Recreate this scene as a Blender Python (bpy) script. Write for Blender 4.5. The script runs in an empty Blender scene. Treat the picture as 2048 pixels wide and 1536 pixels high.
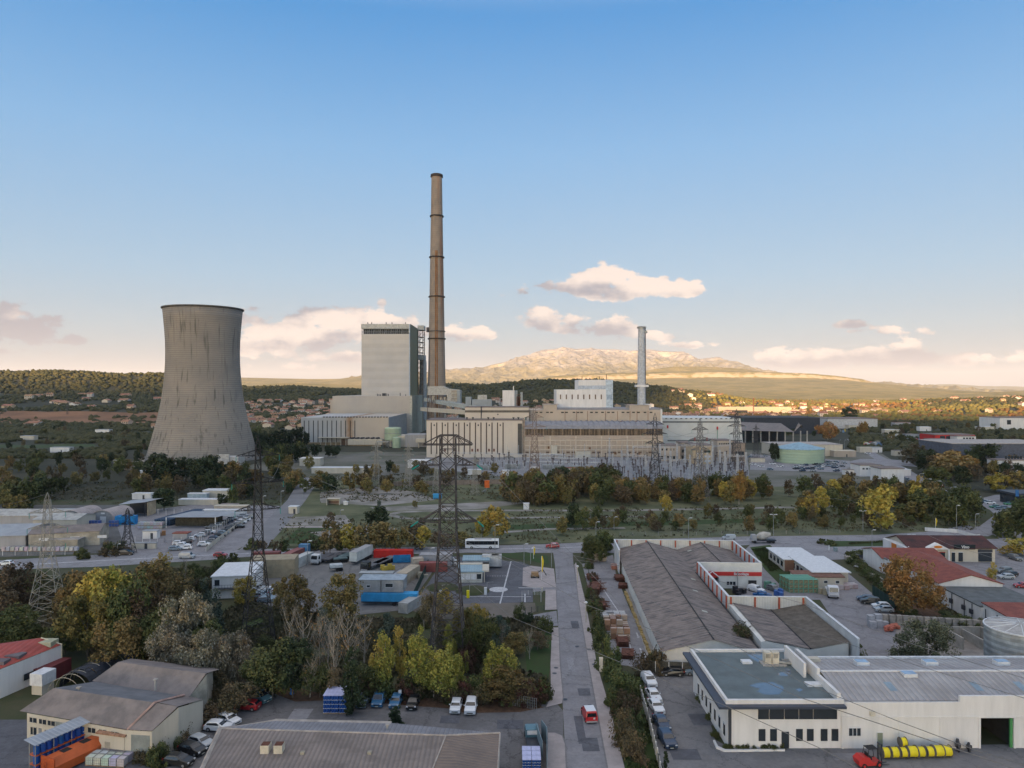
import bpy, math, random
import numpy as np
from mathutils import Vector, Matrix, noise as mn
R=math.radians; PI=math.pi
random.seed(7); RS=np.random.RandomState(7)
S=bpy.context.scene; COL=S.collection
# ---------------------------------------------------------------- camera
F=1446.0; CX=1024.0; HY=778.0; H=52.0
cd=bpy.data.cameras.new('camera'); cam=bpy.data.objects.new('camera',cd); COL.objects.link(cam)
cam.location=(0,0,H); cam.rotation_euler=(R(90),0,0)
cd.sensor_width=36; cd.lens=F/2048*36; cd.shift_y=10/2048; cd.clip_end=60000; cd.clip_start=1
S.camera=cam
S.view_settings.view_transform='Standard'; S.view_settings.look='None'; S.view_settings.gamma=1
S.view_settings.exposure=2.12
S.cycles.max_bounces=5; S.cycles.diffuse_bounces=3; S.cycles.glossy_bounces=2; S.cycles.transparent_max_bounces=6
S.cycles.volume_bounces=0; S.cycles.use_fast_gi=False
# ---------------------------------------------------------------- sun
SUN_EL,SUN_AZ=9.0,198.0       # degrees; azimuth clockwise from +Y
sv=Vector((math.sin(R(SUN_AZ))*math.cos(R(SUN_EL)),math.cos(R(SUN_AZ))*math.cos(R(SUN_EL)),math.sin(R(SUN_EL))))
sl=bpy.data.lights.new('sun','SUN'); sl.energy=3.9; sl.angle=R(.5); sl.color=(1,.62,.31)
so=bpy.data.objects.new('sun',sl); COL.objects.link(so); so.rotation_euler=sv.to_track_quat('Z','Y').to_euler()
# ---------------------------------------------------------------- world: sky with clouds
W=bpy.data.worlds.new('World'); S.world=W; W.use_nodes=True
nt=W.node_tree; N=nt.nodes; Lk=nt.links; N.clear()
def nd(T,**k):
    n=T.nodes.new(k.pop('t'))
    for a,b in k.items(): setattr(n,a,b)
    return n
def mth(T,op,a,b=None,c=None,clamp=False):
    n=T.nodes.new('ShaderNodeMath'); n.operation=op; n.use_clamp=clamp
    for i,v in enumerate((a,b,c)):
        if v is None: continue
        if hasattr(v,'node'): T.links.new(v,n.inputs[i])
        else: n.inputs[i].default_value=v
    return n.outputs[0]
def mixc(T,f,a,b,bt='MIX'):
    n=T.nodes.new('ShaderNodeMix'); n.data_type='RGBA'; n.blend_type=bt
    for i,v in ((0,f),(6,a),(7,b)):
        if hasattr(v,'node'): T.links.new(v,n.inputs[i])
        else: n.inputs[i].default_value=v if i==0 else (*v,1)[:4]
    return n.outputs[2]
def smooth(T,x,a,b,lo=0.,hi=1.):
    n=T.nodes.new('ShaderNodeMapRange'); n.interpolation_type='SMOOTHSTEP'
    T.links.new(x,n.inputs[0])
    for i,v in enumerate((a,b,lo,hi)): n.inputs[i+1].default_value=v
    return n.outputs[0]
sky=nd(nt,t='ShaderNodeTexSky',sky_type='NISHITA'); sky.sun_disc=False
sky.sun_elevation=R(SUN_EL); sky.sun_rotation=R(SUN_AZ); sky.air_density=1.0; sky.dust_density=1.2; sky.ozone_density=1.6; sky.altitude=200
tc=nd(nt,t='ShaderNodeTexCoord'); sp=nd(nt,t='ShaderNodeSeparateXYZ'); Lk.new(tc.outputs['Generated'],sp.inputs[0])
ysafe=mth(nt,'MAXIMUM',sp.outputs[1],.02)
U=mth(nt,'DIVIDE',sp.outputs[0],ysafe); V=mth(nt,'DIVIDE',sp.outputs[2],ysafe)
front=smooth(nt,sp.outputs[1],.05,.2)
cb=nd(nt,t='ShaderNodeCombineXYZ'); Lk.new(U,cb.inputs[0]); Lk.new(mth(nt,'MULTIPLY',V,1.7),cb.inputs[1])
def wn(scale,det,rough=.6,off=0):
    n=nd(nt,t='ShaderNodeTexNoise'); n.inputs['Scale'].default_value=scale; n.inputs['Detail'].default_value=det; n.inputs['Roughness'].default_value=rough
    m=nd(nt,t='ShaderNodeVectorMath'); m.operation='ADD'; m.inputs[1].default_value=(off,off*.7,off*1.3); Lk.new(cb.outputs[0],m.inputs[0]); Lk.new(m.outputs[0],n.inputs['Vector']); return n.outputs[0]
n1=wn(23,9,.62); n2=wn(9,6,.6,5); n3=wn(60,4,.6,9)
# (px,py,rx,ry,strength): direction ellipses of the cumulus banks
CL=[(1240,577,130,34,1.0),(1170,572,75,28,1),(1330,582,70,22,1),(1222,556,55,30,1.05),(1395,577,22,18,.9),(1043,582,14,14,.8),
 (1080,642,40,30,1.05),(1200,657,80,24,1.),(1165,645,40,18,.9),(1290,672,60,14,.75),
 (600,672,150,46,1.05),(715,650,120,36,1.05),(790,660,70,34,1),(560,690,120,36,.95),(690,715,90,18,.6),
 (968,668,32,18,1),(900,672,40,20,.7),(40,668,105,38,1.05),(20,650,60,38,1.),(130,680,40,12,.7),
 (1600,720,110,28,.85),(1770,712,120,32,.95),(1810,700,45,28,1),(1700,650,34,12,.8),(1790,663,90,10,.6),(2000,722,150,16,.7),(2060,718,50,18,.8),
 (1370,690,50,9,.5),(765,606,12,9,.6),(950,608,30,9,.35),(30,703,60,8,.4),(590,735,80,8,.3),(1010,590,20,9,.4)]
mask=None; shade=None
for (px,py,rx,ry,s) in CL:
    u0=(px-CX)/F; v0=(HY-py)/F
    du=mth(nt,'DIVIDE',mth(nt,'SUBTRACT',U,u0),rx/F); dv=mth(nt,'DIVIDE',mth(nt,'SUBTRACT',V,v0),ry/F)
    # flat base: stretch falloff below the centre
    dvb=mth(nt,'MULTIPLY',dv,mth(nt,'ADD',mth(nt,'MULTIPLY',mth(nt,'LESS_THAN',dv,0),.55),1.))
    r2=mth(nt,'ADD',mth(nt,'MULTIPLY',du,du),mth(nt,'MULTIPLY',dvb,dvb))
    f=mth(nt,'MULTIPLY',mth(nt,'SUBTRACT',1.38,r2,clamp=False),s)
    f=mth(nt,'MAXIMUM',f,-1.5)
    sh=mth(nt,'MULTIPLY',mth(nt,'MAXIMUM',f,0.),dv)
    mask=f if mask is None else mth(nt,'SMOOTH_MAX',mask,f,.3)
    shade=sh if shade is None else mth(nt,'ADD',shade,sh)
dens=mth(nt,'ADD',mask,mth(nt,'MULTIPLY',mth(nt,'SUBTRACT',n1,.52),6.))
alpha=mth(nt,'MULTIPLY',smooth(nt,dens,.12,.65),front)
lit=mth(nt,'ADD',mth(nt,'MULTIPLY',shade,.62),mth(nt,'MULTIPLY',mth(nt,'SUBTRACT',n2,.45),3.4))
lit=mth(nt,'ADD',lit,mth(nt,'MULTIPLY',mth(nt,'SUBTRACT',n3,.5),.5))
lit=mth(nt,'SUBTRACT',lit,smooth(nt,U,-.60,-.55,1.0,0))
lit=smooth(nt,lit,-.25,.6)
ccol=mixc(nt,lit,(.86,.86,.99),(2.25,1.9,1.68))
# the clear part of the sky: NISHITA blended with a paler evening haze near the horizon; unseen zenith brightened as added fill light
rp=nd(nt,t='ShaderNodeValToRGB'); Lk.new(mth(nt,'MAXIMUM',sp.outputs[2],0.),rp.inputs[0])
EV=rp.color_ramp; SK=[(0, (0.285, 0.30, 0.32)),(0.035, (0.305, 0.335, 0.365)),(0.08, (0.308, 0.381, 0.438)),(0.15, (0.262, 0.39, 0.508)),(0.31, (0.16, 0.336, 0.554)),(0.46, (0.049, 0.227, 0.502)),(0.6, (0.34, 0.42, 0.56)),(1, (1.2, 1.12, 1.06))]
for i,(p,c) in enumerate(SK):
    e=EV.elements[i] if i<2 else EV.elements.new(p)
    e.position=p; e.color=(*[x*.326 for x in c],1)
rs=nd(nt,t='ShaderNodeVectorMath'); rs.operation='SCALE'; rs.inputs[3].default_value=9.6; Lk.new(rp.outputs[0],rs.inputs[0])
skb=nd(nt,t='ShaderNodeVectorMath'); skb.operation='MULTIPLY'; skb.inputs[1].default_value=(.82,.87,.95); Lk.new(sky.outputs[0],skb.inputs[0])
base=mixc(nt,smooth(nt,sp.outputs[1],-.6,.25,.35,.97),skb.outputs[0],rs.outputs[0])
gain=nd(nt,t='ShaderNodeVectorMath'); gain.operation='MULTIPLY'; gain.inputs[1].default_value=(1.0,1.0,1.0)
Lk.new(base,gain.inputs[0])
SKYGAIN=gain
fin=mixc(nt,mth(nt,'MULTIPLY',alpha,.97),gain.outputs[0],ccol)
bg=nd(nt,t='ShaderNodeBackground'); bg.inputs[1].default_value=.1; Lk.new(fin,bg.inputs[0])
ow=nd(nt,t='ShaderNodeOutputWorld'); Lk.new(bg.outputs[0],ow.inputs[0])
# ---------------------------------------------------------------- projection helpers (where a photographed ground point stands)
def G(px,py,z=0.):
    d=(H-z)*F/(py-HY); return Vector(((px-CX)/F*d,d,z))
def D(py,z=0.): return (H-z)*F/(py-HY)
def P(px,py,d): return Vector(((px-CX)/F*d,d,H-(py-HY)*d/F))
def XA(px,d): return (px-CX)/F*d
# ---------------------------------------------------------------- materials
MATS={}
def mat(key,col,rough=.85,var=.25,scale=.6,bump=0.,spec=.3,metal=0.,col2=None,objcol=False,rnd=0.,coord='Object',detail=5,stretch=None,bscale=None,wear=0.):
    if key in MATS: return MATS[key]
    m=bpy.data.materials.new(key); m.use_nodes=True; T=m.node_tree; b=T.nodes['Principled BSDF']
    b.inputs['Roughness'].default_value=rough; b.inputs['Metallic'].default_value=metal; b.inputs['Specular IOR Level'].default_value=spec
    tc=T.nodes.new('ShaderNodeTexCoord'); src=tc.outputs[coord] if coord!='World' else None
    if coord=='World':
        g=T.nodes.new('ShaderNodeNewGeometry'); src=g.outputs['Position']
    if stretch:
        mp=T.nodes.new('ShaderNodeMapping'); mp.inputs['Scale'].default_value=stretch; T.links.new(src,mp.inputs[0]); src=mp.outputs[0]
    n=T.nodes.new('ShaderNodeTexNoise'); n.inputs['Scale'].default_value=scale; n.inputs['Detail'].default_value=detail; n.inputs['Roughness'].default_value=.65
    T.links.new(src,n.inputs['Vector'])
    c2=col2 or tuple(min(1,c*(1-var)) for c in col)
    c1=col if col2 else tuple(min(1,c*(1+var*.6)) for c in col)
    f=smooth(T,n.outputs[0],.3,.7)
    if objcol:
        oi=T.nodes.new('ShaderNodeObjectInfo')
        a=mixc(T,mth(T,'MULTIPLY',f,var),oi.outputs['Color'],(0,0,0))
        out=a
    else: out=mixc(T,f,c1,c2)
    if wear:
        g=T.nodes.new('ShaderNodeNewGeometry'); w1=T.nodes.new('ShaderNodeTexNoise'); w1.inputs['Scale'].default_value=1.7; w1.inputs['Detail'].default_value=4; w1.inputs['Roughness'].default_value=.7; T.links.new(g.outputs['Position'],w1.inputs['Vector'])
        out=mixc(T,mth(T,'MULTIPLY',smooth(T,w1.outputs[0],.4,.66),wear*.45),out,tuple(c*.62 for c in col))
        w2=T.nodes.new('ShaderNodeTexNoise'); w2.inputs['Scale'].default_value=.16; w2.inputs['Detail'].default_value=8; w2.inputs['Roughness'].default_value=.72; T.links.new(g.outputs['Position'],w2.inputs['Vector'])
        out=mixc(T,mth(T,'MULTIPLY',smooth(T,w2.outputs[0],.52,.60),wear*.5),out,tuple(c*.6 for c in col)); out=mixc(T,mth(T,'MULTIPLY',smooth(T,w2.outputs[0],.30,.42,1,0),wear*.4),out,tuple(min(1,c*1.35) for c in col))
        vd=T.nodes.new('ShaderNodeTexVoronoi'); vd.feature='DISTANCE_TO_EDGE'; vd.inputs['Scale'].default_value=.11; T.links.new(w1.outputs['Color'],vd.inputs['Vector']); ad=T.nodes.new('ShaderNodeVectorMath'); ad.operation='MULTIPLY_ADD'; ad.inputs[1].default_value=(3,3,0); T.links.new(w1.outputs['Color'],ad.inputs[0]); T.links.new(g.outputs['Position'],ad.inputs[2]); T.links.new(ad.outputs[0],vd.inputs['Vector'])
        out=mixc(T,mth(T,'MULTIPLY',smooth(T,vd.outputs[0],.004,.014,1,0),wear*.7),out,tuple(c*.4 for c in col))
    if rnd:
        oi=T.nodes.new('ShaderNodeObjectInfo')
        hs=T.nodes.new('ShaderNodeHueSaturation'); T.links.new(out,hs.inputs['Color'])
        T.links.new(mth(T,'ADD',mth(T,'MULTIPLY',mth(T,'SUBTRACT',oi.outputs['Random'],.5),rnd*.16),.5),hs.inputs['Hue'])
        T.links.new(mth(T,'ADD',mth(T,'MULTIPLY',mth(T,'FRACT',mth(T,'MULTIPLY',oi.outputs['Random'],7.3)),rnd*1.1),1-.5*rnd),hs.inputs['Value'])
        out=hs.outputs[0]
    T.links.new(out,b.inputs['Base Color'])
    if bump:
        bp=T.nodes.new('ShaderNodeBump'); bp.inputs['Strength'].default_value=bump; bp.inputs['Distance'].default_value=.1
        nb=T.nodes.new('ShaderNodeTexNoise'); nb.inputs['Scale'].default_value=bscale or scale*6; nb.inputs['Detail'].default_value=4; T.links.new(src,nb.inputs['Vector'])
        T.links.new(nb.outputs[0],bp.inputs['Height']); T.links.new(bp.outputs[0],b.inputs['Normal'])
    MATS[key]=m; return m
def bands(key,col,per,axis='X',depth=.5,rough=.7,var=.25,scale=.3,width=.5,strength=.6,spec=.3,col2=None,stain=None,metal=0.):
    """ribbed sheet: colour noise with a periodic relief along one object axis and thin darker seams"""
    if key in MATS: return MATS[key]
    m=mat(key,col,rough,var,scale,spec=spec,col2=col2,metal=metal); T=m.node_tree; b=T.nodes['Principled BSDF']
    tc=T.nodes.new('ShaderNodeTexCoord'); s=T.nodes.new('ShaderNodeSeparateXYZ'); T.links.new(tc.outputs['Object'],s.inputs[0])
    a=s.outputs['XYZ'.index(axis)]
    w=mth(T,'PINGPONG',mth(T,'DIVIDE',a,per),.5)
    seam=smooth(T,w,.0,width*.25,1,0)
    old=b.inputs['Base Color'].links[0].from_socket
    c=mixc(T,mth(T,'MULTIPLY',seam,strength),old,tuple(x*.35 for x in col))
    if stain:
        nz=T.nodes.new('ShaderNodeTexNoise'); nz.inputs['Scale'].default_value=stain[1]; nz.inputs['Detail'].default_value=6
        mp=T.nodes.new('ShaderNodeMapping'); mp.inputs['Scale'].default_value=stain[2]; T.links.new(tc.outputs['Object'],mp.inputs[0]); T.links.new(mp.outputs[0],nz.inputs['Vector'])
        c=mixc(T,mth(T,'MULTIPLY',smooth(T,nz.outputs[0],stain[3],stain[3]+.16),stain[4]),c,stain[0])
    T.links.new(c,b.inputs['Base Color'])
    bp=T.nodes.new('ShaderNodeBump'); bp.inputs['Strength'].default_value=depth; bp.inputs['Distance'].default_value=per*.4
    T.links.new(w,bp.inputs['Height']); T.links.new(bp.outputs[0],b.inputs['Normal'])
    return m
# ---------------------------------------------------------------- mesh builder
SPLIT={'roof_vent','raised_bay','lean_to','side_parapet','tall_slot_window','roof_fan','upright','shelf_x','tracks','fork_x','trestle_x','white_flashing','roof_slab','column','pipe','wall_x'}
class MB:
    def __init__(s): s.v=[]; s.f=[]; s.m=[]; s.ch=[]
    def add(s,vs,fs,m=0):
        o=len(s.v); s.ch.append((o,len(s.f))); s.v+=[tuple(v) for v in vs]; s.f+=[tuple(i+o for i in f) for f in fs]; s.m+=[m]*len(fs); return s
    def box(s,x0,x1,y0,y1,z0,z1,m=0):
        return s.add([(x0,y0,z0),(x1,y0,z0),(x1,y1,z0),(x0,y1,z0),(x0,y0,z1),(x1,y0,z1),(x1,y1,z1),(x0,y1,z1)],
          [(0,3,2,1),(4,5,6,7),(0,1,5,4),(1,2,6,5),(2,3,7,6),(3,0,4,7)],m)
    def prism(s,poly,z0,z1,m=0,mt=None):
        n=len(poly); a=sum(poly[i][0]*poly[(i+1)%n][1]-poly[(i+1)%n][0]*poly[i][1] for i in range(n))
        if a<0: poly=poly[::-1]
        s.add([(p[0],p[1],z0) for p in poly]+[(p[0],p[1],z1) for p in poly],[(i,(i+1)%n,n+(i+1)%n,n+i) for i in range(n)]+[tuple(range(n))[::-1]],m)
        s.add([(p[0],p[1],z1) for p in poly],[tuple(range(n))],m if mt is None else mt); return s
    def xprism(s,prof,x0,x1,m=0):   # profile in (y,z) extruded along x
        n=len(prof); return s.add([(x0,y,z) for y,z in prof]+[(x1,y,z) for y,z in prof],[(i,(i+1)%n,n+(i+1)%n,n+i) for i in range(n)]+[tuple(range(n))[::-1],tuple(range(n,2*n))],m)
    def yprism(s,prof,y0,y1,m=0):   # profile in (x,z) extruded along y
        n=len(prof); return s.add([(x,y0,z) for x,z in prof]+[(x,y1,z) for x,z in prof],[(i,(i+1)%n,n+(i+1)%n,n+i)[::-1] for i in range(n)]+[tuple(range(n)),tuple(range(n,2*n))[::-1]],m)
    def bar(s,p,q,r,n=4,m=0,r2=None):
        p=Vector(p); q=Vector(q); d=q-p
        if d.length<1e-6: return s
        d.normalize(); a=d.orthogonal().normalized(); b=d.cross(a); r2=r if r2 is None else r2
        vs=[p+(a*math.cos(2*PI*(i+.5)/n)+b*math.sin(2*PI*(i+.5)/n))*r for i in range(n)]+[q+(a*math.cos(2*PI*(i+.5)/n)+b*math.sin(2*PI*(i+.5)/n))*r2 for i in range(n)]
        return s.add(vs,[(i,(i+1)%n,n+(i+1)%n,n+i) for i in range(n)]+[tuple(range(n))[::-1],tuple(range(n,2*n))],m)
    def lathe(s,prof,n=32,m=0,c=(0,0),cap=True):
        k=len(prof); vs=[(c[0]+r*math.cos(2*PI*i/n),c[1]+r*math.sin(2*PI*i/n),z) for r,z in prof for i in range(n)]
        fs=[(j*n+i,j*n+(i+1)%n,(j+1)*n+(i+1)%n,(j+1)*n+i) for j in range(k-1) for i in range(n)]
        if cap: fs+=[tuple(range(n))[::-1],tuple(range((k-1)*n,k*n))]
        return s.add(vs,fs,m)
    def path(s,pts,r,n=4,m=0):
        for a,b in zip(pts,pts[1:]): s.bar(a,b,r,n,m)
        return s
    def build(s,name,mats,parent=None,smooth=False,loc=None,rz=None):
        if name in SPLIT and parent and len(s.ch)>1:
            n=len(s.ch); s.ch.append((len(s.v),len(s.f)))
            for i in range(n):
                k=MB(); v0,f0=s.ch[i]; v1,f1=s.ch[i+1]; k.v=s.v[v0:v1]; k.f=[tuple(a-v0 for a in f) for f in s.f[f0:f1]]; k.m=s.m[f0:f1]; k.ch=[]; o=k.build(name,mats,parent,smooth,loc,rz)
            return o
        me=bpy.data.meshes.new(name); me.from_pydata(s.v,[],s.f)
        if not isinstance(mats,(list,tuple)): mats=[mats]
        for x in mats: me.materials.append(x)
        if any(s.m): me.polygons.foreach_set('material_index',s.m)
        if smooth: me.shade_smooth()
        o=bpy.data.objects.new(name,me); COL.objects.link(o)
        if parent: o.parent=parent
        if loc is not None: o.location=loc
        if rz is not None: o.rotation_euler=(0,0,rz)
        return o
THINGS=[]
def tag(o,label,cat,group=None,kind=None):
    o['label']=label; o['category']=cat
    if group: o['group']=group
    if kind: o['kind']=kind
    THINGS.append(o); return o
def root(name,label,cat,loc,rz=0.,group=None):
    o=bpy.data.objects.new(name,None); o.empty_display_size=.5; COL.objects.link(o); o.location=loc; o.rotation_euler=(0,0,rz)
    return tag(o,label,cat,group)
def struct(o,label=None,kind='structure'):
    o['kind']=kind
    if label: o['label']=label
    return o
KIDS={}
def kids(o):
    if o.name not in KIDS: KIDS[o.name]=[c for c in o.children]
    return KIDS[o.name]
def dup(src,loc,rz=0.,sc=1.,label=None,group=None,color=None,cat=None):
    c=src.copy(); COL.objects.link(c); c.location=loc; c.rotation_euler=(0,0,rz)
    c.scale=(sc,)*3 if not isinstance(sc,tuple) else sc
    if label: c['label']=label
    if group: c['group']=group
    if cat: c['category']=cat
    if color: c.color=(*color,1)
    for k in kids(src):
        d=k.copy(); COL.objects.link(d); d.parent=c
        if color: d.color=(*color,1)
        for g in kids(k):
            e=g.copy(); COL.objects.link(e); e.parent=d
            if color: e.color=(*color,1)
    THINGS.append(c); return c
def drop(o):           # discard a prototype that was only a source
    for k in kids(o):
        for g in kids(k): bpy.data.objects.remove(g)
        bpy.data.objects.remove(k)
    if o in THINGS: THINGS.remove(o)
    bpy.data.objects.remove(o)
def sheet(name,pts,m,z,kind='structure',label=None,world=False):
    v=[Vector(p) if world else G(*p) for p in pts]
    me=bpy.data.meshes.new(name)
    a=sum(v[i].x*v[(i+1)%len(v)].y-v[(i+1)%len(v)].x*v[i].y for i in range(len(v)))
    if a<0: v=v[::-1]
    me.from_pydata([(p.x,p.y,z) for p in v],[],[tuple(range(len(v)))]); me.materials.append(m)
    o=bpy.data.objects.new(name,me); COL.objects.link(o); o['kind']=kind
    if label: o['label']=label
    return o
def strip(name,lpts,rpts,m,z,world=False):
    a=[Vector(p) if world else G(*p) for p in lpts]; b=[Vector(p) if world else G(*p) for p in rpts]
    k=MB(); n=len(a)
    k.add([(p.x,p.y,z) for p in a]+[(p.x,p.y,z) for p in b],[(i,n+i,n+i+1,i+1) for i in range(n-1)])
    return struct(k.build(name,m))
def rect(p0,p1,p2,z=0.,z2=None):
    """frame of a rectangle from three photographed corners at height z: origin, angle, width, depth"""
    a=G(*p0,z); b=G(*p1,z); c=G(*p2,z if z2 is None else z2); d=(b-a); w=d.to_2d().length; ang=math.atan2(d.y,d.x)
    n=Vector((-math.sin(ang),math.cos(ang),0)); dep=(c-a).dot(n)
    return Vector((a.x,a.y,0)),ang,w,dep
# ================================================================ shared materials
ASPH=mat('asphalt',(.23,.223,.235),.9,.22,.25,bump=.15,col2=(.185,.18,.195),wear=1.,coord='World',bscale=6)
ASPHL=mat('asphalt_light',(.25,.245,.26),.9,.2,.12,col2=(.20,.198,.215),wear=1.,coord='World',bump=.1,bscale=5)
ASPHD=mat('asphalt_dark',(.10,.102,.118),.85,.25,.2,wear=1.,coord='World',bump=.1,bscale=5)
YARD=mat('yard_gravel',(.19,.185,.18),.95,.3,.12,col2=(.125,.125,.13),wear=1.,coord='World',bump=.2,bscale=3)
SIDEW=mat('sidewalk_concrete',(.31,.275,.27),.92,.15,.5,coord='World')
KERB=mat('kerb_stone',(.16,.155,.16),.9,.15,1,coord='World')
GRASS=mat('grass_ground',(.035,.050,.018),.95,.4,.12,col2=(.06,.055,.03),coord='World',bump=.5,bscale=2)
GRASSB=mat('grass_bright',(.028,.060,.012),.95,.4,.2,col2=(.035,.045,.016),coord='World',bump=.5,bscale=2)
FIELDG=mat('waste_ground',(.125,.125,.068),.95,.4,.06,col2=(.05,.062,.028),coord='World',bump=.4,bscale=1)
BARE=mat('bare_earth',(.17,.145,.13),.95,.3,.08,col2=(.09,.08,.06),coord='World')
CHALK=mat('pale_gravel',(.27,.25,.24),.95,.3,.09,col2=(.13,.125,.10),coord='World')
REDF=mat('red_soil',(.20,.098,.048),.95,.35,.012,coord='World')
LEAFLIT=mat('leaf_litter',(.09,.05,.028),.95,.4,1.2,coord='World',bump=.4)
WHITEP=mat('road_paint',(.42,.42,.44),.8,.3,1.5,coord='World')
def wallm(k,c,**a): return mat(k,c,.85,a.pop('var',.1),a.pop('scale',.7),bump=.05,stretch=(1,1,.13),detail=7,**a)
WHITE=wallm('white_render',(.60,.585,.575)); CREAM=wallm('cream_render',(.46,.42,.35)); BEIGE=wallm('beige_render',(.36,.31,.26))
GREYW=wallm('grey_render',(.30,.30,.31)); DIRTY=mat('stained_cream',(.40,.37,.31),.9,.3,.35,col2=(.22,.20,.165),detail=8)
CONC=mat('concrete',(.30,.28,.26),.9,.2,.4,detail=7,bump=.1)
FIBRO=mat('fibre_cement',(.21,.18,.17),.92,.35,.35,col2=(.125,.112,.11),detail=9,bump=.3)
FIBROW=bands('fibre_cement_ribbed',(.20,.165,.15),.42,'X',1.,.9,.3,.3,strength=.6,width=1.3,col2=(.115,.10,.095))
FIBRODIY=bands('fibre_cement_weathered',(.225,.188,.172),1.15,'Y',.5,.92,.4,.5,strength=.4,col2=(.135,.115,.108),stain=((.055,.055,.06),.7,(.35,1.5,1),.5,.75))
RIBLT=bands('ribbed_sheet_grey',(.34,.33,.335),.9,'X',.9,.6,.2,.25,strength=.5,col2=(.25,.235,.235),stain=((.20,.185,.18),.3,(1,.5,1),.52,.5))
RIBW=bands('ribbed_sheet_white',(.50,.49,.475),.5,'X',.6,.6,.12,.3,strength=.3)
ZINC=bands('zinc_sheet',(.27,.29,.32),.6,'X',.4,.5,.15,.3,strength=.35)
BLUEROOF=bands('pale_blue_sheet',(.22,.31,.36),.7,'X',.4,.5,.15,.4,strength=.25)
REDROOF=bands('red_sheet_roof',(.29,.055,.045),.9,'X',.5,.6,.2,.3,strength=.25)
TILE=bands('terracotta_tile',(.24,.072,.052),.45,'X',.7,.85,.3,.6,strength=.35,col2=(.15,.045,.038))
DKTILE=bands('dark_tile',(.085,.03,.028),.45,'X',.7,.85,.3,.3,strength=.4,col2=(.03,.018,.02))
GLASS=mat('window_glass',(.025,.032,.04),.12,.1,1,spec=.6)
DKFRAME=mat('dark_metal',(.035,.04,.052),.5,.1,1)
STEEL=mat('galvanised_steel',(.27,.28,.28),.55,.25,.5,metal=.3)
DKSTEEL=mat('weathered_steel',(.055,.055,.062),.7,.3,.5,metal=.2)
RUSTST=mat('reddish_steel',(.17,.13,.11),.8,.3,.5)
WIRE=mat('conductor',(.16,.155,.15),.5,.1,1)
RED=mat('red_paint',(.42,.03,.028),.5,.12,.4); REDDK=mat('oxide_red',(.16,.028,.03),.7,.2,.6); ORANGE=mat('orange_paint',(.48,.105,.03),.5,.15,.5)
BLUE=mat('blue_plastic',(.018,.085,.36),.45,.3,.6); BLUEC=mat('blue_sheet',(.03,.25,.50),.6,.2,.5); WHITEPL=mat('white_plastic',(.55,.56,.58),.5,.15,1.3)
YEL=mat('yellow_plastic',(.62,.52,.015),.5,.1,1); YELF=mat('yellow_flag',(.58,.42,.02),.7,.1,1); BLACK=mat('black_rubber',(.015,.015,.017),.7,.1,1)
GREENP=mat('green_plastic',(.10,.28,.20),.5,.2,1); GREENT=mat('green_tank_paint',(.31,.39,.28),.6,.12,.15); WOODP=mat('pallet_wood',(.30,.19,.10),.9,.35,2)
RUST=mat('rusty_bar',(.11,.045,.03),.95,.4,1.5); STONE=mat('limestone_block',(.30,.27,.235),.95,.35,.7,bump=.3); BRICKP=mat('packed_brick',(.32,.16,.10),.9,.3,2.)
BLKPL=mat('black_plastic',(.03,.036,.05),.6,.2,.5); OBJP=mat('painted_steel',(1,1,1),.5,.25,.5,objcol=True)
TEAL=mat('teal_glass',(.0,.22,.18),.4,.1,1); ORRUST=mat('rust_streak',(.25,.11,.035),.9,.3,.3)
PUDDLE=mat('standing_water',(.10,.13,.17),.04,.1,1,spec=1.)
# ================================================================ terrain
PXC=[-900,-400,0,160,320,500,600,720,880,1000,1100,1200,1330,1420,1500,1700,1900,2048,2500,3200]
ROW={900:[861.5]*20,1150:[843.4]*20,
 1350:[812,812,817,819,820,828,828,826,825,825,827,827,832,833.7,833.7,833,832,832,832,832],
 1650:[782,784,791,794,797,799,800,803,799,798,798,799,813,823,823.6,821,816,812,812,812],
 2000:[745,742,743,746,750,776,776,784,771,768,764,762,777,789,803,811,801,797,790,790],
 2250:[751,750,751,754,758,783,783,790,781,778,774,772,782,788,800,808,800,794,790,790],
 2700:[785,785,785,785,785,800,800,800,798,795,795,795,800,803,804,805,805,800,795,795],
 3400:[800.1]*20}
RD=sorted(ROW)
def tz(x,y):
    d=y
    if d<=900: return 0.
    if d>=3400: return 0.
    px=CX+x/d*F
    for i in range(len(RD)-1):
        if RD[i+1]>=d: break
    t=(d-RD[i])/(RD[i+1]-RD[i]); t=t*t*(3-2*t)
    za,zb=[H-(float(np.interp(px,PXC,ROW[q]))-HY)*q/F for q in (RD[i],RD[i+1])]
    z=za*(1-t)+zb*t
    return max(0.,z+ (mn.noise((x*.006,d*.006,0))*7+mn.noise((x*.02,d*.02,3))*2.5)*min(1,max(0,z)/25))
k=MB(); dl=[8,40,120,250,450,700,880]+list(range(920,2700,30))+[2800,2950,3100,3300,3500,4200,5500,7500,11000,18000,32000,50000]
pl=list(range(-2600,4700,16)); vs=[]
for d in dl:
    for p in pl:
        x=XA(p,d); vs.append((x,d,tz(x,d)-.03))
n=len(pl); k.add(vs,[(j*n+i,j*n+i+1,(j+1)*n+i+1,(j+1)*n+i) for j in range(len(dl)-1) for i in range(n-1)])
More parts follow.
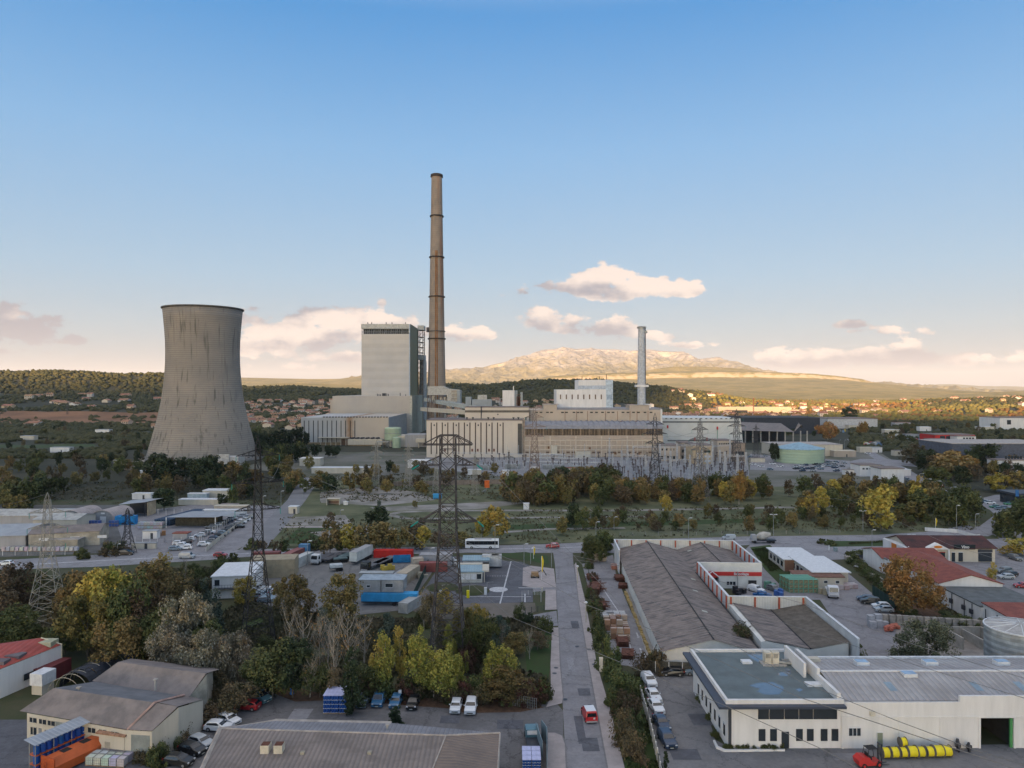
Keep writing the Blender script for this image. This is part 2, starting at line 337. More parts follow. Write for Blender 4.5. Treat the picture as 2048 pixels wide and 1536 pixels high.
# the part under and behind the camera
k.add([(-900,8,-.03),(900,8,-.03),(900,-600,-.03),(-900,-600,-.03)],[(0,3,2,1)])
GRD=mat('terrain_scrub',(.042,.040,.024),.95,.4,.02,col2=(.018,.023,.013),coord='World',bump=.5,bscale=.3,detail=9)
T=GRD.node_tree; b=T.nodes['Principled BSDF']; old=b.inputs['Base Color'].links[0].from_socket
g=T.nodes.new('ShaderNodeNewGeometry'); sp=T.nodes.new('ShaderNodeSeparateXYZ'); T.links.new(g.outputs['Position'],sp.inputs[0])
vn=T.nodes.new('ShaderNodeTexNoise'); vn.inputs['Scale'].default_value=.0012; vn.inputs['Detail'].default_value=7; mp=T.nodes.new('ShaderNodeMapping'); mp.inputs['Scale'].default_value=(1,.35,1); T.links.new(g.outputs['Position'],mp.inputs[0]); T.links.new(mp.outputs[0],vn.inputs['Vector'])
far=mixc(T,smooth(T,vn.outputs[0],.42,.6),(.09,.085,.034),(.25,.19,.08))
T.links.new(mixc(T,smooth(T,sp.outputs[1],1900,3600),old,far),b.inputs['Base Color'])
terr=struct(k.build('terrain',GRD,smooth=True)); GROUND=terr

def ridge(name,dist,sil,front,back,m,amp=0,ns=.002,step=8,rows=40,shape=1.3,ridged=False,z0=-5,label=None,cliff=None):
    p0,p1=sil[0][0],sil[-1][0]; ps=np.arange(p0,p1+step,step); vs=[]; sx=[s[0] for s in sil]; sy=[s[1] for s in sil]
    ts=list(np.linspace(-1,0,rows))+list(np.linspace(0,1,10))[1:]
    for t in ts:
        for p in ps:
            zr=H-(float(np.interp(p,sx,sy))-HY)*dist/F
            yy=dist+(t*front if t<0 else t*back); x=XA(p,dist)
            a=1-abs(t)
            h=a**shape if t<0 else math.cos(t*PI/2)
            if cliff and t<0:
                c0,c1,hh=cliff  # steep step between t=c0..c1 rising by hh of the height
                e=min(1,max(0,(a-c0)/(c1-c0))); e=e*e*(3-2*e); h=(a*(1-hh)+hh*e)
            z=z0+(zr-z0)*h
            if amp:
                q=(x*ns,yy*ns,1.7)
                if ridged:
                    f=0;w=1;fr=1
                    for o in range(5):
                        f+=w*(1-abs(mn.noise((q[0]*fr*1.6,q[1]*fr*.6,o*3.1)))*2.2); w*=.52; fr*=2.1
                    f=f-1.1
                else: f=mn.fractal(q,1.,2.,5)
                z+=amp*f*min(1,a*4)*(.15 if a>.97 else 1)*min(1,max(.0,(zr-z0)/150))
            vs.append((x,yy,max(z,z0)))
    n=len(ps); k=MB(); k.add(vs,[(j*n+i,j*n+i+1,(j+1)*n+i+1,(j+1)*n+i) for j in range(len(ts)-1) for i in range(n-1)])
    return struct(k.build(name,m),label)
# pale limestone massif with scrub on its lower slopes
ROCK=mat('limestone_massif',(.31,.30,.295),.95,.3,.004,col2=(.22,.205,.19),coord='World',detail=12,bump=.0)
T=ROCK.node_tree; b=T.nodes['Principled BSDF']; old=b.inputs['Base Color'].links[0].from_socket
g=T.nodes.new('ShaderNodeNewGeometry'); sp=T.nodes.new('ShaderNodeSeparateXYZ'); T.links.new(g.outputs['Position'],sp.inputs[0])
vn=T.nodes.new('ShaderNodeTexNoise'); vn.inputs['Scale'].default_value=.0035; vn.inputs['Detail'].default_value=9; vn.inputs['Roughness'].default_value=.7; T.links.new(g.outputs['Position'],vn.inputs['Vector'])
hgt=mth(T,'ADD',mth(T,'DIVIDE',sp.outputs[2],900),mth(T,'MULTIPLY',mth(T,'SUBTRACT',vn.outputs[0],.5),1.3))
T.links.new(mixc(T,smooth(T,hgt,.25,.75,.85,0),old,(.17,.15,.075)),b.inputs['Base Color'])
bp=T.nodes.new('ShaderNodeBump'); bp.inputs['Strength'].default_value=1; bp.inputs['Distance'].default_value=60
vb=T.nodes.new('ShaderNodeTexNoise'); vb.inputs['Scale'].default_value=.009; vb.inputs['Detail'].default_value=6; T.links.new(g.outputs['Position'],vb.inputs['Vector']); T.links.new(vb.outputs[0],bp.inputs['Height']); T.links.new(bp.outputs[0],b.inputs['Normal'])
ridge('mountain',12000,[(700,757),(780,752),(860,744),(890,740),(930,738),(965,735),(985,728),(1010,723),(1035,717),(1060,710),(1072,704),(1085,700),(1110,698),(1130,695.5),(1150,698),(1170,697),(1205,698),(1250,700),(1300,699),(1345,702),(1368,704),(1376,711),(1392,718),(1410,717),(1425,714.5),(1445,719),(1465,724),(1480,730),(1505,737),(1540,743),(1580,748),(1640,756),(1720,766),(1800,776)],
  4200,2500,ROCK,75,.0011,4,110,1.15,True,label='long pale limestone mountain lit by low sun')
OLIVE=mat('garrigue_slope',(.25,.20,.085),.95,.4,.006,col2=(.13,.12,.048),coord='World',detail=12,bump=.0)
T=OLIVE.node_tree; b=T.nodes['Principled BSDF']; g=T.nodes.new('ShaderNodeNewGeometry')
bp=T.nodes.new('ShaderNodeBump'); bp.inputs['Strength'].default_value=.9; bp.inputs['Distance'].default_value=25
vb=T.nodes.new('ShaderNodeTexNoise'); vb.inputs['Scale'].default_value=.03; vb.inputs['Detail'].default_value=4; T.links.new(g.outputs['Position'],vb.inputs['Vector']); T.links.new(vb.outputs[0],bp.inputs['Height']); T.links.new(bp.outputs[0],b.inputs['Normal'])
PLAT=mat('plateau_rock_and_scrub',(.25,.20,.085),.95,.4,.006,col2=(.13,.12,.048),coord='World',detail=12)
T=PLAT.node_tree; b=T.nodes['Principled BSDF']; old=b.inputs['Base Color'].links[0].from_socket
g=T.nodes.new('ShaderNodeNewGeometry'); sp=T.nodes.new('ShaderNodeSeparateXYZ'); T.links.new(g.outputs['Normal'],sp.inputs[0])
vn=T.nodes.new('ShaderNodeTexNoise'); vn.inputs['Scale'].default_value=.02; vn.inputs['Detail'].default_value=5; T.links.new(g.outputs['Position'],vn.inputs['Vector'])
cl=smooth(T,mth(T,'ADD',sp.outputs[2],mth(T,'MULTIPLY',mth(T,'SUBTRACT',vn.outputs[0],.5),.6)),.80,.96,1,0)
T.links.new(mixc(T,cl,old,(.33,.27,.19)),b.inputs['Base Color'])
ridge('plateau_hill',6500,[(1020,780),(1060,760),(1110,752),(1160,749),(1230,746),(1300,744),(1380,742),(1480,742),(1560,745),(1620,748),(1660,751),(1695,756),(1720,764),(1750,769),(1800,775),(1850,779),(1920,786)],
  2600,1200,PLAT,10,.002,5,70,1.,label='olive plateau with a pale cliff along its rim',cliff=(.86,.9,.2))
ridge('scrub_hill',7800,[(1260,748),(1290,743),(1320,736),(1350,733.5),(1400,733),(1450,735),(1490,738),(1520,743),(1560,750)],900,900,OLIVE,6,.003,6,24,.6)
ridge('far_ridge',9000,[(250,772),(330,762),(480,755),(560,756.5),(620,757.5),(680,757.5),(705,754),(730,752),(800,752),(880,757),(940,765),(1000,775)],2500,1500,OLIVE,40,.001,8,40,.9)
ridge('olive_foothill',4300,[(380,788),(440,778),(500,772),(560,766.5),(640,767),(700,770),(760,774),(850,778),(950,778),(1050,776),(1150,772),(1250,770),(1400,776),(1500,782),(1600,790)],1100,800,OLIVE,16,.002,8,36,.9)
ridge('low_plain_hill',4200,[(1380,800),(1450,790),(1530,784.5),(1620,782),(1700,782),(1800,784),(1900,782),(1990,785),(2060,783),(2200,778),(2600,775)],1000,800,OLIVE,14,.003,8,30,.8)
ridge('far_blue_hills',22000,[(1500,782),(1700,775),(1760,771),(1800,769.5),(1850,770),(1880,768.5),(1910,768),(1960,772),(2048,774),(2200,770),(2500,776)],3500,2500,OLIVE,40,.0006,8,20,1.)
# ================================================================ haze and the added, unseen cloud deck that shades the valley
def make_haze():
    k=MB(); k.box(-30000,30000,-900,47000,-60,1150)
    m=bpy.data.materials.new('haze'); m.use_nodes=True; T=m.node_tree; T.nodes.clear()
    v=T.nodes.new('ShaderNodeVolumePrincipled'); v.inputs['Color'].default_value=(.80,.86,.97,1); v.inputs['Density'].default_value=2.3e-5; v.inputs['Anisotropy'].default_value=0.
    o=T.nodes.new('ShaderNodeOutputMaterial'); T.links.new(v.outputs[0],o.inputs['Volume'])
    h=k.build('haze',m); h['kind']='stuff'; h['label']='pale evening haze over the far hills'; return h
make_haze()
# shadow outline on the ground (x,y) -> lifted along the sun's direction to the cloud's height
SHD=[(-2600,-700),(2600,-700),(2100,700),(1450,1020),(900,1150),(480,1230),(390,1450),(420,1900),(560,2150),(640,2500),(600,2900),(0,3000),(-400,2800),(-470,2400),(-560,2260),(-900,2230),(-1400,2180),(-2000,2100)]
CA=2300.; off=sv.to_2d()*(CA/sv.z)
k=MB(); n=0; pts=[]
for i,(x,y) in enumerate(SHD):
    x2,y2=SHD[(i+1)%len(SHD)]
    for j in range(10):
        t=j/10; X=x+(x2-x)*t; Y=y+(y2-y)*t; s=mn.noise((X*.003,Y*.003,5))*70+mn.noise((X*.01,Y*.01,2))*25
        L=math.hypot(x2-x,y2-y); pts.append((X+(y2-y)/L*s+off.x,Y-(x2-x)/L*s+off.y))
n=len(pts); c=Vector((sum(p[0] for p in pts)/n,sum(p[1] for p in pts)/n))
rings=[(.0,14),(.5,14),(.8,11),(.95,5),(1.,0)]
vs=[]
for sgn in (1,-1):
    for r,h in rings:
        for p in pts:
            q=c+(Vector(p)-c)*max(r,.001); vs.append((q.x,q.y,CA+sgn*(h+(mn.noise((q.x*.004,q.y*.004,sgn))*5 if r<.9 else 0))))
fs=[]
for b0 in (0,5*n):
    for j in range(4):
        for i in range(n):
            f=(b0+j*n+i,b0+j*n+(i+1)%n,b0+(j+1)*n+(i+1)%n,b0+(j+1)*n+i); fs.append(f)
k.add(vs,fs); clm=mat('shade_cloud',(.8,.78,.78),1,.1,.002,coord='World',spec=0)
clb=k.build('shade_cloud_deck',clm,smooth=True); struct(clb,'added grey cloud deck behind the drone, shaped to shade the valley')
# ================================================================ far woods: one mass of small crowns per kind
ICO=bpy.data.meshes.new('i'); import bmesh
bm=bmesh.new(); bmesh.ops.create_icosphere(bm,subdivisions=1,radius=1); bm.verts.ensure_lookup_table()
IV=np.array([v.co[:] for v in bm.verts]); IF=np.array([[v.index for v in f.verts] for f in bm.faces]); bm.free()
def blobs(name,items,m,label):
    n=len(items); it=np.array(items); nv=len(IV)
    V_=IV[None]*it[:,None,3:6]*(1+RS.uniform(-.28,.28,(n,nv,1)))+it[:,None,0:3]
    F_=IF[None]+np.arange(n)[:,None,None]*nv
    me=bpy.data.meshes.new(name); me.vertices.add(n*nv); me.vertices.foreach_set('co',V_.ravel())
    nf=n*len(IF); me.loops.add(nf*3); me.loops.foreach_set('vertex_index',F_.ravel()); me.polygons.add(nf)
    me.polygons.foreach_set('loop_start',np.arange(nf)*3); me.materials.append(m); me.update(calc_edges=True); me.validate()
    o=bpy.data.objects.new(name,me); COL.objects.link(o); o['kind']='stuff'; o['label']=label; return o
def woodm(k,c,c2,sc=.03): return mat(k,c,.95,.4,sc,col2=c2,coord='World',detail=6,bump=.8,bscale=.9)
PINEW=woodm('pine_wood',(.028,.034,.015),(.058,.054,.02)); AUTW=woodm('autumn_wood',(.17,.085,.025),(.09,.06,.022)); OLW=woodm('olive_wood',(.15,.125,.036),(.08,.08,.024),.02)
def scatter(n,pr,dr,cond,size,flat=.8):
    out=[]
    while len(out)<n:
        p=random.uniform(*pr); d=random.uniform(*dr); 
        if not cond(p,d): continue
        x=XA(p,d); s=random.uniform(*size); out.append((x,d,tz(x,d)+s*.35,s,s,s*flat*random.uniform(.8,1.3)))
    return out
nz=lambda p,d,s=.01: mn.noise((XA(p,d)*s,d*s,9))
blobs('forest',scatter(9000,(-250,2350),(1560,2180),lambda p,d: (p<560 and d>1700) or (480<p<860 and d>1640) or (860<=p<1420 and d>1600),(3.5,6.5)),PINEW,'dark pine wood covering the hills behind the power station')
blobs('forest',scatter(5000,(-300,760),(960,1700),lambda p,d: nz(p,d)>-.12 and not (1040<d<1300 and p<345 and nz(p,d,.03)<.12),(2.8,5.)),PINEW,'dark wood and hedges between the villas on the low slopes')
blobs('forest',scatter(2600,(860,1500),(1000,1700),lambda p,d: nz(p,d)>-.05,(2.5,4.6)),PINEW,'garden trees among the hillside town houses')
blobs('forest',scatter(6000,(1380,2400),(1150,3300),lambda p,d: nz(p,d,.006)>-.05,(3.,6.)),OLW,'olive green trees across the sunlit plain')
blobs('forest',scatter(2600,(1340,2400),(1150,2600),lambda p,d: nz(p,d,.006)<-.02,(3.,5.5)),AUTW,'orange autumn trees across the sunlit plain')
blobs('forest',scatter(1700,(1850,2500),(1300,2200),lambda p,d: d>1700,(4.,7.)),PINEW,'dark pines on the low rise at the edge of the plain')
blobs('forest',scatter(7500,(-300,560),(540,1000),lambda p,d: nz(p,d,.02)>-.25 and not(470<d<620 and p>250) and not(620<d<690 and p<200),(1.6,3.2)),PINEW,'dark thicket and hedges left of the cooling tower')
blobs('forest',scatter(4200,(1700,2300),(560,1150),lambda p,d: nz(p,d,.02)>-.15,(1.8,3.4)),PINEW,'dark scrub covering the ground beyond the far right road')
# ================================================================ power station
def zof(py,d): return H-(py-HY)*d/F
# ---- cooling tower
ctc=(XA(406.5,540),540.)
tm=bands('tower_concrete',(.26,.235,.205),1.5,'Z',.5,.92,.3,.05,strength=.4,width=.9,col2=(.205,.19,.175),stain=((.07,.066,.062),.55,(1,1,.05),.55,.7))
tm2=mat('tower_rim',(.09,.085,.08))
r=root('cooling_tower','huge grey concrete cooling tower with a waisted shell and dark streaks','cooling tower',(ctc[0],ctc[1],0))
prof=[]; 
for z,rr in ((2,38.6),(8,37.),(16,34.8),(25,32.4),(34,30.4),(44,28.4),(54,27.1),(64,26.2),(72,25.8),(80,25.7),(88,25.9),(96,26.4),(104,27.1),(111.5,27.8)): prof.append((rr,z))
k=MB(); n=96; ins=[(a-.5,b) for a,b in prof[::-1]]
k.lathe(prof+ins,n,cap=False); k.build('shell',tm,r,smooth=True)
k=MB(); k.lathe([(27.8,110.7),(28.7,111.2),(28.7,112.),(27.1,112.)],n,cap=False); k.build('rim_walkway',tm2,r)
k=MB()
for i in range(48):
    a=2*PI*i/48; b=a+PI/48; c=a-PI/48
    for e in (b,c): k.bar((40.6*math.cos(a),40.6*math.sin(a),-1),(38.5*math.cos(e),38.5*math.sin(e),2.4),.45)
k.build('base_colonnade',CONC,r)
k=MB(); k.lathe([(43,0),(43,2),(42.4,2),(42.4,0)],64,cap=False); k.build('basin_wall',CONC,r)
k=MB()
for sg in (-1,): k.box(30,46,-52,-40,0,6); k.box(32,40,-53,-52,0,8)
k.build('pump_house',mat('pale_block',(.42,.40,.38)),r)
# long curved precast wall beside it
k=MB(); pts=[P(228,936,470),P(262,937,462),P(300,938,455),P(330,940,450)]
for a,b in zip(pts,pts[1:]):
    d=(b-a).to_2d(); L=d.length; d/=L; nn=max(1,int(L/4))
    for i in range(nn):
        p=a.to_2d()+d*(L*i/nn); q=a.to_2d()+d*(L*(i+.93)/nn); w=Vector((-d.y,d.x))*.3
        k.prism([tuple(p-w),tuple(q-w),tuple(q+w),tuple(p+w)],0,6.0)
tag(k.build('concrete_wall',CONC),'tall pale ribbed concrete wall at the foot of the cooling tower','wall')
# ---- great chimney
d=828; r=root('tall_chimney','very tall tapering concrete chimney with rust stained top and dark rings','chimney',(XA(873.5,d),d,0))
cm=bands('chimney_concrete',(.25,.21,.175),2.2,'Z',.2,.92,.3,.12,strength=.2,width=.8,col2=(.19,.165,.145),stain=((.20,.09,.045),.22,(1.,1,.012),.55,.7))
hh=297.; k=MB(); pr=[]
for i in range(41):
    t=i/40; z=t*hh; pr.append((11.6-5.6*t**.82,z))
k.lathe(pr+[(5.4,hh),(5.2,hh-8)],40,cap=False); k.build('shaft',cm,r,smooth=True)
def rad(z): return 11.6-5.6*(z/hh)**.82
RING=mat('ring_dark',(.03,.025,.024))
for py in (433,515,594,678):
    z=zof(py,d); k=MB(); q=rad(z); k.lathe([(q,z-.5),(q+1.3,z-.5),(q+1.3,z+.7),(q,z+.7)],32,cap=False); k.build('ring_gallery',RING,r)
k=MB(); k.lathe([(6.1,hh-2.4),(7.2,hh-2.4),(6.9,hh+.3),(5.6,hh+.9),(5.3,hh+.9)],32,cap=False); k.build('crown_cap',RING,r)
k=MB()
for i in range(30):
    t0,t1=i*.0235,(i+1)*.0235
    for a in (-1.42,-1.62): k.bar((rad(t0*hh)*math.cos(a)*1.02,rad(t0*hh)*math.sin(a)*1.02,t0*hh),(rad(t1*hh)*math.cos(a)*1.02,rad(t1*hh)*math.sin(a)*1.02,t1*hh),.55)
k.build('rust_streak_duct',ORRUST,r)
k=MB(); z=zof(663,d)
k.lathe([(rad(z),z-.4),(rad(z)+1.,z-.4),(rad(z)+1.,z+.4),(rad(z),z+.4)],32,cap=False); k.box(-rad(z)-2.5,-rad(z)+.5,-4,-1,z-1,z+4.5); k.build('platform',DKSTEEL,r)
k=MB(); a=-2.5
for i in range(14):
    z0,z1=i*8+60-60,(i+1)*8
    k.bar((rad(z0)*math.cos(a)*1.04,rad(z0)*math.sin(a)*1.04,z0),(rad(z1)*math.cos(a)*1.04,rad(z1)*math.sin(a)*1.04,z1),.6)
k.build('ladder_duct',mat('duct_grey',(.10,.10,.115)),r)
# ---- boiler house
PANEL=bands('cladding_panel',(.47,.44,.405),9.,'Z',.15,.7,.1,.06,strength=.16,width=.06,col2=(.42,.395,.37))
PANEL2=bands('cladding_panel_warm',(.43,.385,.33),12.,'X',.1,.7,.1,.05,strength=.12,width=.04,col2=(.39,.35,.31))
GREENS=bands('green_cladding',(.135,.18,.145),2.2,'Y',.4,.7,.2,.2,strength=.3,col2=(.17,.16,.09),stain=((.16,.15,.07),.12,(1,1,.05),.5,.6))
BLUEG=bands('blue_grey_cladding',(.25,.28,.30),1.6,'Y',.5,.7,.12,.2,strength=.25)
X1=XA(820,820); X0=XA(723,820); y0=820; y1=890
r=root('boiler_house','towering windowless boiler house with green side and open girder storey under its roof','power station building',(0,0,0))
zt=zof(648,820); zb=zof(792,790)
k=MB(); k.box(X0,X1-1.2,y0,y1,0,zof(668,820)); k.build('front_cladding',PANEL,r)
k=MB(); k.box(X1-1.2,X1-.1,y0-.4,y0+3,zb,zt-.1); k.build('corner_strip',mat('corner_blue',(.38,.43,.49)),r)
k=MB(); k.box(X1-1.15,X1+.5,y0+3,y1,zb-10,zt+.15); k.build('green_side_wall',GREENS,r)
k=MB(); k.box(X0-.3,X1-1.3,y0-.6,y1+1,zof(657.5,820),zt); k.build('roof_fascia',mat('fascia_grey',(.40,.40,.38)),r)
k=MB()
za,zb2=zof(668,820),zof(657.5,820)
for i in range(26):
    x=X0+.5+i*(X1-X0-2)/25; k.bar((x,y0+.5,za),(x,y0+.5,zb2),.28); 
    if i%3==0: k.bar((x,y0+.6,za),(x+2,y0+.6,zb2),.2)
for z in (za+1.3,za+3.): k.bar((X0,y0+.5,z),(X1-1.5,y0+.5,z),.2)
k.build('girder_storey',STEEL,r)
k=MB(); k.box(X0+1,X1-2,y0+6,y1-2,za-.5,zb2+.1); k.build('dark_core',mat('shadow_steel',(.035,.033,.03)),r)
k=MB()
for u in (.12,.2,.5,.62,.9): k.bar((X0+(X1-X0)*u,y0+3,zt),(X0+(X1-X0)*u,y0+3,zt+2.2),.5)
k.build('roof_vent',DKSTEEL,r)
# stair and duct tower on the right flank
k=MB(); xa,xb=X1+1,XA(847,890); ya,yb=884,900
for x in (xa,xb):
    for y in (ya,yb): k.bar((x,y,0),(x,y,zof(662,890)),.5)
nz_=16
for i in range(nz_):
    z=20+i*(zof(664,890)-20)/nz_; z2=20+(i+1)*(zof(664,890)-20)/nz_
    k.box(xa,xb,ya,yb,z-.25,z+.15)
    k.bar((xa,ya,z),(xb,ya,z2),.22); k.bar((xb,ya,z),(xb,yb,z2),.2)
k.build('stair_tower',RUSTST,r)
k=MB(); k.box(X1+.5,XA(849,890),882,902,zof(661,890),zof(652,890)); k.build('stair_roof',mat('fascia_grey',(.40,.40,.38)),r)
k=MB(); za=zof(790,890); zc=zof(725,890)
k.lathe([(4.3,za-30),(4.3,zc),(3.,zc+6)],16,c=(XA(846,890),892)); k.box(xa,xb+2,883,899,zc+3,zc+9)
k.build('flue_duct',mat('duct_pale',(.30,.33,.35)),r)
# low front block
r=root('boiler_annex','wide windowless cream annex at the foot of the boiler house with a green ribbed side','power station building',(0,0,0))
d=790; Xa,Xb=XA(665,d),XA(823,d)
k=MB(); k.box(Xa,Xb,d,920,0,zof(792,d)); k.build('wall',PANEL2,r)
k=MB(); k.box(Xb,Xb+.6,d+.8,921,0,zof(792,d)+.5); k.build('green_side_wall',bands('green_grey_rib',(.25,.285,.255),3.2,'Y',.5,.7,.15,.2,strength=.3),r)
k=MB(); k.box(Xb-2.2,Xb+.7,d-.25,d+.8,0,zof(792,d)+.4); k.build('corner_strip',mat('corner_cream',(.44,.42,.36)),r)
k=MB()
for u in (.56,.58,.6,.63,.66,.68,.7,.85,.92): k.bar((Xa+(Xb-Xa)*u,d+4,zof(792,d)),(Xa+(Xb-Xa)*u,d+4,zof(792,d)+random.uniform(1.5,3.6)),.4)
k.box(Xa+.62*(Xb-Xa),Xa+.66*(Xb-Xa),d+4,d+8,zof(792,d),zof(792,d)+3)
k.build('roof_vent',DKSTEEL,r)
k=MB(); k.box(Xa-5,Xa,d+10,d+40,0,zof(800,d)); k.build('side_stair_block',PANEL2,r)
# striped shed in front
r=root('slotted_hall','long pale hall with a row of tall dark slots and one broad rust stain','power station building',(0,0,0))
d=671; Xa,Xb=XA(602,d),XA(777,d); zt=zof(835,d)
STNW=bands('pale_panel_stained',(.41,.40,.39),30,'Z',0,.8,.1,.05,strength=0,width=.01)
# a rust stain of its own shape in the middle of the wall
T=STNW.node_tree; b=T.nodes['Principled BSDF']; old=b.inputs['Base Color'].links[0].from_socket
tc_=T.nodes.new('ShaderNodeTexCoord'); s_=T.nodes.new('ShaderNodeSeparateXYZ'); T.links.new(tc_.outputs['Object'],s_.inputs[0])
nn=T.nodes.new('ShaderNodeTexNoise'); nn.inputs['Scale'].default_value=.25; nn.inputs['Detail'].default_value=5; T.links.new(tc_.outputs['Object'],nn.inputs['Vector'])
cx=XA(699,d); f=smooth(T,mth(T,'ADD',mth(T,'ABSOLUTE',mth(T,'SUBTRACT',s_.outputs[0],cx)),mth(T,'MULTIPLY',nn.outputs[0],6)),2.5,9,.85,0)
w2=smooth(T,s_.outputs[0],cx-12,cx+6,0,1); warm=mixc(T,mth(T,'MULTIPLY',w2,.6),old,(.42,.35,.27))
T.links.new(mixc(T,f,warm,(.27,.155,.075)),b.inputs['Base Color'])
k=MB(); k.box(Xa,Xb,d,d+112,0,zt); k.build('wall',STNW,r)
k=MB(); k.box(Xb,Xb+.4,d+.5,785,0,zt+.2); k.build('shade_grey_side_wall',BLUEG,r)  # blue-grey tone carries the shade of this turned-away side
k=MB()
for i in range(12):
    x=XA(608.5+i*9.2,d); k.box(x-.35,x+.35,d-.12,d+.2,(zof(888,d) if i<8 else zof(876,d)),zof(841,d))
k.build('tall_slot_window',mat('slot_dark',(.025,.025,.028)),r)
k=MB()
for i in range(22): k.box(XA(646+i*6,d),XA(649.5+i*6,d),d-.3,d+2,zt,zt+.9)
k.build('roof_vent',DKFRAME,r)
k=MB(); k.box(Xa,XA(690,d),d-2,d,0,2.5); k.box(XA(700,d),XA(765,d),d-9,d,0,zof(888,d)); k.build('plinth',mat('plinth_ochre',(.27,.20,.12)),r)
k=MB(); k.box(XA(700,d),XA(768,d),d-9.6,d-.2,zof(888,d),zof(877,d)); k.build('upper_annex',CREAM,r)
k=MB()
for i in range(6): k.bar((XA(706+i*10,d),d-8,zof(877,d)+.5),(XA(709+i*10,d),d-3,zof(877,d)+.5),1.1,8)
k.build('roof_fan',DKSTEEL,r)
k=MB(); k.box(XA(684,d),XA(697,d),d-3,d-.1,zof(890,d),zof(878,d)); k.build('intake_box',mat('rust_box',(.13,.085,.06)),r)
k=MB(); k.box(XA(640,d),XA(700,d),d-7,d-.2,7.,7.5)
for i in range(6): k.bar((XA(645+i*10,d),d-6.5,0),(XA(645+i*10,d),d-6.5,7.),.3)
k.build('loading_canopy',CREAM,r)
# green process tanks
r=root('process_tank','small pale green tank on legs in front of the boiler annex','tank',(XA(786,655),655,0))
k=MB(); k.lathe([(7.5,6),(7.5,16.5),(6.,17.3),(.1,17.5)],28); k.build('tank_shell',GREENT,r,smooth=False)
k=MB()
for i in range(8): k.bar((6*math.cos(i*PI/4),6*math.sin(i*PI/4),0),(6*math.cos(i*PI/4),6*math.sin(i*PI/4),6),.4)
k.lathe([(7.6,12),(7.9,12),(7.9,12.5),(7.6,12.5)],28,cap=False); k.build('leg_frame',STEEL,r)
r=root('process_tank','narrow pale green tank standing below the larger one','tank',(XA(793,640),640,0))
k=MB(); k.lathe([(3.6,0),(3.6,9),(.1,9.8)],24); k.build('tank_shell',GREENT,r)
k=MB(); k.box(-18,-6,-2,2,5.,5.6)
for x in (-17,-12,-7): k.bar((x,0,0),(x,0,5),.25)
k.build('pipe_bridge',STEEL,r)
r=root('service_block','grey and cream service block between the slotted hall and the turbine hall','power station building',(0,0,0)); d=650
k=MB(); k.box(XA(779,d),XA(810,d),d,d+25,0,zof(872,d)); k.build('wall',CREAM,r); k=MB(); k.box(XA(811,d),XA(852,d),d-3,d+18,0,zof(869,d)); k.build('grey_wall',GREYW,r)
k=MB(); k.box(XA(835,d),XA(853,d),d-12,d-6,zof(883,d),zof(876,d)); k.bar((XA(840,d),d-9,0),(XA(840,d),d-9,8),.5); k.build('conveyor_stub',CREAM,r)
# conveyors & transfer tower under the chimney
r=root('coal_conveyor','sloping pale conveyor galleries on steel trestles beside the boiler annex','conveyor',(0,0,0))
def gallery(p,q,w,h,m,nm='gallery'):
    k=MB(); p=Vector(p);q=Vector(q); d=(q-p).to_2d().normalized(); s=Vector((-d.y,d.x,0))*w/2; u=Vector((0,0,h))
    k.add([p-s,p+s,q+s,q-s,p-s+u,p+s+u,q+s+u,q-s+u],[(0,1,2,3),(4,7,6,5),(0,4,5,1),(3,2,6,7),(0,3,7,4),(1,5,6,2)]); return k.build(nm,m,r)
gallery(P(845,822,790),P(1000,834,640),5,4.,CREAM); gallery(P(852,803,800),P(1000,829,650),5,4,mat('gallery_grey',(.30,.33,.32))); gallery(P(1000,829,648),P(1075,826,640),4,3,mat('gallery_grey',(.30,.33,.32)))
k=MB()
for px,zz in ((870,24),(890,22),(905,20),(920,19)):
    x=XA(px,690)
    for e in (-3,3): k.bar((x+e,690,0),(x-e*.2,690,zz+6),.4)
    k.bar((x-3,690,zz*.5),(x+3,690,zz*.9),.3); k.bar((x+3,690,zz*.5),(x-3,690,zz*.9),.3)
k.build('trestle',STEEL,r)
k=MB(); k.xprism([(0,0),(0,12),(40,0)],0,34); o=k.build('coal_bunker_roof',mat('bunker_dark',(.06,.065,.08)),r); o.location=(XA(858,660),640,8)
r=root('transfer_tower','grey transfer tower with a sloping roof around the foot of the tall chimney','power station building',(0,0,0)); d=770
k=MB(); xa,xb,xc=XA(855,d),XA(894,d),XA(920,d)
k.yprism([(xa,zof(790,d)),(xb,zof(790,d)),(xb,zof(776,d)),(XA(885,d),zof(772,d)),(xa,zof(773,d))],d,d+20); k.build('upper_cladding',mat('tower_grey',(.38,.37,.34)),r)
k=MB(); k.yprism([(xb,zof(813,d)),(xc,zof(813,d)),(xc,zof(780,d)),(xb,zof(777,d))],d,d+22); k.build('lower_cladding',mat('tower_grey',(.38,.37,.34)),r)
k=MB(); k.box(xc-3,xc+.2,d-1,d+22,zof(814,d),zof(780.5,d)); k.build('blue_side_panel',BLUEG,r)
k=MB()
for x in np.linspace(xa,xb,6): k.bar((x,d+1,0),(x,d+1,zof(789,d)),.4)
for z in np.linspace(6,zof(789,d),6): k.bar((xa,d+1,z),(xb,d+1,z),.3); 
for i in range(5):
    a=xa+(xb-xa)*i/5; b=xa+(xb-xa)*(i+1)/5; k.bar((a,d+.8,zof(812,d)),(b,d+.8,zof(790,d)),.25)
for z in np.linspace(zof(812,d),zof(782,d),5): k.box(XA(903,d),XA(914,d),d-2,d,z-.2,z+.1)
k.build('open_steelwork',RUSTST,r)
k=MB(); k.box(xa+4,xa+9,d+3,d+10,zof(800,d),zof(792,d)); k.box(xa+12,xb-1,d+3,d+10,zof(808,d),zof(795,d)); k.build('inner_cabin',CREAM,r)
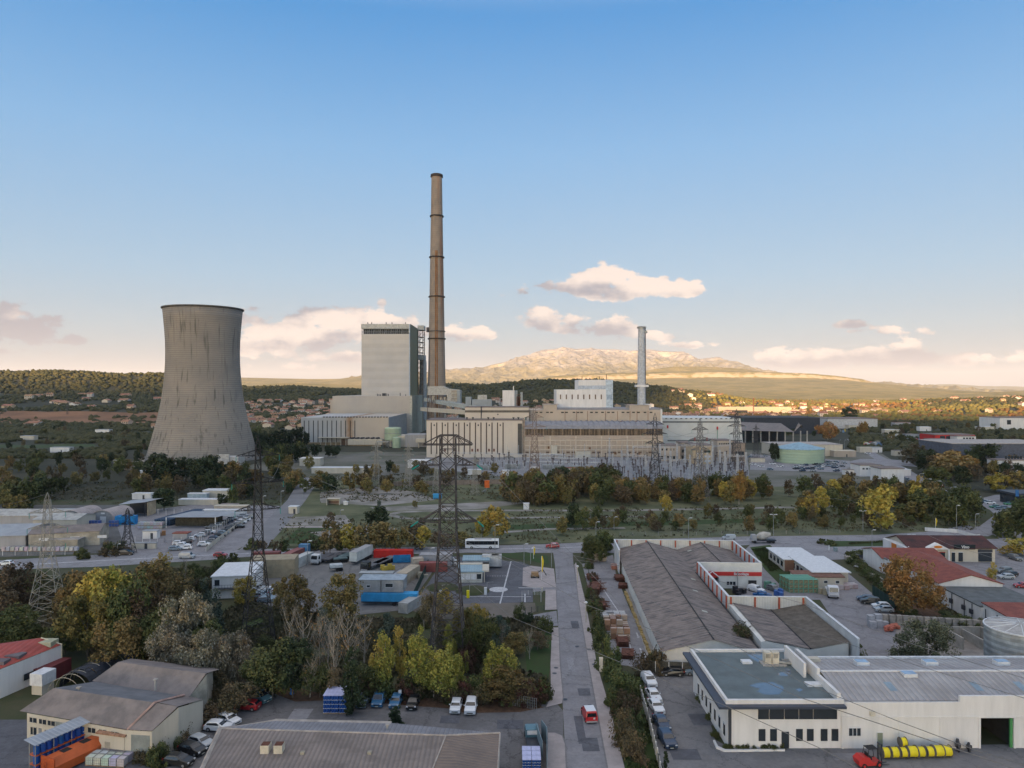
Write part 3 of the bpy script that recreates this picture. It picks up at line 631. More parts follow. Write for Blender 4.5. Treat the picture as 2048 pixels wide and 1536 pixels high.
for (a,b,t,bt,m,lb) in ((931,942,794,812,BLUEG,'narrow blue grey tower block standing behind the sloping conveyor'),(944,983,799,814,BLUEG,'low blue grey block with a small cube on its roof behind the conveyor')):
    r=root('service_block',lb,'power station building',(0,0,0)); d=700
    k=MB(); k.box(XA(a,d),XA(b,d),d,d+18,0,zof(t,d)); k.build('wall',m,r)
    if a==944: k=MB(); k.box(XA(955,d),XA(973,d),d+3,d+14,zof(799,d),zof(790,d)); k.build('roof_cabin',mat('tower_grey',(.38,.37,.34)),r)
r=root('elevator_tower','square white tower with an open rusty stair bay, behind the long cream hall','power station building',(0,0,0)); d=620
k=MB(); k.box(XA(1005,d),XA(1029,d),d,d+20,0,zof(780.5,d)); k.build('wall',WHITE,r)
k=MB(); k.box(XA(1029,d),XA(1035,d),d+2,d+20,0,zof(781,d)); k.box(XA(1041,d),XA(1045.5,d),d+2,d+20,0,zof(784.5,d)); k.build('grey_wall',BLUEG,r)
k=MB(); k.box(XA(1035,d),XA(1041,d),d+10,d+20,0,zof(793,d)); 
for z in np.linspace(zof(814,d),zof(790,d),5): k.box(XA(1033,d),XA(1042,d),d+1,d+9,z,z+.4)
k.bar((XA(1034,d),d+1,0),(XA(1034,d),d+1,zof(792,d)),.3); k.build('rusty_stair_bay',mat('rust_stair',(.17,.085,.06)),r)
k=MB(); k.box(XA(1026,d),XA(1027.5,d),d+4,d+5,zof(780,d),zof(772,d)); k.build('mast',WHITE,r)
k=MB(); 
for z in np.linspace(0,zof(798,d),8): k.box(XA(999.5,d),XA(1005,d),d+2,d+6,z,z+.4)
k.bar((XA(1000,d),d+2,0),(XA(1000,d),d+2,zof(797,d)),.4); k.build('side_platform',STEEL,r)
# ---- cream slot hall
d=549; Xa,Xb=XA(853,d),XA(1045,d)
r=root('long_cream_hall','long cream hall with fifteen dark vertical slots and small square vents','power station building',(0,0,0))
CRP=bands('cream_panel',(.50,.445,.375),4.6,'X',.08,.8,.08,.08,strength=.05,width=.05,col2=(.46,.41,.36))
k=MB(); k.box(Xa,Xb,d,d+40,0,zof(841,d)); k.build('wall',CRP,r)
k=MB(); k.box(Xa-.3,Xb,d-.3,d+40.3,zof(841,d),zof(839.6,d)); k.build('roof_edge',mat('coping_dark',(.16,.13,.12)),r)
k=MB()
for i in range(15):
    if i==14: continue
    x=XA(862.5+i*11.05,d); k.box(x-.42,x+.42,d-.15,d+.1,2.5,zof(845,d))
k.build('tall_slot_window',mat('slot_brown',(.075,.055,.05)),r)
for i in range(7):
    x=XA(868.5+i*22,d); k=MB(); k.box(x-.45,x+.45,d-.18,d+.1,zof(852.2,d),zof(848.6,d)); k.build('vent',DKFRAME,r)
for px in (911,944.5,955.5,978,988,890):
    x=XA(px,d); k=MB(); k.box(x-.7,x+.7,d-.18,d+.1,zof(903,d),zof(897.5,d)); k.build('vent',mat('vent_brown',(.17,.085,.07)),r)
k=MB(); k.box(XA(1035.5,d),XA(1044,d),d-.2,d+.2,2.5,zof(847,d)); k.build('louvre_bay',bands('louvre_dark',(.07,.065,.06),1.1,'Z',.6,strength=.6),r)
k=MB()
for px in (933,945,976,987,1027,1037,1052): k.bar((XA(px,d),d+6,zof(840,d)),(XA(px,d),d+6,zof(835.5,d)),.5); k.bar((XA(px,d),d+6,zof(836.3,d)),(XA(px,d),d+6,zof(835,d)),.9)
k.build('roof_vent',DKSTEEL,r)
r=root('upper_gallery_block','cream set back upper storey with a dark ribbon band above the long cream hall','power station building',(0,0,0)); d=575
k=MB(); k.box(XA(930,d),XA(1058,d),d,d+30,0,zof(815,d)); k.build('wall',CRP,r)
k=MB(); k.box(XA(930,d),XA(1058.3,d),d-.15,d+.2,zof(825,d),zof(820.5,d)); k.build('ribbon_window',mat('ribbon_brown',(.12,.105,.09)),r)
k=MB(); k.box(XA(929.6,d),XA(1058.6,d),d-.4,d+30.4,zof(815,d),zof(814,d)); k.build('roof_edge',mat('coping_dark',(.16,.13,.12)),r)
k=MB(); k.bar((XA(962.5,d),d-1,zof(840,d)),(XA(962.5,d),d-1,zof(813,d)),.35); k.box(XA(994.5,d),XA(997,d),d-.3,d,zof(830,d),zof(827.5,d)); k.build('downpipe',DKFRAME,r)
# ---- turbine hall
d=552; Xa,Xb=XA(1049,d),XA(1326,d)
BGW=mat('beige_panel',(.39,.325,.265),.9,.12,.3,detail=7,col2=(.34,.285,.235)); BGR=mat('beige_rib',(.47,.405,.335),.9,.1,.2)  # recess shade is included in the panels' darker beige
r=root('turbine_hall','very long beige turbine hall with a curved grey roof and a ribbon of tall windows','power station building',(0,0,0))
BG=mat('beige_concrete',(.43,.365,.30),.9,.12,.12,detail=7,col2=(.37,.315,.26))
k=MB(); k.box(Xa,Xb,d,d+30,0,zof(871,d)); k.build('wall',BGW,r)
k=MB(); k.box(Xa,Xb,d+1.5,d+29,zof(871,d),zof(857,d)); k.build('ribbon_glazing',mat('ribbon_dark',(.05,.04,.035),.4),r)
k=MB()
n=0
for i in range(90):
    x=Xa+(Xb-Xa)*(i+.5)/90; big=(i%6==0)
    k.box(x-(.4 if big else .13),x+(.4 if big else .13),d,d+1.4,zof(871,d),zof(857,d))
k.box(Xa,Xb,d-.05,d+1.4,zof(857.2,d),zof(856,d)); k.build('mullions',mat('mullion_tan',(.30,.22,.15)),r)
z0=zof(857,d); z1=zof(844,d); pf=[]
for i in range(9): a=PI*i/8; pf.append((d+15-16*math.cos(a),z0+(z1-z0)*math.sin(a)**.8))
k=MB(); k.xprism([(d-1,z0-.3)]+pf+[(d+31,z0-.3)],Xa,Xb); k.build('roof',mat('roof_bluegrey',(.22,.222,.245),.7,.15,.3),r)
k=MB(); n=26
for i in range(n):
    x=Xa+(Xb-Xa)*i/n; k.xprism([(y,z+.02) for y,z in pf]+[(y,z+.55) for y,z in pf[::-1]],x,x+.4)
k.build('roof_rib',mat('roof_rib_grey',(.20,.21,.24)),r)
# relief grid of the facade
k=MB()
for i in range(28):
    x=Xa+(Xb-Xa)*i/27.; w=.45 if i%5==0 else .22; k.box(x-w,x+w,d-.7,d+.1,0,zof(880,d) if i%5 else zof(872,d))
for py in (880.5,891,899.5,910): k.box(Xa,Xb,d-.6,d+.1,zof(py,d)-.35,zof(py,d)+.3)
k.build('facade_ribs',BGR,r)
for i in range(27):
    x=Xa+(Xb-Xa)*(i+.5)/27.
    if i%4!=3:
        k=MB(); k.box(x-1.2,x+1.2,d-.16,d+.1,zof(906,d),zof(903.3,d)); k.build('window',mat('win_brown',(.13,.085,.065)),r)
for px,py in ((1098,895),(1180,897),(1231,907),(1267,899),(1278,909),(1145,911)):
    x=XA(px,d); k=MB(); k.box(x-1,x+1,d-.4,d,zof(py+2.5,d),zof(py-2.5,d)); k.build('window',mat('win_rust',(.17,.09,.05)),r)
k=MB(); k.box(XA(1046,d),XA(1049.5,d),d-1,d+30,0,zof(838,d)); k.build('stair_shaft',mat('shaft_tan',(.30,.24,.19)),r)
k=MB(); k.box(XA(1150,d),XA(1180,d),d-4,d-.3,0,4.5); k.box(XA(1102,d),XA(1114,d),d-3,d-.3,2,9); k.build('lean_to',CREAM,r)
# upper beige range
r=root('upper_beige_hall','beige upper range with small dark vents in pairs behind the curved roof','power station building',(0,0,0)); d=588
k=MB(); k.box(XA(1060,d),XA(1323,d),d,d+45,0,zof(820,d)); k.build('wall',BG,r)
k=MB(); k.box(XA(1100,d),XA(1323.5,d),d+.5,d+45,zof(820,d),zof(816.5,d)); k.build('roof',mat('roof_bluegrey',(.22,.222,.245)),r)
k=MB(); k.box(XA(1087,d),XA(1114,d),d-.3,d+20,zof(822,d),zof(809.5,d)); k.box(XA(1259,d),XA(1298,d),d-.3,d+20,zof(822,d),zof(811,d)); k.build('raised_bay',BG,r)
k=MB(); k.box(XA(1086,d),XA(1118,d),d-.8,d+21,zof(809.5,d),zof(808.7,d)); k.box(XA(1257.5,d),XA(1299,d),d-.8,d+21,zof(811,d),zof(810,d)); k.build('roof_slab',mat('slab_grey',(.33,.30,.27)),r)
k=MB(); k.box(XA(1298,d),XA(1303,d),d+2,d+22,zof(820,d),zof(808.5,d)); k.box(XA(1321,d),XA(1324.5,d),d-.4,d+45.5,0,zof(820,d)+.6); k.build('white_flashing',WHITE,r)
for px in (1073,1082,1095,1103,1125,1133,1148,1156,1163,1183,1193,1205,1217,1226,1246,1256,1267,1277,1290,1302):
    x=XA(px,d); k=MB(); k.box(x-1.1,x+1.1,d-.2,d+.1,zof(826,d),zof(823.5,d)); k.build('vent',mat('vent_dark',(.06,.055,.05)),r)
k=MB()
for px in (1130,1153,1175,1211,1235,1260,1274,1296): k.box(XA(px,d)-.15,XA(px,d)+.15,d-.3,d,zof(850,d),zof(822,d))
k.build('downpipe',mat('rust_stair',(.17,.085,.06)),r)
k=MB()
for px in (1243,1273,1303): k.bar((XA(px,560),562,zof(847,560)),(XA(px,560),562,zof(843.5,560)),.5); k.bar((XA(px,560),562,zof(844,560)),(XA(px,560),562,zof(843,560)),1.2)
k.build('roof_vent',mat('rust_stair',(.17,.085,.06)),r)
# white bunker block with eight windows
r=root('white_bunker_block','bright white block with eight narrow windows and a taller penthouse','power station building',(0,0,0)); d=612
k=MB(); k.box(XA(1113,d),XA(1212,d),d,d+38,zof(822,d),zof(779,d)); k.build('wall',WHITE,r)
Xs=XA(1212,d)
k=MB(); k.box(XA(1157,d),Xs-.1,d+.6,d+37,zof(779,d),zof(759.5,d)); k.build('penthouse',WHITE,r)
k=MB(); k.box(XA(1157,d)-.1,Xs-.1,d+.3,d+.9,zof(778.5,d),zof(771,d)); k.build('blue_band',mat('pale_blue_band',(.40,.45,.52)),r)
k=MB(); k.box(Xs-.2,XA(1226,d),d+.4,d+36,zof(822,d),zof(759.3,d)); k.build('shade_blue_side_wall',mat('shade_blue_wall',(.42,.49,.56)),r)  # shade of the white block's right side, put in as pale blue
for i in range(8):
    x=XA(1121+i*11.65,d); k=MB(); k.box(x-.5,x+.5,d-.15,d+.1,zof(798.5,d),zof(789,d)); k.build('window',mat('win_brown',(.13,.085,.065)),r)
for i in range(5): x=XA(1215+i*2.1,d); k=MB(); k.box(x-.25,x+.25,d+.2,d+.5,zof(799,d),zof(789,d)); k.build('window',mat('win_blue',(.22,.29,.38)),r)
k=MB()
for px,h_ in ((1165,3),(1173,2),(1180,2),(1194,2),(1200,3),(1214,5)): k.bar((XA(px,d),d+4,zof(760,d)),(XA(px,d),d+4,zof(760,d)+h_),.25)
k.build('roof_mast',DKSTEEL,r)
# slim white stack
d=606; r=root('slim_chimney','slim pale grey chimney with a collar platform above the beige hall','chimney',(XA(1286.5,d),d+8,0))
k=MB(); k.lathe([(3.6,20),(3.5,zof(775,d)),(3.0,zof(690,d)),(2.8,zof(651,d)),(2.4,zof(651,d))],28); k.build('shaft',mat('stack_pale',(.40,.42,.45),.7),r,smooth=False)
k=MB(); k.box(-5.3,5.5,-3.5,3.5,zof(774,d),zof(769.5,d)); k.build('collar_platform',WHITE,r)
k=MB(); k.lathe([(3,zof(655,d)),(3.9,zof(655,d)),(3.9,zof(652,d)),(3,zof(652,d))],20,cap=False); k.box(2.5,4.6,-2,2,zof(665,d),zof(660,d)); k.build('top_gallery',STEEL,r)
k=MB(); k.bar((3.2,-1.5,30),(3.0,-1.5,zof(652,d)),.3); k.build('ladder',DKSTEEL,r)
# white hall on the right
d=640; r=root('white_hall','large white hall with a dark stripe, red boxes and a row of small top vents','power station building',(0,0,0))
k=MB(); k.yprism([(XA(1325,d),0),(XA(1487,d),0),(XA(1481,d),zof(837,d)),(XA(1325,d),zof(835.5,d))],d,d+60); k.build('wall',mat('white_sheet',(.50,.51,.50),.6,.08,.1),r)
k=MB(); k.box(XA(1325,d),XA(1480,d),d-.2,d+.1,zof(845.3,d),zof(842.5,d)); k.box(XA(1335,d),XA(1484,d),d-.6,d,zof(882,d),zof(880,d)); k.build('dark_stripe',mat('stripe_grey',(.10,.11,.12)),r)
for i in range(15):
    x=XA(1332.5+i*10,d); k=MB(); k.box(x-.9,x+.9,d-.25,d+.1,zof(838.2,d),zof(836.2,d)); k.build('vent',mat('vent_grey',(.13,.13,.13)),r)
for px,py in ((1335,853.5),(1434.5,856),(1389,878),(1413.5,878),(1389,889)):
    x=XA(px,d); k=MB(); k.box(x-.6,x+.6,d-1,d,zof(py+3,d),zof(py-3,d)); k.build('red_box',RED,r)
k=MB(); k.bar((XA(1434.5,d),d-.6,0),(XA(1434.5,d),d-.6,zof(853,d)),.25); k.build('drop_pipe',GREENP,r)
# small beige blocks at its foot
def block(lb,px0,px1,pt,d,dep,m,name='service_block',cat='power station building',wins=(),roofm=None,wm=None,z0=0,base=None):
    r=root(name,lb,cat,(0,0,0)); x0,x1=XA(px0,d),XA(px1,d); zt=zof(pt,d) if pt>200 else pt
    k=MB(); k.box(x0,x1,d,d+dep,z0,zt); k.build('wall',m,r)
    k=MB(); k.box(x0-.3,x1+.3,d-.3,d+dep+.3,zt,zt+.4); k.build('roof',roofm or mat('coping_dark',(.16,.13,.12)),r)
    for (a,b,c,e) in wins:
        k=MB(); k.box(XA(a,d),XA(b,d),d-.12,d+.1,zof(e,d),zof(c,d)); k.build('window',wm or GLASS,r)
    return r
ww=lambda a,n,s,w,t,b:[(a+i*s,a+i*s+w,t,b) for i in range(n)]
block('low beige annex with small square windows in front of the white hall',1320,1361,892,520,22,BG,wins=ww(1323,2,9,3,897,901)+ww(1341,3,6,1.5,897,901)+ww(1322,6,6,4,912,918))
block('grey striped office link between two beige annexes',1362,1386,886,530,16,mat('link_grey',(.28,.25,.22)),wins=ww(1364,1,20,21,899,905)+ww(1364,1,20,19,911,918))
block('ochre annex with pale window bands and roof plant',1386,1426,891,500,20,mat('ochre_wall',(.42,.33,.22)),wins=ww(1408,3,0,13,901,905)+ww(1408,1,0,13,911,915)+ww(1408,1,0,13,920,924),wm=mat('win_pale',(.42,.45,.5)))
block('tall beige tower block with a dark roof at the right end of the halls',1435,1468,882,520,20,BG,wins=ww(1438,8,3.5,2.3,886,889))
block('brown grey block beside the tall beige tower block',1468,1490,887,515,20,mat('link_brown',(.25,.20,.16)),wins=ww(1470,1,0,18,903,911))
block('small dark recessed block between the ochre annex and the beige tower',1427,1435,897,530,10,GREYW)
# coal shed
r=root('coal_shed','long open coal store with a dark ridge and a wide pitched fibre roof','shed',(0,0,0)); d=700
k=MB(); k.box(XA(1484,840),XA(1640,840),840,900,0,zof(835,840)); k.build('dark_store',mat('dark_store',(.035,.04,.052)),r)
k=MB(); xa,xb=XA(1484,d),XA(1622,d); k.add([(xa,d,zof(861,d)),(XA(1588,d),d,zof(864,d)),(XA(1608,d),d+60,zof(846.5,760)),(XA(1480,760),760,zof(844,760))],[(0,1,2,3)])
k.add([(XA(1588,d),d,zof(864,d)),(XA(1601,d),d+8,zof(851,d)),(XA(1622,d),d+30,zof(848,d)),(XA(1638,d),d+40,zof(861,d)),(XA(1612,d),d+10,zof(850,d))],[(0,1,4),(1,2,3,4)])
k.build('roof',FIBRO,r)
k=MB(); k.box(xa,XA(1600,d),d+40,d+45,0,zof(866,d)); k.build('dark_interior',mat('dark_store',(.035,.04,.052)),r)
k=MB()
for px in (1492,1507,1523,1540,1556,1572,1588,1603,1616): k.bar((XA(px,d),d+2,0),(XA(px,d),d+2,zof(862,d)),.7)
k.build('column',CONC,r)
# big green storage tank with a pale blue cone roof
d=500; r=root('storage_tank','big round pale green storage tank with a light blue conical roof','tank',(XA(1617,d),d+17,0))
k=MB(); k.lathe([(16.8,0),(16.8,9.8)],56,cap=False); k.build('tank_shell',bands('green_tank_bands',(.30,.385,.28),1.95,'Z',.4,.55,.08,.1,strength=.18,width=.3),r)
k=MB(); k.lathe([(17.2,9.6),(17.2,10.),(.2,14.0)],56); k.build('cone_roof',mat('tank_roof_blue',(.20,.32,.40),.5),r)
k=MB(); k.bar((16.4,-4.5,0),(16.4,-4.5,11),.25); k.bar((16.9,-3.9,0),(16.9,-3.9,11),.25); k.box(15.5,17.4,-5,-3.5,9.8,10.); k.build('ladder',STEEL,r)
# ================================================================ ground cover, roads and yards
sheet('grass',[(-700,1000),(2900,1000),(2900,1250),(2600,1700),(-400,1700),(-900,1250)],GRASS,.0)
sheet('waste_ground',[(560,1092),(500,1075),(640,940),(1000,925),(1560,965),(1960,1010),(1960,1068),(1300,1082),(1000,1088)],FIELDG,.01)
sheet('plant_forecourt',[(480,935),(600,905),(1500,900),(1760,905),(1850,960),(1520,975),(1100,960),(660,960)],mat('forecourt_gravel',(.15,.145,.13),.95,.3,.03,col2=(.07,.075,.05),coord='World'),.014)
sheet('substation_gravel',[(850,914),(1495,914),(1500,972),(1240,975),(1020,955),(850,935)],mat('substation_gravel_m',(.21,.21,.22),.95,.2,.05,coord='World'),.02)
for pts in ([(640,985),(740,972),(840,985),(870,1000),(760,1012),(640,1005)],[(565,1035),(690,1030),(705,1048),(640,1052),(556,1050)],[(740,1015),(1000,1003),(1060,1005),(960,1018),(760,1022)],[(620,1065),(760,1050),(800,1058),(650,1078)]):
    sheet('gravel_patch',pts,CHALK,.03)
sheet('grass_strip',[(600,1054),(820,1062),(760,1085),(560,1088)],GRASSB,.024)
sheet('grass_strip',[(1000,1050),(1560,1036),(1560,1044),(1010,1060)],GRASSB,.024)
def track(pts,w,m,z,name='track'):
    c=[G(*p) for p in pts]; L=[];Rr=[]
    for i,p in enumerate(c):
        a=c[max(0,i-1)]; b=c[min(len(c)-1,i+1)]; d=(b-a).to_2d().normalized(); n=Vector((-d.y,d.x,0))*w/2
        L.append(p+n); Rr.append(p-n)
    return strip(name,L,Rr,m,z,True)
track([(780,1030),(800,1024),(900,1021),(1050,1021),(1250,1021),(1420,1018),(1700,1012)],4,CHALK,.04)
track([(780,1030),(810,1037),(900,1037),(1100,1035),(1290,1033)],3.5,CHALK,.04)
track([(545,1054),(680,1054),(735,1060)],3,SIDEW,.04)
track([(1000,1065),(1100,1058),(1250,1056)],3,CHALK,.04)
# ploughed red field and bright strips on the low slopes
def drape(name,pts,m,dz=.25,n=24):
    a=[P(p[0],853,p[2]) for p in pts]  # (px, -, d)
    xs=[q[0] for q in pts]; ds=[q[2] for q in pts]; k=MB()
    p0,p1,d0,d1=min(xs),max(xs),min(ds),max(ds); vs=[]
    for j in range(9):
        for i in range(n+1):
            p=p0+(p1-p0)*i/n; d=d0+(d1-d0)*j/8+mn.noise((p*.01,d0,1))*18; x=XA(p,d); vs.append((x,d,tz(x,d)+dz))
    k.add(vs,[(j*(n+1)+i,j*(n+1)+i+1,(j+1)*(n+1)+i+1,(j+1)*(n+1)+i) for j in range(8) for i in range(n)]); return struct(k.build(name,m))
drape('red_field',[(0,0,1045),(345,0,1290)],REDF,1.2)
drape('red_field',[(20,0,1225),(90,0,1300)],mat('brown_field',(.13,.09,.065),.95,.2,.01,coord='World'),.9)
drape('green_field',[(-60,0,640),(190,0,675)],GRASSB,.05)
drape('grey_field',[(-80,0,960),(110,0,1040)],mat('grey_field_m',(.09,.08,.07),.95,.2,.01,coord='World'),.8)
# cross road (runs the width of the picture)
strip('cross_road',[(-500,1140),(-100,1126),(0,1121),(190,1110),(420,1103),(520,1098),(760,1096),(930,1093),(1110,1088),(1260,1080),(1500,1073),(1750,1070),(1850,1064),(1935,1050)],
  [(-500,1165),(-100,1148),(0,1140),(190,1134),(420,1120),(520,1112),(760,1110),(930,1106),(1110,1106),(1260,1106),(1500,1090),(1750,1080),(1880,1078),(1975,1066)],ASPHL,.05)
strip('road_line',[(-200,1143),(200,1121),(480,1107),(800,1101),(1100,1096.2),(1500,1080)],[(-200,1144.2),(200,1122),(480,1107.7),(800,1101.7),(1100,1096.9),(1500,1080.7)],WHITEP,.06)
strip('side_road',[(1900,1065),(1960,1052),(1990,1030),(1972,1012),(1950,1000),(1990,990),(2100,985),(2300,985)],[(1975,1073),(2010,1062),(2030,1045),(2020,1025),(2010,1015),(2060,1010),(2120,1008),(2300,1010)],ASPHL,.056)
sheet('side_road',[(1960,1052),(2010,1085),(2100,1095),(2100,1075),(2010,1060)],ASPHL,.062)
# the diagonal lane on the left and the far road on the right
strip('side_road',[(470,1108),(500,1080),(520,1055),(545,1030),(575,1000),(590,975),(594,955)],[(530,1100),(548,1078),(572,1050),(592,1025),(612,1000),(628,975),(632,955)],mat('lane_grey',(.17,.17,.18),.9,.15,.1,coord='World'),.07)
strip('side_road',[(1693,878),(1712,893),(1740,912),(1778,938),(1830,966),(1880,990),(1905,1003)],[(1706,878),(1728,893),(1760,911),(1812,936),(1860,965),(1912,990),(1940,1001)],ASPHL,.07)
strip('side_road',[(1690,925),(1720,918),(1770,918),(1815,922)],[(1680,940),(1720,930),(1790,930),(1835,934)],ASPHL,.076)
sheet('car_park',[(1500,908),(1700,922),(1690,945),(1500,940)],ASPHL,.08); sheet('car_park',[(1950,1000),(2100,1002),(2100,1046),(2040,1040),(1975,1018)],ASPHL,.08)
# street that leaves the viewer
LK=[(1135,1600),(1132,1536),(1126,1419),(1120,1330),(1114,1200),(1110,1130),(1106,1104)]; RK=[(1222,1600),(1215.6,1536),(1194,1419),(1178,1330),(1157,1200),(1147,1130),(1145,1104)]
strip('street',LK,RK,ASPH,.08)
def swalk(name,inner,outer,h=.13):
    a=[G(*p) for p in inner]; b=[G(*p) for p in outer]; k=MB(); n=len(a)
    k.add([(p.x,p.y,h) for p in a]+[(p.x,p.y,h) for p in b]+[(p.x,p.y,0) for p in a],[(i,n+i,n+i+1,i+1) for i in range(n-1)]+[(i,i+1,2*n+i+1,2*n+i) for i in range(n-1)])
    o=k.build(name,SIDEW); struct(o)
    k=MB()
    for i in range(n-1):
        d=(a[i+1]-a[i]).to_2d().normalized(); w=Vector((b[i].x-a[i].x,b[i].y-a[i].y)).normalized()*.16
        k.add([(a[i].x-w.x,a[i].y-w.y,.0),(a[i+1].x-w.x,a[i+1].y-w.y,.0),(a[i+1].x-w.x,a[i+1].y-w.y,h+.012),(a[i].x-w.x,a[i].y-w.y,h+.012),(a[i].x+w.x*.2,a[i].y+w.y*.2,h+.012),(a[i+1].x+w.x*.2,a[i+1].y+w.y*.2,h+.012)],[(0,1,2,3),(3,2,5,4)])
    struct(k.build('kerb',KERB)); return o
swalk('sidewalk',[(1124,1408),(1126,1395),(1120,1330),(1117,1256)],[(1092,1416),(1102,1395),(1101,1330),(1104,1256)])
swalk('sidewalk',[(1136,1600),(1132,1536),(1130,1490),(1124,1473),(1110,1467)],[(1095,1600),(1094,1536),(1096,1490),(1096,1473),(1096,1467)])
swalk('sidewalk',[(1113.5,1220),(1112,1180)],[(1090,1221),(1091,1180)])
swalk('sidewalk',[(1222,1600),(1215.6,1536),(1194,1419),(1178,1330),(1157,1200),(1149,1130)],[(1262,1600),(1249,1536),(1220,1419),(1194,1330),(1170,1200),(1152,1125)])
sheet('driveway',[(1088,1226),(1113,1222),(1116,1252),(1020,1256),(1020,1240)],ASPH,.06)
sheet('driveway',[(1065,1166),(1113,1166),(1113,1180),(1066,1184)],ASPH,.058)
# yards
sheet('works_yard',[(255,1110),(230,1040),(300,1020),(400,1008),(560,1012),(540,1040),(500,1085),(460,1108)],ASPH,.04)
sheet('works_yard',[(-150,1120),(-150,1010),(240,1010),(255,1104),(60,1112)],mat('yard_dull',(.10,.10,.10),.95,.3,.2,coord='World'),.03)
sheet('container_yard',[(515,1205),(520,1125),(600,1112),(860,1112),(868,1140),(812,1220),(700,1232),(560,1218)],YARD,.06)
sheet('practice_lot',[(835,1200),(880,1130),(900,1112),(1042,1124),(1064,1133),(1066,1205),(920,1208)],ASPHD,.066)
sheet('bare_earth',[(835,1206),(1070,1206),(1072,1222),(1040,1240),(870,1238),(826,1222)],BARE,.05)
sheet('grass_strip',[(1000,1108),(1050,1104),(1095,1112),(1098,1130),(1060,1122),(1000,1114)],GRASSB,.07)
sheet('paved_island',[(1046,1136),(1062,1132),(1108,1138),(1112,1175),(1066,1176),(1045,1172)],SIDEW,.1)
for a,b in (((1022,1123),(1000,1208)),((930,1194),(1062,1194)),((1050,1188),(1050,1205)),):
    track([a,b],.35,WHITEP,.09,'road_line')
k=MB(); c=G(997,1179.5); k.lathe([(2.4,.088),(.01,.089)],20,c=(c.x,c.y),cap=False); struct(k.build('road_marking',WHITEP))
for i in range(9): track([(974+i*5,1152.5),(976.6+i*5,1152.5)],.35,WHITEP,.092,'road_line')
sheet('parking_lot',[(380,1640),(330,1536),(420,1440),(560,1372),(640,1392),(700,1392),(1110,1404),(1126,1422),(1127,1470),(1132,1640)],mat('worn_asphalt',(.155,.148,.152),.93,.3,.18,col2=(.11,.107,.11),wear=1.2,coord='World',bump=.2,bscale=4),.06)
sheet('leaf_litter',[(560,1366),(640,1388),(820,1395),(1000,1404),(1090,1415),(1040,1425),(930,1427),(900,1418),(820,1412),(700,1402),(640,1402),(590,1404),(540,1385)],LEAFLIT,.075,'stuff','brown fallen leaves along the parking edge')
sheet('corner_yard',[(-200,1640),(-100,1440),(60,1440),(200,1500),(300,1536),(320,1640)],ASPHD,.06)
sheet('store_service_lane',[(1164,1128),(1226,1110),(1232,1150),(1260,1220),(1318,1330),(1290,1336),(1236,1330),(1206,1260),(1180,1190)],ASPH,.06)
track([(1187,1150),(1248,1240),(1262,1300)],.25,WHITEP,.08,'road_line'); 
for (px,py) in ((1276,1272),(1283,1303),(1290,1312)):
    track([(px-3,py-6),(px+1,py+4)],.3,WHITEP,.085,'road_marking'); track([(px-2,py+4),(px+4,py+2)],.3,WHITEP,.088,'road_marking')
sheet('store_car_park',[(1440,1150),(1500,1090),(1560,1085),(1640,1105),(1700,1150),(1760,1200),(1790,1240),(1800,1320),(1720,1320),(1640,1200),(1480,1200)],ASPH,.062)
sheet('store_car_park',[(1500,1094),(1640,1082),(1730,1092),(1720,1118),(1660,1120),(1560,1092)],ASPHL,.07)
sheet('mall_car_park',[(1640,1082),(2010,1078),(2300,1130),(2300,1280),(2030,1190),(1960,1150),(1720,1120)],ASPH,.066)
sheet('office_yard',[(1284,1340),(1392,1345),(1430,1480),(1460,1496),(2150,1488),(2300,1640),(1345,1640),(1300,1440)],mat('yard_concrete',(.19,.185,.19),.93,.25,.15,wear=1.,col2=(.15,.146,.152),coord='World',bump=.1),.064)
sheet('grass_bank',[(1204,1340),(1282,1350),(1300,1440),(1346,1640),(1275,1640),(1222,1420)],GRASSB,.05)
sheet('grass_bank',[(1062,1225),(1104,1260),(1100,1330),(1090,1412),(1060,1405),(1050,1300)],GRASSB,.04)
sheet('grass_bank',[(470,1210),(640,1210),(700,1232),(700,1245),(540,1262),(450,1240)],GRASSB,.03)
sheet('grass_bank',[(1500,1095),(1540,1090),(1600,1150),(1560,1170),(1530,1140)],GRASSB,.074)
sheet('grass_bank',[(1640,1082),(1782,1083),(1788,1092),(1660,1094)],GRASSB,.076)
sheet('earth_bed',[(1770,1215),(1880,1200),(1960,1225),(1955,1250),(1850,1250),(1790,1240)],LEAFLIT,.09)
sheet('stone_yard',[(1790,1245),(1975,1245),(1975,1330),(1800,1330)],mat('dusty_yard',(.22,.20,.185),.95,.3,.3,coord='World'),.08)
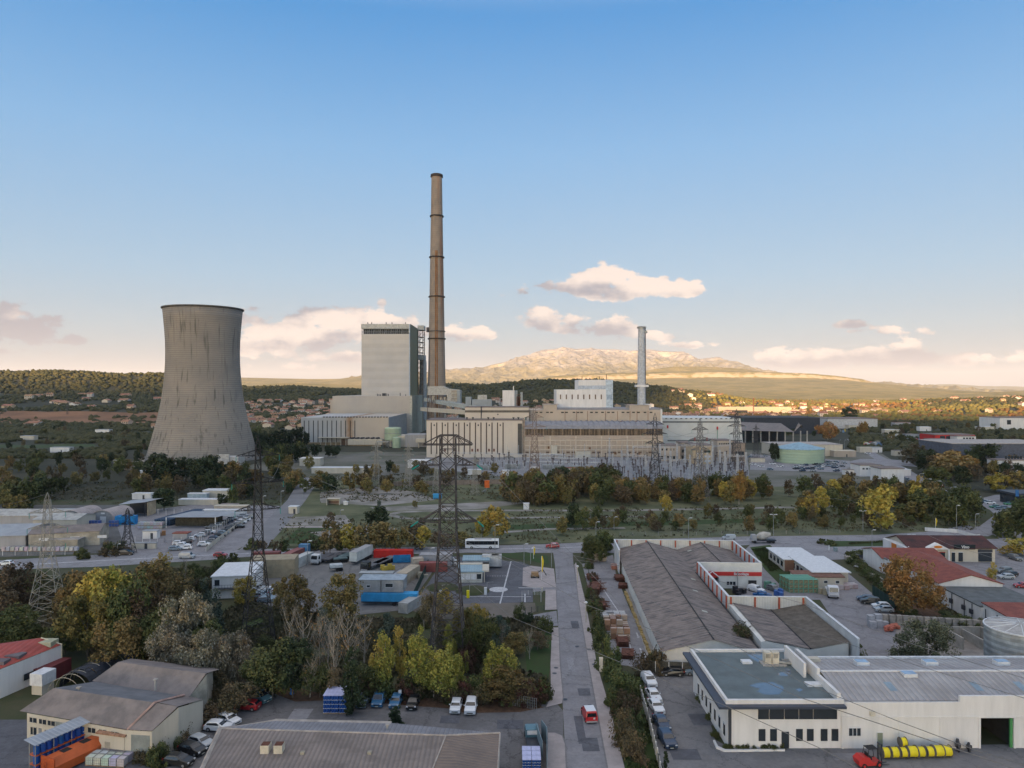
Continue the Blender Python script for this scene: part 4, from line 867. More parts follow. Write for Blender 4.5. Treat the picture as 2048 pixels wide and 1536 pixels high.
# ================================================================ generic buildings
def bld(name,label,cat,fr,h,wall,roofm,roof='flat',rise=1.5,over=.3,group=None,par=.5,z0=0,ridge_='x',gabm=None,fascia=None):
    O,ang,w,dp=fr
    if dp<0: dp=-dp
    r=root(name,label,cat,(O.x,O.y,z0),ang,group); 
    k=MB()
    if roof=='flat':
        k.box(0,w,0,dp,0,h); k.build('wall',wall,r)
        k=MB(); k.box(-over,w+over,-over,dp+over,h,h+.25); k.build('roof',roofm,r)
    elif roof=='parapet':
        k.box(0,w,0,dp,0,h-par); t=.3
        k.box(0,w,0,t,h-par,h);k.box(0,w,dp-t,dp,h-par,h);k.box(0,t,t,dp-t,h-par,h);k.box(w-t,w,t,dp-t,h-par,h); k.build('wall',wall,r)
        k=MB(); k.box(t,w-t,t,dp-t,h-par,h-par+.05); k.build('roof',roofm,r)
    elif roof=='gable':
        if ridge_=='x':
            k.xprism([(0,0),(dp,0),(dp,h),(dp/2,h+rise),(0,h)],0,w); k.build('wall',wall,r)
            k=MB(); e=over; s=rise/(dp/2)
            k.xprism([(-e,h-e*s+.05),(dp/2,h+rise+.05),(dp+e,h-e*s+.05),(dp+e,h-e*s+.22),(dp/2,h+rise+.25),(-e,h-e*s+.22)],-e,w+e); k.build('roof',roofm,r)
        else:
            k.yprism([(0,0),(w,0),(w,h),(w/2,h+rise),(0,h)],0,dp); k.build('wall',wall,r)
            k=MB(); e=over; s=rise/(w/2)
            k.yprism([(-e,h-e*s+.05),(w/2,h+rise+.05),(w+e,h-e*s+.05),(w+e,h-e*s+.22),(w/2,h+rise+.25),(-e,h-e*s+.22)],-e,dp+e); k.build('roof',roofm,r)
    elif roof=='mono':
        k.xprism([(0,0),(dp,0),(dp,h+rise),(0,h)],0,w); k.build('wall',wall,r)
        k=MB(); k.xprism([(-over,h-.02),(dp+over,h+rise),(dp+over,h+rise+.2),(-over,h+.2)],-over,w+over); k.build('roof',roofm,r)
    elif roof=='arch':
        pf=[(w/2-w/2*math.cos(PI*i/14),h+(rise)*math.sin(PI*i/14)) for i in range(15)]
        k.yprism([(0,0)]+pf+[(w,0)],0,dp); k.build('wall',wall,r)
        k=MB(); k.yprism([(x,z+.04) for x,z in pf]+[(w/2+(x-w/2)*1.02,z+.25) for x,z in pf[::-1]],-.4,dp+.2); k.build('roof',roofm,r)
    r['w']=w; r['d']=dp; r['h']=h
    return r
def win(r,face,a,z,w,h,m=None,frame=WHITEPL,name='window',sub=True,mull=0):
    """window let into a wall: face f(ront)/b/l/r; a = distance along the wall"""
    W_,D_=r['w'],r['d']; m=m or GLASS; k=MB(); g=MB(); t=.07
    def bx(q,a0,a1,z0,z1,y0,y1):
        if face=='f': q.box(a0,a1,-y1,-y0,z0,z1)
        elif face=='b': q.box(a0,a1,D_+y0,D_+y1,z0,z1)
        elif face=='l': q.box(-y1,-y0,a0,a1,z0,z1)
        else: q.box(W_+y0,W_+y1,a0,a1,z0,z1)
    bx(g,a,a+w,z,z+h,-.05,.03); o=g.build(name,m,r)
    if sub:
        bx(k,a-t,a+w+t,z-t,z,-.02,.08); bx(k,a-t,a+w+t,z+h,z+h+t,-.02,.08); bx(k,a-t,a,z,z+h,-.02,.07); bx(k,a+w,a+w+t,z,z+h,-.02,.07)
        for i in range(mull): x=a+w*(i+1)/(mull+1); bx(k,x-.035,x+.035,z,z+h,-.02,.06)
        k.build('frame',frame,o)
    return o
def rb(r,name,m,*b):      # boxes in the building's own frame, one part each
    for q in b: k=MB(); k.box(*q); k.build(name,m,r)
# ---- white modern office (right foreground)
zr=7.3
O,ang,w,dp=rect((1447,1402),(1690,1402),(1393,1301),zr)
O=G(1447,1402,zr); a2=G(1690,1401.5,zr); ang=math.atan2((a2-O).y,(a2-O).x); w=(a2-O).length; dp=20.5
r=root('office_building','white two storey office with a puddled flat roof and dark overhanging eaves','office building',(O.x,O.y,0),ang); r['w']=w; r['d']=dp; r['h']=7
k=MB(); k.box(.9,w,.9,dp,0,6.2); k.build('wall',WHITE,r)
ROOFG=mat('roof_membrane',(.125,.155,.165),.9,.2,.4,col2=(.095,.115,.12),bump=.1)
k=MB(); k.box(.6,w-.1,.6,dp,6.75,6.85); k.build('roof',ROOFG,r)
k=MB()
for b in ((.45,w,.3,.75,6.7,7.3),(.45,w,dp-.1,dp+.3,6.7,7.3),(.45,.85,.75,dp-.1,6.7,7.3),(w-.35,w,.75,dp-.1,6.7,7.45)): k.box(*b)
k.build('parapet',WHITE,r)
k=MB(); k.box(-.8,w,-.6,.6,6.35,6.69); k.box(-.8,.6,.6,dp+.5,6.35,6.69); k.build('eaves',mat('eaves_blue',(.045,.055,.08),.5,.1,1),r)
k=MB(); k.box(.95,1.4,.82,.9,.3,5.9); k.build('corner_glazing',DKFRAME,r)
def wf(x,z,ww_,hh_,nm='window',m=GLASS):   # windows on the set back facade at y=.9
    k=MB(); k.box(x,x+ww_,.84,.95,z,z+hh_); o=k.build(nm,m,r); k=MB(); t=.06
    k.box(x-t,x+ww_+t,.8,.92,z-t,z); k.box(x-t,x+ww_+t,.8,.92,z+hh_,z+hh_+t); k.box(x-t,x,.8,.92,z,z+hh_); k.box(x+ww_,x+ww_+t,.8,.92,z,z+hh_); k.build('frame',DKFRAME,o)
for u in (.31,.405,.62,.71,.825,.915): wf(w*u,1.2,.85,1.6)
wf(w*.50,.1,.95,2.3,'door'); 
for u0,u1 in ((.305,.395),(.40,.52),(.525,.64),(.645,.76),(.765,.96)): wf(w*u0,4.35,w*(u1-u0)-.12,1.45)
for i in range(7):
    k=MB(); k.box(.84,.95,2.2+i*2.4,3.0+i*2.4,1.2,2.9); o=k.build('window',GLASS,r); k=MB(); k.box(.8,.92,2.1+i*2.4,3.1+i*2.4,2.9,3.0); k.build('frame',WHITEPL,o)
def puddle(pts,z):
    k=MB(); c=[sum(p[i] for p in pts)/len(pts) for i in (0,1)]; out=[]
    for i,p in enumerate(pts):
        q=pts[(i+1)%len(pts)]
        for t in (0,.33,.66): out.append((p[0]+(q[0]-p[0])*t+random.uniform(-.12,.12),p[1]+(q[1]-p[1])*t+random.uniform(-.12,.12)))
    k.add([(x,y,z) for x,y in out],[tuple(range(len(out)))]); return k
iv=Matrix.Rotation(-ang,3,'Z')
def lo(px,py,z): return (iv@(G(px,py,z)-Vector((O.x,O.y,z)))).to_2d()[:]
for pp in ([(1500,1372),(1512,1366),(1545,1364),(1565,1372),(1567,1380),(1560,1389),(1530,1389),(1514,1383),(1520,1377)],
           [(1490,1307),(1528,1306),(1536,1318),(1545,1330),(1525,1329),(1510,1322)],[(1553,1348),(1568,1343),(1580,1342),(1583,1348),(1575,1352),(1560,1352)],[(1590,1379),(1600,1376),(1608,1380),(1600,1384)],[(1567,1336),(1580,1338),(1583,1346),(1572,1342)]):
    o=puddle([lo(a,b,6.86) for a,b in pp][::-1],6.865).build('puddle',PUDDLE,r)
def onroof(px,py,zt): return lo(px,py,zt)
a,b=onroof(1528,1330,6.9); 
for i in (0,1): k=MB(); k.box(a+.15+i*1.25,a+1.25+i*1.25,b,b+1.1,6.85,8.9); o=k.build('air_conditioner',mat('ac_cream',(.50,.46,.38)),r); k=MB(); [k.box(a+.35+i*1.25+j*.2,a+.42+i*1.25+j*.2,b-.03,b,8,8.7) for j in range(4)]; k.build('grille',DKFRAME,o)
k=MB(); k.box(a-.3,a+3.6,b-.5,b+1.6,6.85,7.02); k.build('plinth',CONC,r)
k=MB(); k.bar((a+2.7,b+.4,7.2),(a+6,b-.6,7.2),.22,6); k.bar((a+3.2,b+.9,7.3),(a+7,b+.9,7.3),.25,6); k.bar((a+4,b+.9,7.3),(a+5.2,b-1,7.2),.2,6); k.box(a+4.6,a+6.2,b-.2,b+.5,6.85,7.4); k.build('duct',STEEL,r)
k=MB(); k.box(a+7.2,a+9,b-.6,b+.6,6.85,8.1); k.build('roof_box',CREAM,r)
for px,py,s in ((1493,1325,1.6),(1628,1370,2.4)):
    a,b=onroof(px,py,6.9); k=MB(); k.box(a-s/2,a+s/2,b-.6,b+.7,6.85,7.2); k.build('skylight',WHITEPL,r)
# ---- white warehouse beside it
O=G(1688,1402,7.3); dv=Vector((math.cos(ang),math.sin(ang),0)); wx=w
r=root('white_warehouse','long white warehouse with a ribbed grey roof and a wide open loading door','warehouse',(O.x,O.y,0),ang)
W2=29.; D2=16.5; r['w']=W2; r['d']=D2; r['h']=7
k=MB(); k.box(0,23.5,.9,1.15,0,6.6); k.box(0,28.,.9,1.15,6.6,6.7)
k=MB(); k.box(0,20.2,.9,1.2,0,6.7); k.box(25.,28,.9,1.2,0,7.6); k.box(20.2,25,.9,1.2,4.4,7.6); k.box(17.2,20.2,.85,1.25,6.7,7.6)
k.box(0,.3,1.2,D2,0,6.7); k.box(0,W2,D2-.3,D2,0,7.3); k.box(27.7,28,1.2,D2-.3,0,6.7); k.build('wall',WHITE,r)
k=MB(); k.box(0,28,.78,.9,4.45,4.7); k.box(8.3,8.55,.8,.9,0,4.45);k.box(14.3,14.55,.8,.9,0,4.45);k.box(.1,.35,.8,.9,0,4.45);k.box(19.9,20.2,.8,.9,0,4.4);k.box(25.,25.3,.8,.9,0,4.4); k.build('pilaster',WHITE,r)
RIDG=8.6
k=MB(); k.add([(.3,1.3,6.75),(27.7,1.3,6.75),(27.7,RIDG,8.2),(.3,RIDG,8.2)],[(0,1,2,3)]); k.add([(.3,RIDG,8.2),(27.7,RIDG,8.2),(27.7,D2-.2,7.3),(.3,D2-.2,7.3)],[(0,1,2,3)])
k.add([(27.7,1.3,6.7),(60,1.3,6.7),(60,RIDG,8.2),(27.7,RIDG,8.2)],[(0,1,2,3)]); k.add([(27.7,RIDG,8.2),(60,RIDG,8.2),(60,D2-.2,7.3),(27.7,D2-.2,7.3)],[(0,1,2,3)])
k.build('roof',RIBLT,r)
k=MB(); k.box(.3,60,RIDG-.15,RIDG+.15,8.15,8.35); k.box(.3,60,D2-.3,D2+.1,7.2,7.6); k.build('ridge_cap',WHITEPL,r)
k=MB(); k.yprism([(-.5,0),(.0,0),(.0,8.9),(-.5,8.9)],8.,D2); k.box(-.5,0,1,8.,0,8.0); k.box(-1.9,-1.5,9.5,D2+1,0,9.1); k.build('fire_wall',WHITE,r)
for (x,y) in ((7.5,11.6),(18.5,11.6),(30,11.6),(12.5,6.9),(35,6.8)):
    z=8.2-abs(y-RIDG)*(.1 if y>RIDG else .19); k=MB(); k.box(x,x+2.,y,y+1.4,z-.2,z+.5); o=k.build('skylight',WHITEPL,r); k=MB(); k.box(x+.1,x+1.9,y+.1,y+1.3,z+.5,z+.56); k.build('pane',mat('skylight_pane',(.25,.35,.48),.2),o)
for x in (8.6,21.5,28.2): k=MB(); k.add([(x,3.6,7.24),(x+1.1,3.6,7.24),(x+1.1,5.8,7.68),(x,5.8,7.68)],[(0,1,2,3)]); k.build('roof_light',mat('rooflight_blue',(.20,.27,.33),.4),r)
def wf2(x,z,ww_,hh_,nm='window',m=GLASS,f=WHITEPL,n=0):
    k=MB(); k.box(x,x+ww_,.84,.95,z,z+hh_); o=k.build(nm,m,r); k=MB(); t=.08
    k.box(x-t,x+ww_+t,.79,.92,z-t,z); k.box(x-t,x+ww_+t,.79,.92,z+hh_,z+hh_+t); k.box(x-t,x,.79,.92,z,z+hh_); k.box(x+ww_,x+ww_+t,.79,.92,z,z+hh_)
    for i in range(n): k.box(x+ww_*(i+1)/(n+1)-.04,x+ww_*(i+1)/(n+1)+.04,.79,.92,z,z+hh_)
    k.build('frame',f,o)
wf2(1.1,1.9,1.7,1.1,n=2); wf2(5.2,.05,.8,2.3,'door',mat('door_green',(.24,.27,.20))); 
k=MB(); k.box(4.1,4.8,.5,.9,4.9,5.5); k.build('wall_vent_unit',mat('ac_cream',(.50,.46,.38)),r)
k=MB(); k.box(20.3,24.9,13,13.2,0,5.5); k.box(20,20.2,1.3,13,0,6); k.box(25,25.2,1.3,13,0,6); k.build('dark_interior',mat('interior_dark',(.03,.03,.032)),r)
k=MB(); k.box(24.6,24.95,1.0,1.3,0,4.3); k.build('door_edge',mat('door_edge_green',(.06,.22,.08)),r)
k=MB(); k.bar((28.1,.8,0),(28.1,.8,6.6),.07,6); k.build('downpipe',mat('pipe_yellow',(.35,.28,.10)),r)
WHO=(O,ang)
def wl(x,y,z=0): return Vector((O.x,O.y,z))+Matrix.Rotation(ang,3,'Z')@Vector((x,y,0))
# planted kerb beds of the office
k=MB(); pts=[lo(px,py,0.) for px,py in ((1432,1487),(1430,1492),(1440,1500),(1462,1504),(1572,1504),(1572,1498),(1450,1492))]
OO=G(1447,1402,zr); mo=Matrix.Translation((OO.x,OO.y,0))@Matrix.Rotation(ang,4,'Z')
k=MB(); k.prism([G(*p)[:2] for p in ((1426,1484),(1432,1498),(1448,1505),(1570,1503.5),(1570,1502),(1450,1502.5),(1436,1496),(1430,1484))],0,.32); struct(k.build('kerb',WHITE))
# ---- foreground corrugated roof (bottom centre)
zz=5.2
A=G(440,1455,zz);B=G(998,1466,zz)
r=root('low_works_building','low works building under a large brownish corrugated roof with two rusty box fans','works building',(0,0,0))
C_=G(395,1560,4.3); ridgeL=G(440,1457,5.4); ridgeR=G(892,1471,5.4); 
eL=G(487,1452,5.0); back=[G(551,1441,4.8),G(783,1446,4.8),G(1000,1464,4.4)]
k=MB()
vs=[ridgeL,ridgeR,G(800,1700,3.6),G(330,1700,3.6)]; k.add(vs,[(3,2,1,0)][:1]); k.build('roof',bands('roof_corrugated',(.24,.20,.18),.62,'X',1.,.9,.25,.3,strength=.42,width=1.2,col2=(.175,.15,.14),stain=((.13,.11,.10),.25,(1,1.6,1),.5,.6)),r)
k=MB(); k.add([ridgeL,ridgeR,back[1]+Vector((0,0,0)),back[0]],[(0,1,2,3)]); k.add([ridgeR,G(1000,1466,4.2),back[1]],[(0,1,2)]); k.build('roof_back_slope',bands('roof_corrugated_grey',(.20,.20,.22),.62,'X',.8,.9,.2,.3,strength=.5),r)
k=MB(); k.add([ridgeR,G(800,1700,3.6),G(985,1700,3.4),G(1000,1466,4.2)],[(0,1,2,3)]); k.build('roof_hip',bands('roof_corrugated_y',(.20,.155,.13),.62,'Y',.6,.9,.2,.3,strength=.35,col2=(.15,.12,.105)),r)
k=MB(); k.path([ridgeL,ridgeR,G(1000,1466,4.2)],.14,6); k.path([ridgeR,G(800,1700,3.7)],.1,6); k.path([ridgeL,G(330,1700,3.7)],.3,4); k.path([back[0],back[1]],.25,4); k.path([ridgeL,eL,back[0]],.2,4); k.path([G(1000,1466,4.2),G(985,1700,3.4)],.12,4); k.build('ridge_cap',mat('cap_pale',(.34,.30,.27)),r)
k=MB(); pl_=[ridgeL,G(335,1700,3.6),G(980,1700,3.4),G(998,1467,4.2),back[1],back[0]]
k.prism([(p.x*.995+.1,p.y-.1) for p in pl_],0,3.2); k.build('wall',CREAM,r)
def roofpt(px,py):  # point on the main slope
    z=4.9; return G(px,py,z)
for px in (529,556):
    p=G(px,1503,5.25); k=MB(); k.box(p.x-.55,p.x+.55,p.y-.1,p.y+1.1,4.6,6.0); o=k.build('box_fan',mat('fan_white',(.50,.45,.36)),r); k=MB(); k.box(p.x-.5,p.x+.5,p.y,p.y+1.,6.0,6.06); k.build('rusty_top',RUST,o)
k=MB(); p=G(543,1510,5.); k.box(p.x-2,p.x+2,p.y-.1,p.y+.2,4.7,4.85); k.build('fan_support',RUST,r)
for px,py in ((455,1487),(605,1508),(739,1508)):
    p=G(px,py,5.); k=MB(); k.box(p.x-.25,p.x+.25,p.y-.2,p.y+.3,4.6,5.3 if px>600 else 5.05); k.build('roof_vent',mat('vent_pale',(.30,.27,.21)),r)
p=G(775,1461,5.); k=MB(); k.bar((p.x,p.y,4.8),(p.x,p.y,5.8),.14,8); k.bar((p.x,p.y,5.7),(p.x,p.y,5.9),.28,8); k.build('chimney_pot',CONC,r)
# ---- fibre cement works on the left
r=root('old_factory','cream walled old factory under stepped grey fibre cement roofs','factory',(0,0,0))
def roofq(nm,pts,m): k=MB(); v=[G(*p) for p in pts]; k.add(v,[tuple(range(len(v)))]); return k.build(nm,m,r)
e0=(39,1422,4.2); e1=(254,1459,4.2); rg0=(108,1376,6.6); rg1=(309,1405,6.6)
roofq('roof',[e0,e1,rg1,rg0],FIBRO); roofq('roof',[rg0,rg1,(368,1390,4.6),(190,1363,4.6)],mat('fibre_cement_blue',(.15,.155,.17),.9,.3,.4,col2=(.10,.105,.115),bump=.2))
roofq('roof',[e1,(304,1462,4.2),(356,1413,6.2),(309,1405,6.5)],FIBRO); roofq('roof',[(356,1413,6.2),(405,1398,4.6),(366,1391,4.7),(312,1404,6.45)],FIBRO)
roofq('roof',[(184,1362,4.7),(378,1395,4.7),(412,1347,7.2),(236,1324,7.2)],FIBRO); roofq('roof',[(236,1324,7.2),(412,1347,7.2),(440,1338,5.),(262,1317,5.)],FIBRO)
k=MB()
k.path([G(*e1),G(*rg1)],.2,4); k.path([G(309,1405,6.6),G(368,1390,5.)],.2,4); k.build('verge_tile',mat('verge_pink',(.33,.22,.19)),r)
def wq(nm,pts,z,m=CREAM):
    k=MB(); 
    for a,b in zip(pts,pts[1:]):
        p,q=G(*a),G(*b); k.add([(p.x,p.y,0),(q.x,q.y,0),q,p],[(0,1,2,3)])
    return k.build(nm,m,r)
wq('wall',[(54,1426,4.1),(252,1460,4.1),(304,1463,4.1),(357,1415,6.0),(406,1401,4.5)],0); wq('rear_wall',[(378,1395,4.6),(413,1349,7.),(426,1342,5.2)],0,DIRTY)
p,q=G(54,1426,4.1),G(252,1460,4.1); dd=(q-p).to_2d(); LL=dd.length; dd/=LL; nn_=Vector((dd.y,-dd.x))
def fw(s0,s1,z0,z1,nm,m,fr=True):
    k=MB(); o=.05; a=p.to_2d()+dd*s0+nn_*.02; b=p.to_2d()+dd*s1+nn_*.02
    def slab(s0,s1,z0,z1,t):
        kk=[p.to_2d()+dd*s0,p.to_2d()+dd*s1]; return [(kk[0].x,kk[0].y),(kk[1].x,kk[1].y),(kk[1].x+nn_.x*t,kk[1].y+nn_.y*t),(kk[0].x+nn_.x*t,kk[0].y+nn_.y*t)]
    k.prism(slab(s0,s1,0,0,.05),z0,z1); o=k.build(nm,m,r)
    if fr: k=MB(); k.prism(slab(s0-.08,s1+.08,0,0,.1),z1,z1+.08); k.prism(slab(s0-.08,s1+.08,0,0,.14),z0-.08,z0); k.prism(slab((s0+s1)/2-.04,(s0+s1)/2+.04,0,0,.09),z0,z1); k.build('frame',CREAM,o)
for i,u in enumerate((.03,.13,.22,.41,.52,.63,.74,.86)): fw(LL*u,LL*(u+.072),2.9,3.6,'window',GLASS)
fw(LL*.04,LL*.10,1.1,2.2,'window',GLASS); fw(LL*.19,LL*.25,.9,2.1,'window',GLASS); fw(LL*.125,LL*.155,0,2.2,'door',mat('door_grey',(.2,.21,.22)),False)
fw(LL*.30,LL*.39,0,3.6,'shutter_door',mat('shutter_grey',(.22,.24,.23)),False)
p,q=G(252,1460,4.1),G(304,1463,4.1); dd=(q-p).to_2d(); LL=dd.length; dd/=LL; nn_=Vector((dd.y,-dd.x)); fw(LL*.2,LL*.92,0,3.5,'shutter_door',mat('shutter_grey',(.22,.24,.23)),False)
p,q=G(304,1463,4.1),G(406,1401,4.1); dd=(q-p).to_2d(); LL=dd.length; dd/=LL; nn_=Vector((dd.y,-dd.x))
for u in (.2,.68): fw(LL*u,LL*(u+.14),1.6,2.8,'window',GLASS)
for px,py,z in ((158,1386,6.),(311,1370,6.2)): c=G(px,py,z); k=MB(); k.bar(c-Vector((0,0,.8)),c+Vector((0,0,.8)),.18,8); k.box(c.x-.3,c.x+.3,c.y-.3,c.y+.3,c.z+.8,c.z+.95); k.build('roof_vent',CONC,r)
# red roofed warehouse
r=root('red_roof_warehouse','white warehouse with a red metal roof at the edge of the dark thicket','warehouse',(0,0,0))
roofq('roof',[(-160,1372,5.),(0,1338,5.),(124,1289,5.),(82,1275.5,6.4),(-160,1322,6.4)],REDROOF); roofq('roof',[(82,1275.5,6.4),(-160,1322,6.4),(-160,1310,5.2),(42,1281,5.2)],REDROOF)
k=MB(); a,b,c=G(-160,1375,4.9),G(0,1339,4.9),G(123,1290,4.9)
for u,v_ in ((a,b),(b,c)): k.add([(u.x,u.y,0),(v_.x,v_.y,0),v_,u],[(0,1,2,3)])
d_=G(82,1277,6.2); k.add([(c.x,c.y,0),(d_.x,d_.y,0),d_,c],[(0,1,2,3)]); k.build('wall',WHITE,r)
k=MB(); k.path([G(124,1289,5.05),G(82,1275.5,6.45)],.13,4); k.bar((c.x,c.y,0),c,.13,4); k.build('verge_trim',mat('trim_cream',(.5,.46,.36)),r)
for px,py,s in ((93,1284,1.5),(31,1308,1.3),(2,1320,1.1)):
    c=G(px,py,5.75); k=MB(); k.box(c.x-s,c.x+s,c.y-s*.8,c.y+s*.8,c.z-.6,c.z+(.3 if px>90 else .0)); k.build('skylight',mat('skylight_yellow',(.36,.36,.26)) if px>90 else mat('patch_grey',(.13,.11,.12)),r)
for px,py in ((59,1350),(16,1366)):
    c=G(px,py,2.); k=MB(); 
    u=(b-G(123,1290,4.9)).normalized(); n2=Vector((-u.y,u.x,0))
    if n2.y>0: n2=-n2
    a1=c-u*1.1; a3=c+u*1.1; k.prism([tuple(x[:2]) for x in (a1,a3,a3+n2*.1,a1+n2*.1)],1.4,2.5); k.build('window',GLASS,r)
# containers and tunnel between them
def container(px0,px1,py0,py1,z,h,col,lb,cat='container',name='shipping_container',d=None,group=None,rotpx=None,L=6.,Wd=2.5):
    a=G(px0,py0); b=G(px1,py1); dv=(b-a).to_2d(); an=math.atan2(dv.y,dv.x); 
    r=root(name,lb,cat,(a.x,a.y,z),an,group); k=MB(); k.box(0,L,0,Wd,.1,h); o=k.build('body',bands('container_rib',(1,1,1),.28,'X',.7,.6,.2,.5,strength=.25),r)
    o.color=(*col,1); return r
CONTM=mat('container_paint',(1,1,1),.6,.3,.6,objcol=True)
T=CONTM.node_tree; b=T.nodes['Principled BSDF']; tc_=T.nodes.new('ShaderNodeTexCoord'); s_=T.nodes.new('ShaderNodeSeparateXYZ'); T.links.new(tc_.outputs['Object'],s_.inputs[0])
bp=T.nodes.new('ShaderNodeBump'); bp.inputs['Strength'].default_value=.8; bp.inputs['Distance'].default_value=.08; T.links.new(mth(T,'PINGPONG',mth(T,'DIVIDE',s_.outputs[0],.28),.5),bp.inputs['Height']); T.links.new(bp.outputs[0],b.inputs['Normal'])
def cont(px,py,lb,col,L=6.,Wd=2.45,h=2.6,ang=0.,z=0.,top=None,name='shipping_container',cat='container',roof=None,wins=(),group=None,doors=True):
    """box body with corner frame, door leaf ends and roof; px,py is its nearest left ground corner"""
    a=G(px,py) if not isinstance(px,Vector) else px
    r=root(name,lb,cat,(a.x,a.y,z),ang,group); r['w']=L; r['d']=Wd
    k=MB(); k.box(.05,L-.05,.05,Wd-.05,.12,h-.05); o=k.build('body',CONTM,r); o.color=(*col,1)
    k=MB()
    for x in (0,L-.14):
        for y in (0,Wd-.14): k.box(x,x+.14,y,y+.14,0,h)
    for y in (0,Wd-.14): k.box(.14,L-.14,y,y+.14,h-.14,h); k.box(.14,L-.14,y,y+.14,0,.14)
    for x in (0,L-.14): k.box(x,x+.14,.14,Wd-.14,h-.14,h); k.box(x,x+.14,.14,Wd-.14,0,.14)
    o=k.build('corner_frame',CONTM,r); o.color=(*[c*.85 for c in col],1)
    if roof: k=MB(); k.box(-.1,L+.1,-.1,Wd+.1,h,h+.12); o=k.build('roof',CONTM,r); o.color=(*roof,1)
    if doors:
        for y0,y1 in ((.15,Wd/2-.02),(Wd/2+.02,Wd-.15)):
            k=MB(); k.box(-.04,.05,y0,y1,.15,h-.16); o=k.build('door',CONTM,r); o.color=(*col,1)
            k=MB(); k.bar((-.07,(y0+y1)/2,.2),(-.07,(y0+y1)/2,h-.2),.03,5); k.build('lock_rod',STEEL,o)
    for (f,x,zz_,w_,h_) in wins: win(r,f,x,zz_,w_,h_,frame=WHITEPL,sub=True)
    return r
cont(66,1368,'dirty white shipping container standing beside a dark red one',(.42,.41,.40),L=6,ang=R(80))
H_=0
cont(90,1370,'dark red shipping container beside the black tunnel tent',(.15,.03,.035),L=6,ang=R(80))
r=root('tunnel_tent','long half round tunnel covered in torn black plastic beside the old factory','tunnel tent',(-76.2,123,0),R(82)); n=12; LT=15
k=MB(); rr=3.1
for j,(y0,y1) in enumerate(((2.4,10.8),(12.,LT))):
    for i in range(n):
        a0,a1=PI*i/n,PI*(i+1)/n
        for s in range(int((y1-y0)/1.2)):
            ya=y0+s*1.2; yb=min(y1,ya+1.2); q0=rr*(1+.03*math.sin(s*2.1+i)); 
            k.add([(ya,-q0*math.cos(a0)+0,q0*math.sin(a0)*.95),(yb,-q0*math.cos(a0),q0*math.sin(a0)*.95),(yb,-q0*math.cos(a1),q0*math.sin(a1)*.95),(ya,-q0*math.cos(a1),q0*math.sin(a1)*.95)],[(0,1,2,3)])
k.build('plastic_cover',BLKPL,r)
k=MB()
for s in range(10):
    x=s*LT/9; k.path([(x,-rr*.98*math.cos(PI*i/n),rr*.98*math.sin(PI*i/n)*.95) for i in range(n+1)],.05,4)
k.build('hoop_frame',mat('hoop_pale',(.35,.33,.28)),r)
r=root('stored_load','wrapped white bale on a crate at the mouth of the tunnel tent','bale',G(84,1392),R(80)); k=MB(); k.box(0,3,0,2.4,1.6,3.6); k.build('wrapped_bale',WHITEPL,r); k=MB(); k.box(.2,2.8,.2,2.2,0,1.6); k.build('crate',CREAM,r)

# repairs, drains and the planted island
for i,(px,py,w_,l_) in enumerate(((1150,1250,1.6,5),(1168,1385,2.,3),(1142,1330,1.2,7),(1180,1490,2.4,4),(1160,1460,1.2,9),(1135,1180,2,6),(900,1440,3,2.5),(1020,1450,4,3),(600,1430,3,4),(1400,1440,3,4),(1370,1510,4,3),(1700,1515,5,2))):
    p=G(px,py); sheet('repair_patch',[(p.x-w_/2,p.y-l_/2,0),(p.x+w_/2,p.y-l_/2,0),(p.x+w_/2+.1,p.y+l_/2,0),(p.x-w_/2,p.y+l_/2,0)],(ASPHD,ASPHL)[i%3==2],.1+i*.0005,world=True)
for px,py in ((1154,1294),(1130,1400),(1112,1337),(1109,1348),(1192,1322),(1180,1412),(1178,1300),(1188,1330)):
    p=G(px,py); k=MB(); k.lathe([(.42,.14),(.01,.145)],12,c=(p.x,p.y),cap=False); struct(k.build('drain_cover',DKFRAME))
# ================================================================ hardware store
TL=.044
def fr(x,y): return Vector((x,y,0)),-TL
r=root('hardware_store','big hardware store with weathered fibre roofs, red posted parapets and a red sign band','store',(27.8,133,0),-TL); r.scale=(1.035,1,1)
PARA=bands('parapet_sheet',(.50,.49,.46),.55,'X',.4,.7,.15,.3,strength=.25); PARAY=bands('parapet_sheet_y',(.48,.49,.50),.55,'Y',.4,.7,.15,.3,strength=.25)
POST=mat('red_brown_post',(.33,.075,.04),.6,.15,1); SHEETW=mat('store_white',(.56,.55,.52),.8,.12,.4)
def slab(nm,vs,m): k=MB(); k.add(vs,[tuple(range(len(vs)))]); return k.build(nm,m,r)
slab('roof',[(-.4,-.5,3.8),(8.8,-.5,6.2),(8.8,84.3,6.2),(-.4,84.3,3.8)],FIBRODIY); slab('roof',[(8.8,-.5,6.2),(17.2,-.5,3.9),(17.2,84.3,3.9),(8.8,84.3,6.2)],FIBRODIY)
slab('roof',[(17.2,57,3.9),(24,57,6.2),(24,84.3,6.2),(17.2,84.3,3.9)],FIBRODIY); slab('roof',[(24,57,6.2),(32.5,57,4.0),(32.5,84.3,4.0),(24,84.3,6.2)],FIBRODIY)
slab('roof',[(18.6,2,5.4),(26.5,2,3.9),(26.5,25.6,3.9),(18.6,25.6,5.4)],FIBRODIY); slab('roof',[(26.5,2,3.9),(33.4,2,5.3),(33.4,25.6,5.3),(26.5,25.6,3.9)],mat('fibro_moss',(.13,.11,.095),.95,.4,.7,col2=(.07,.062,.05),detail=9))
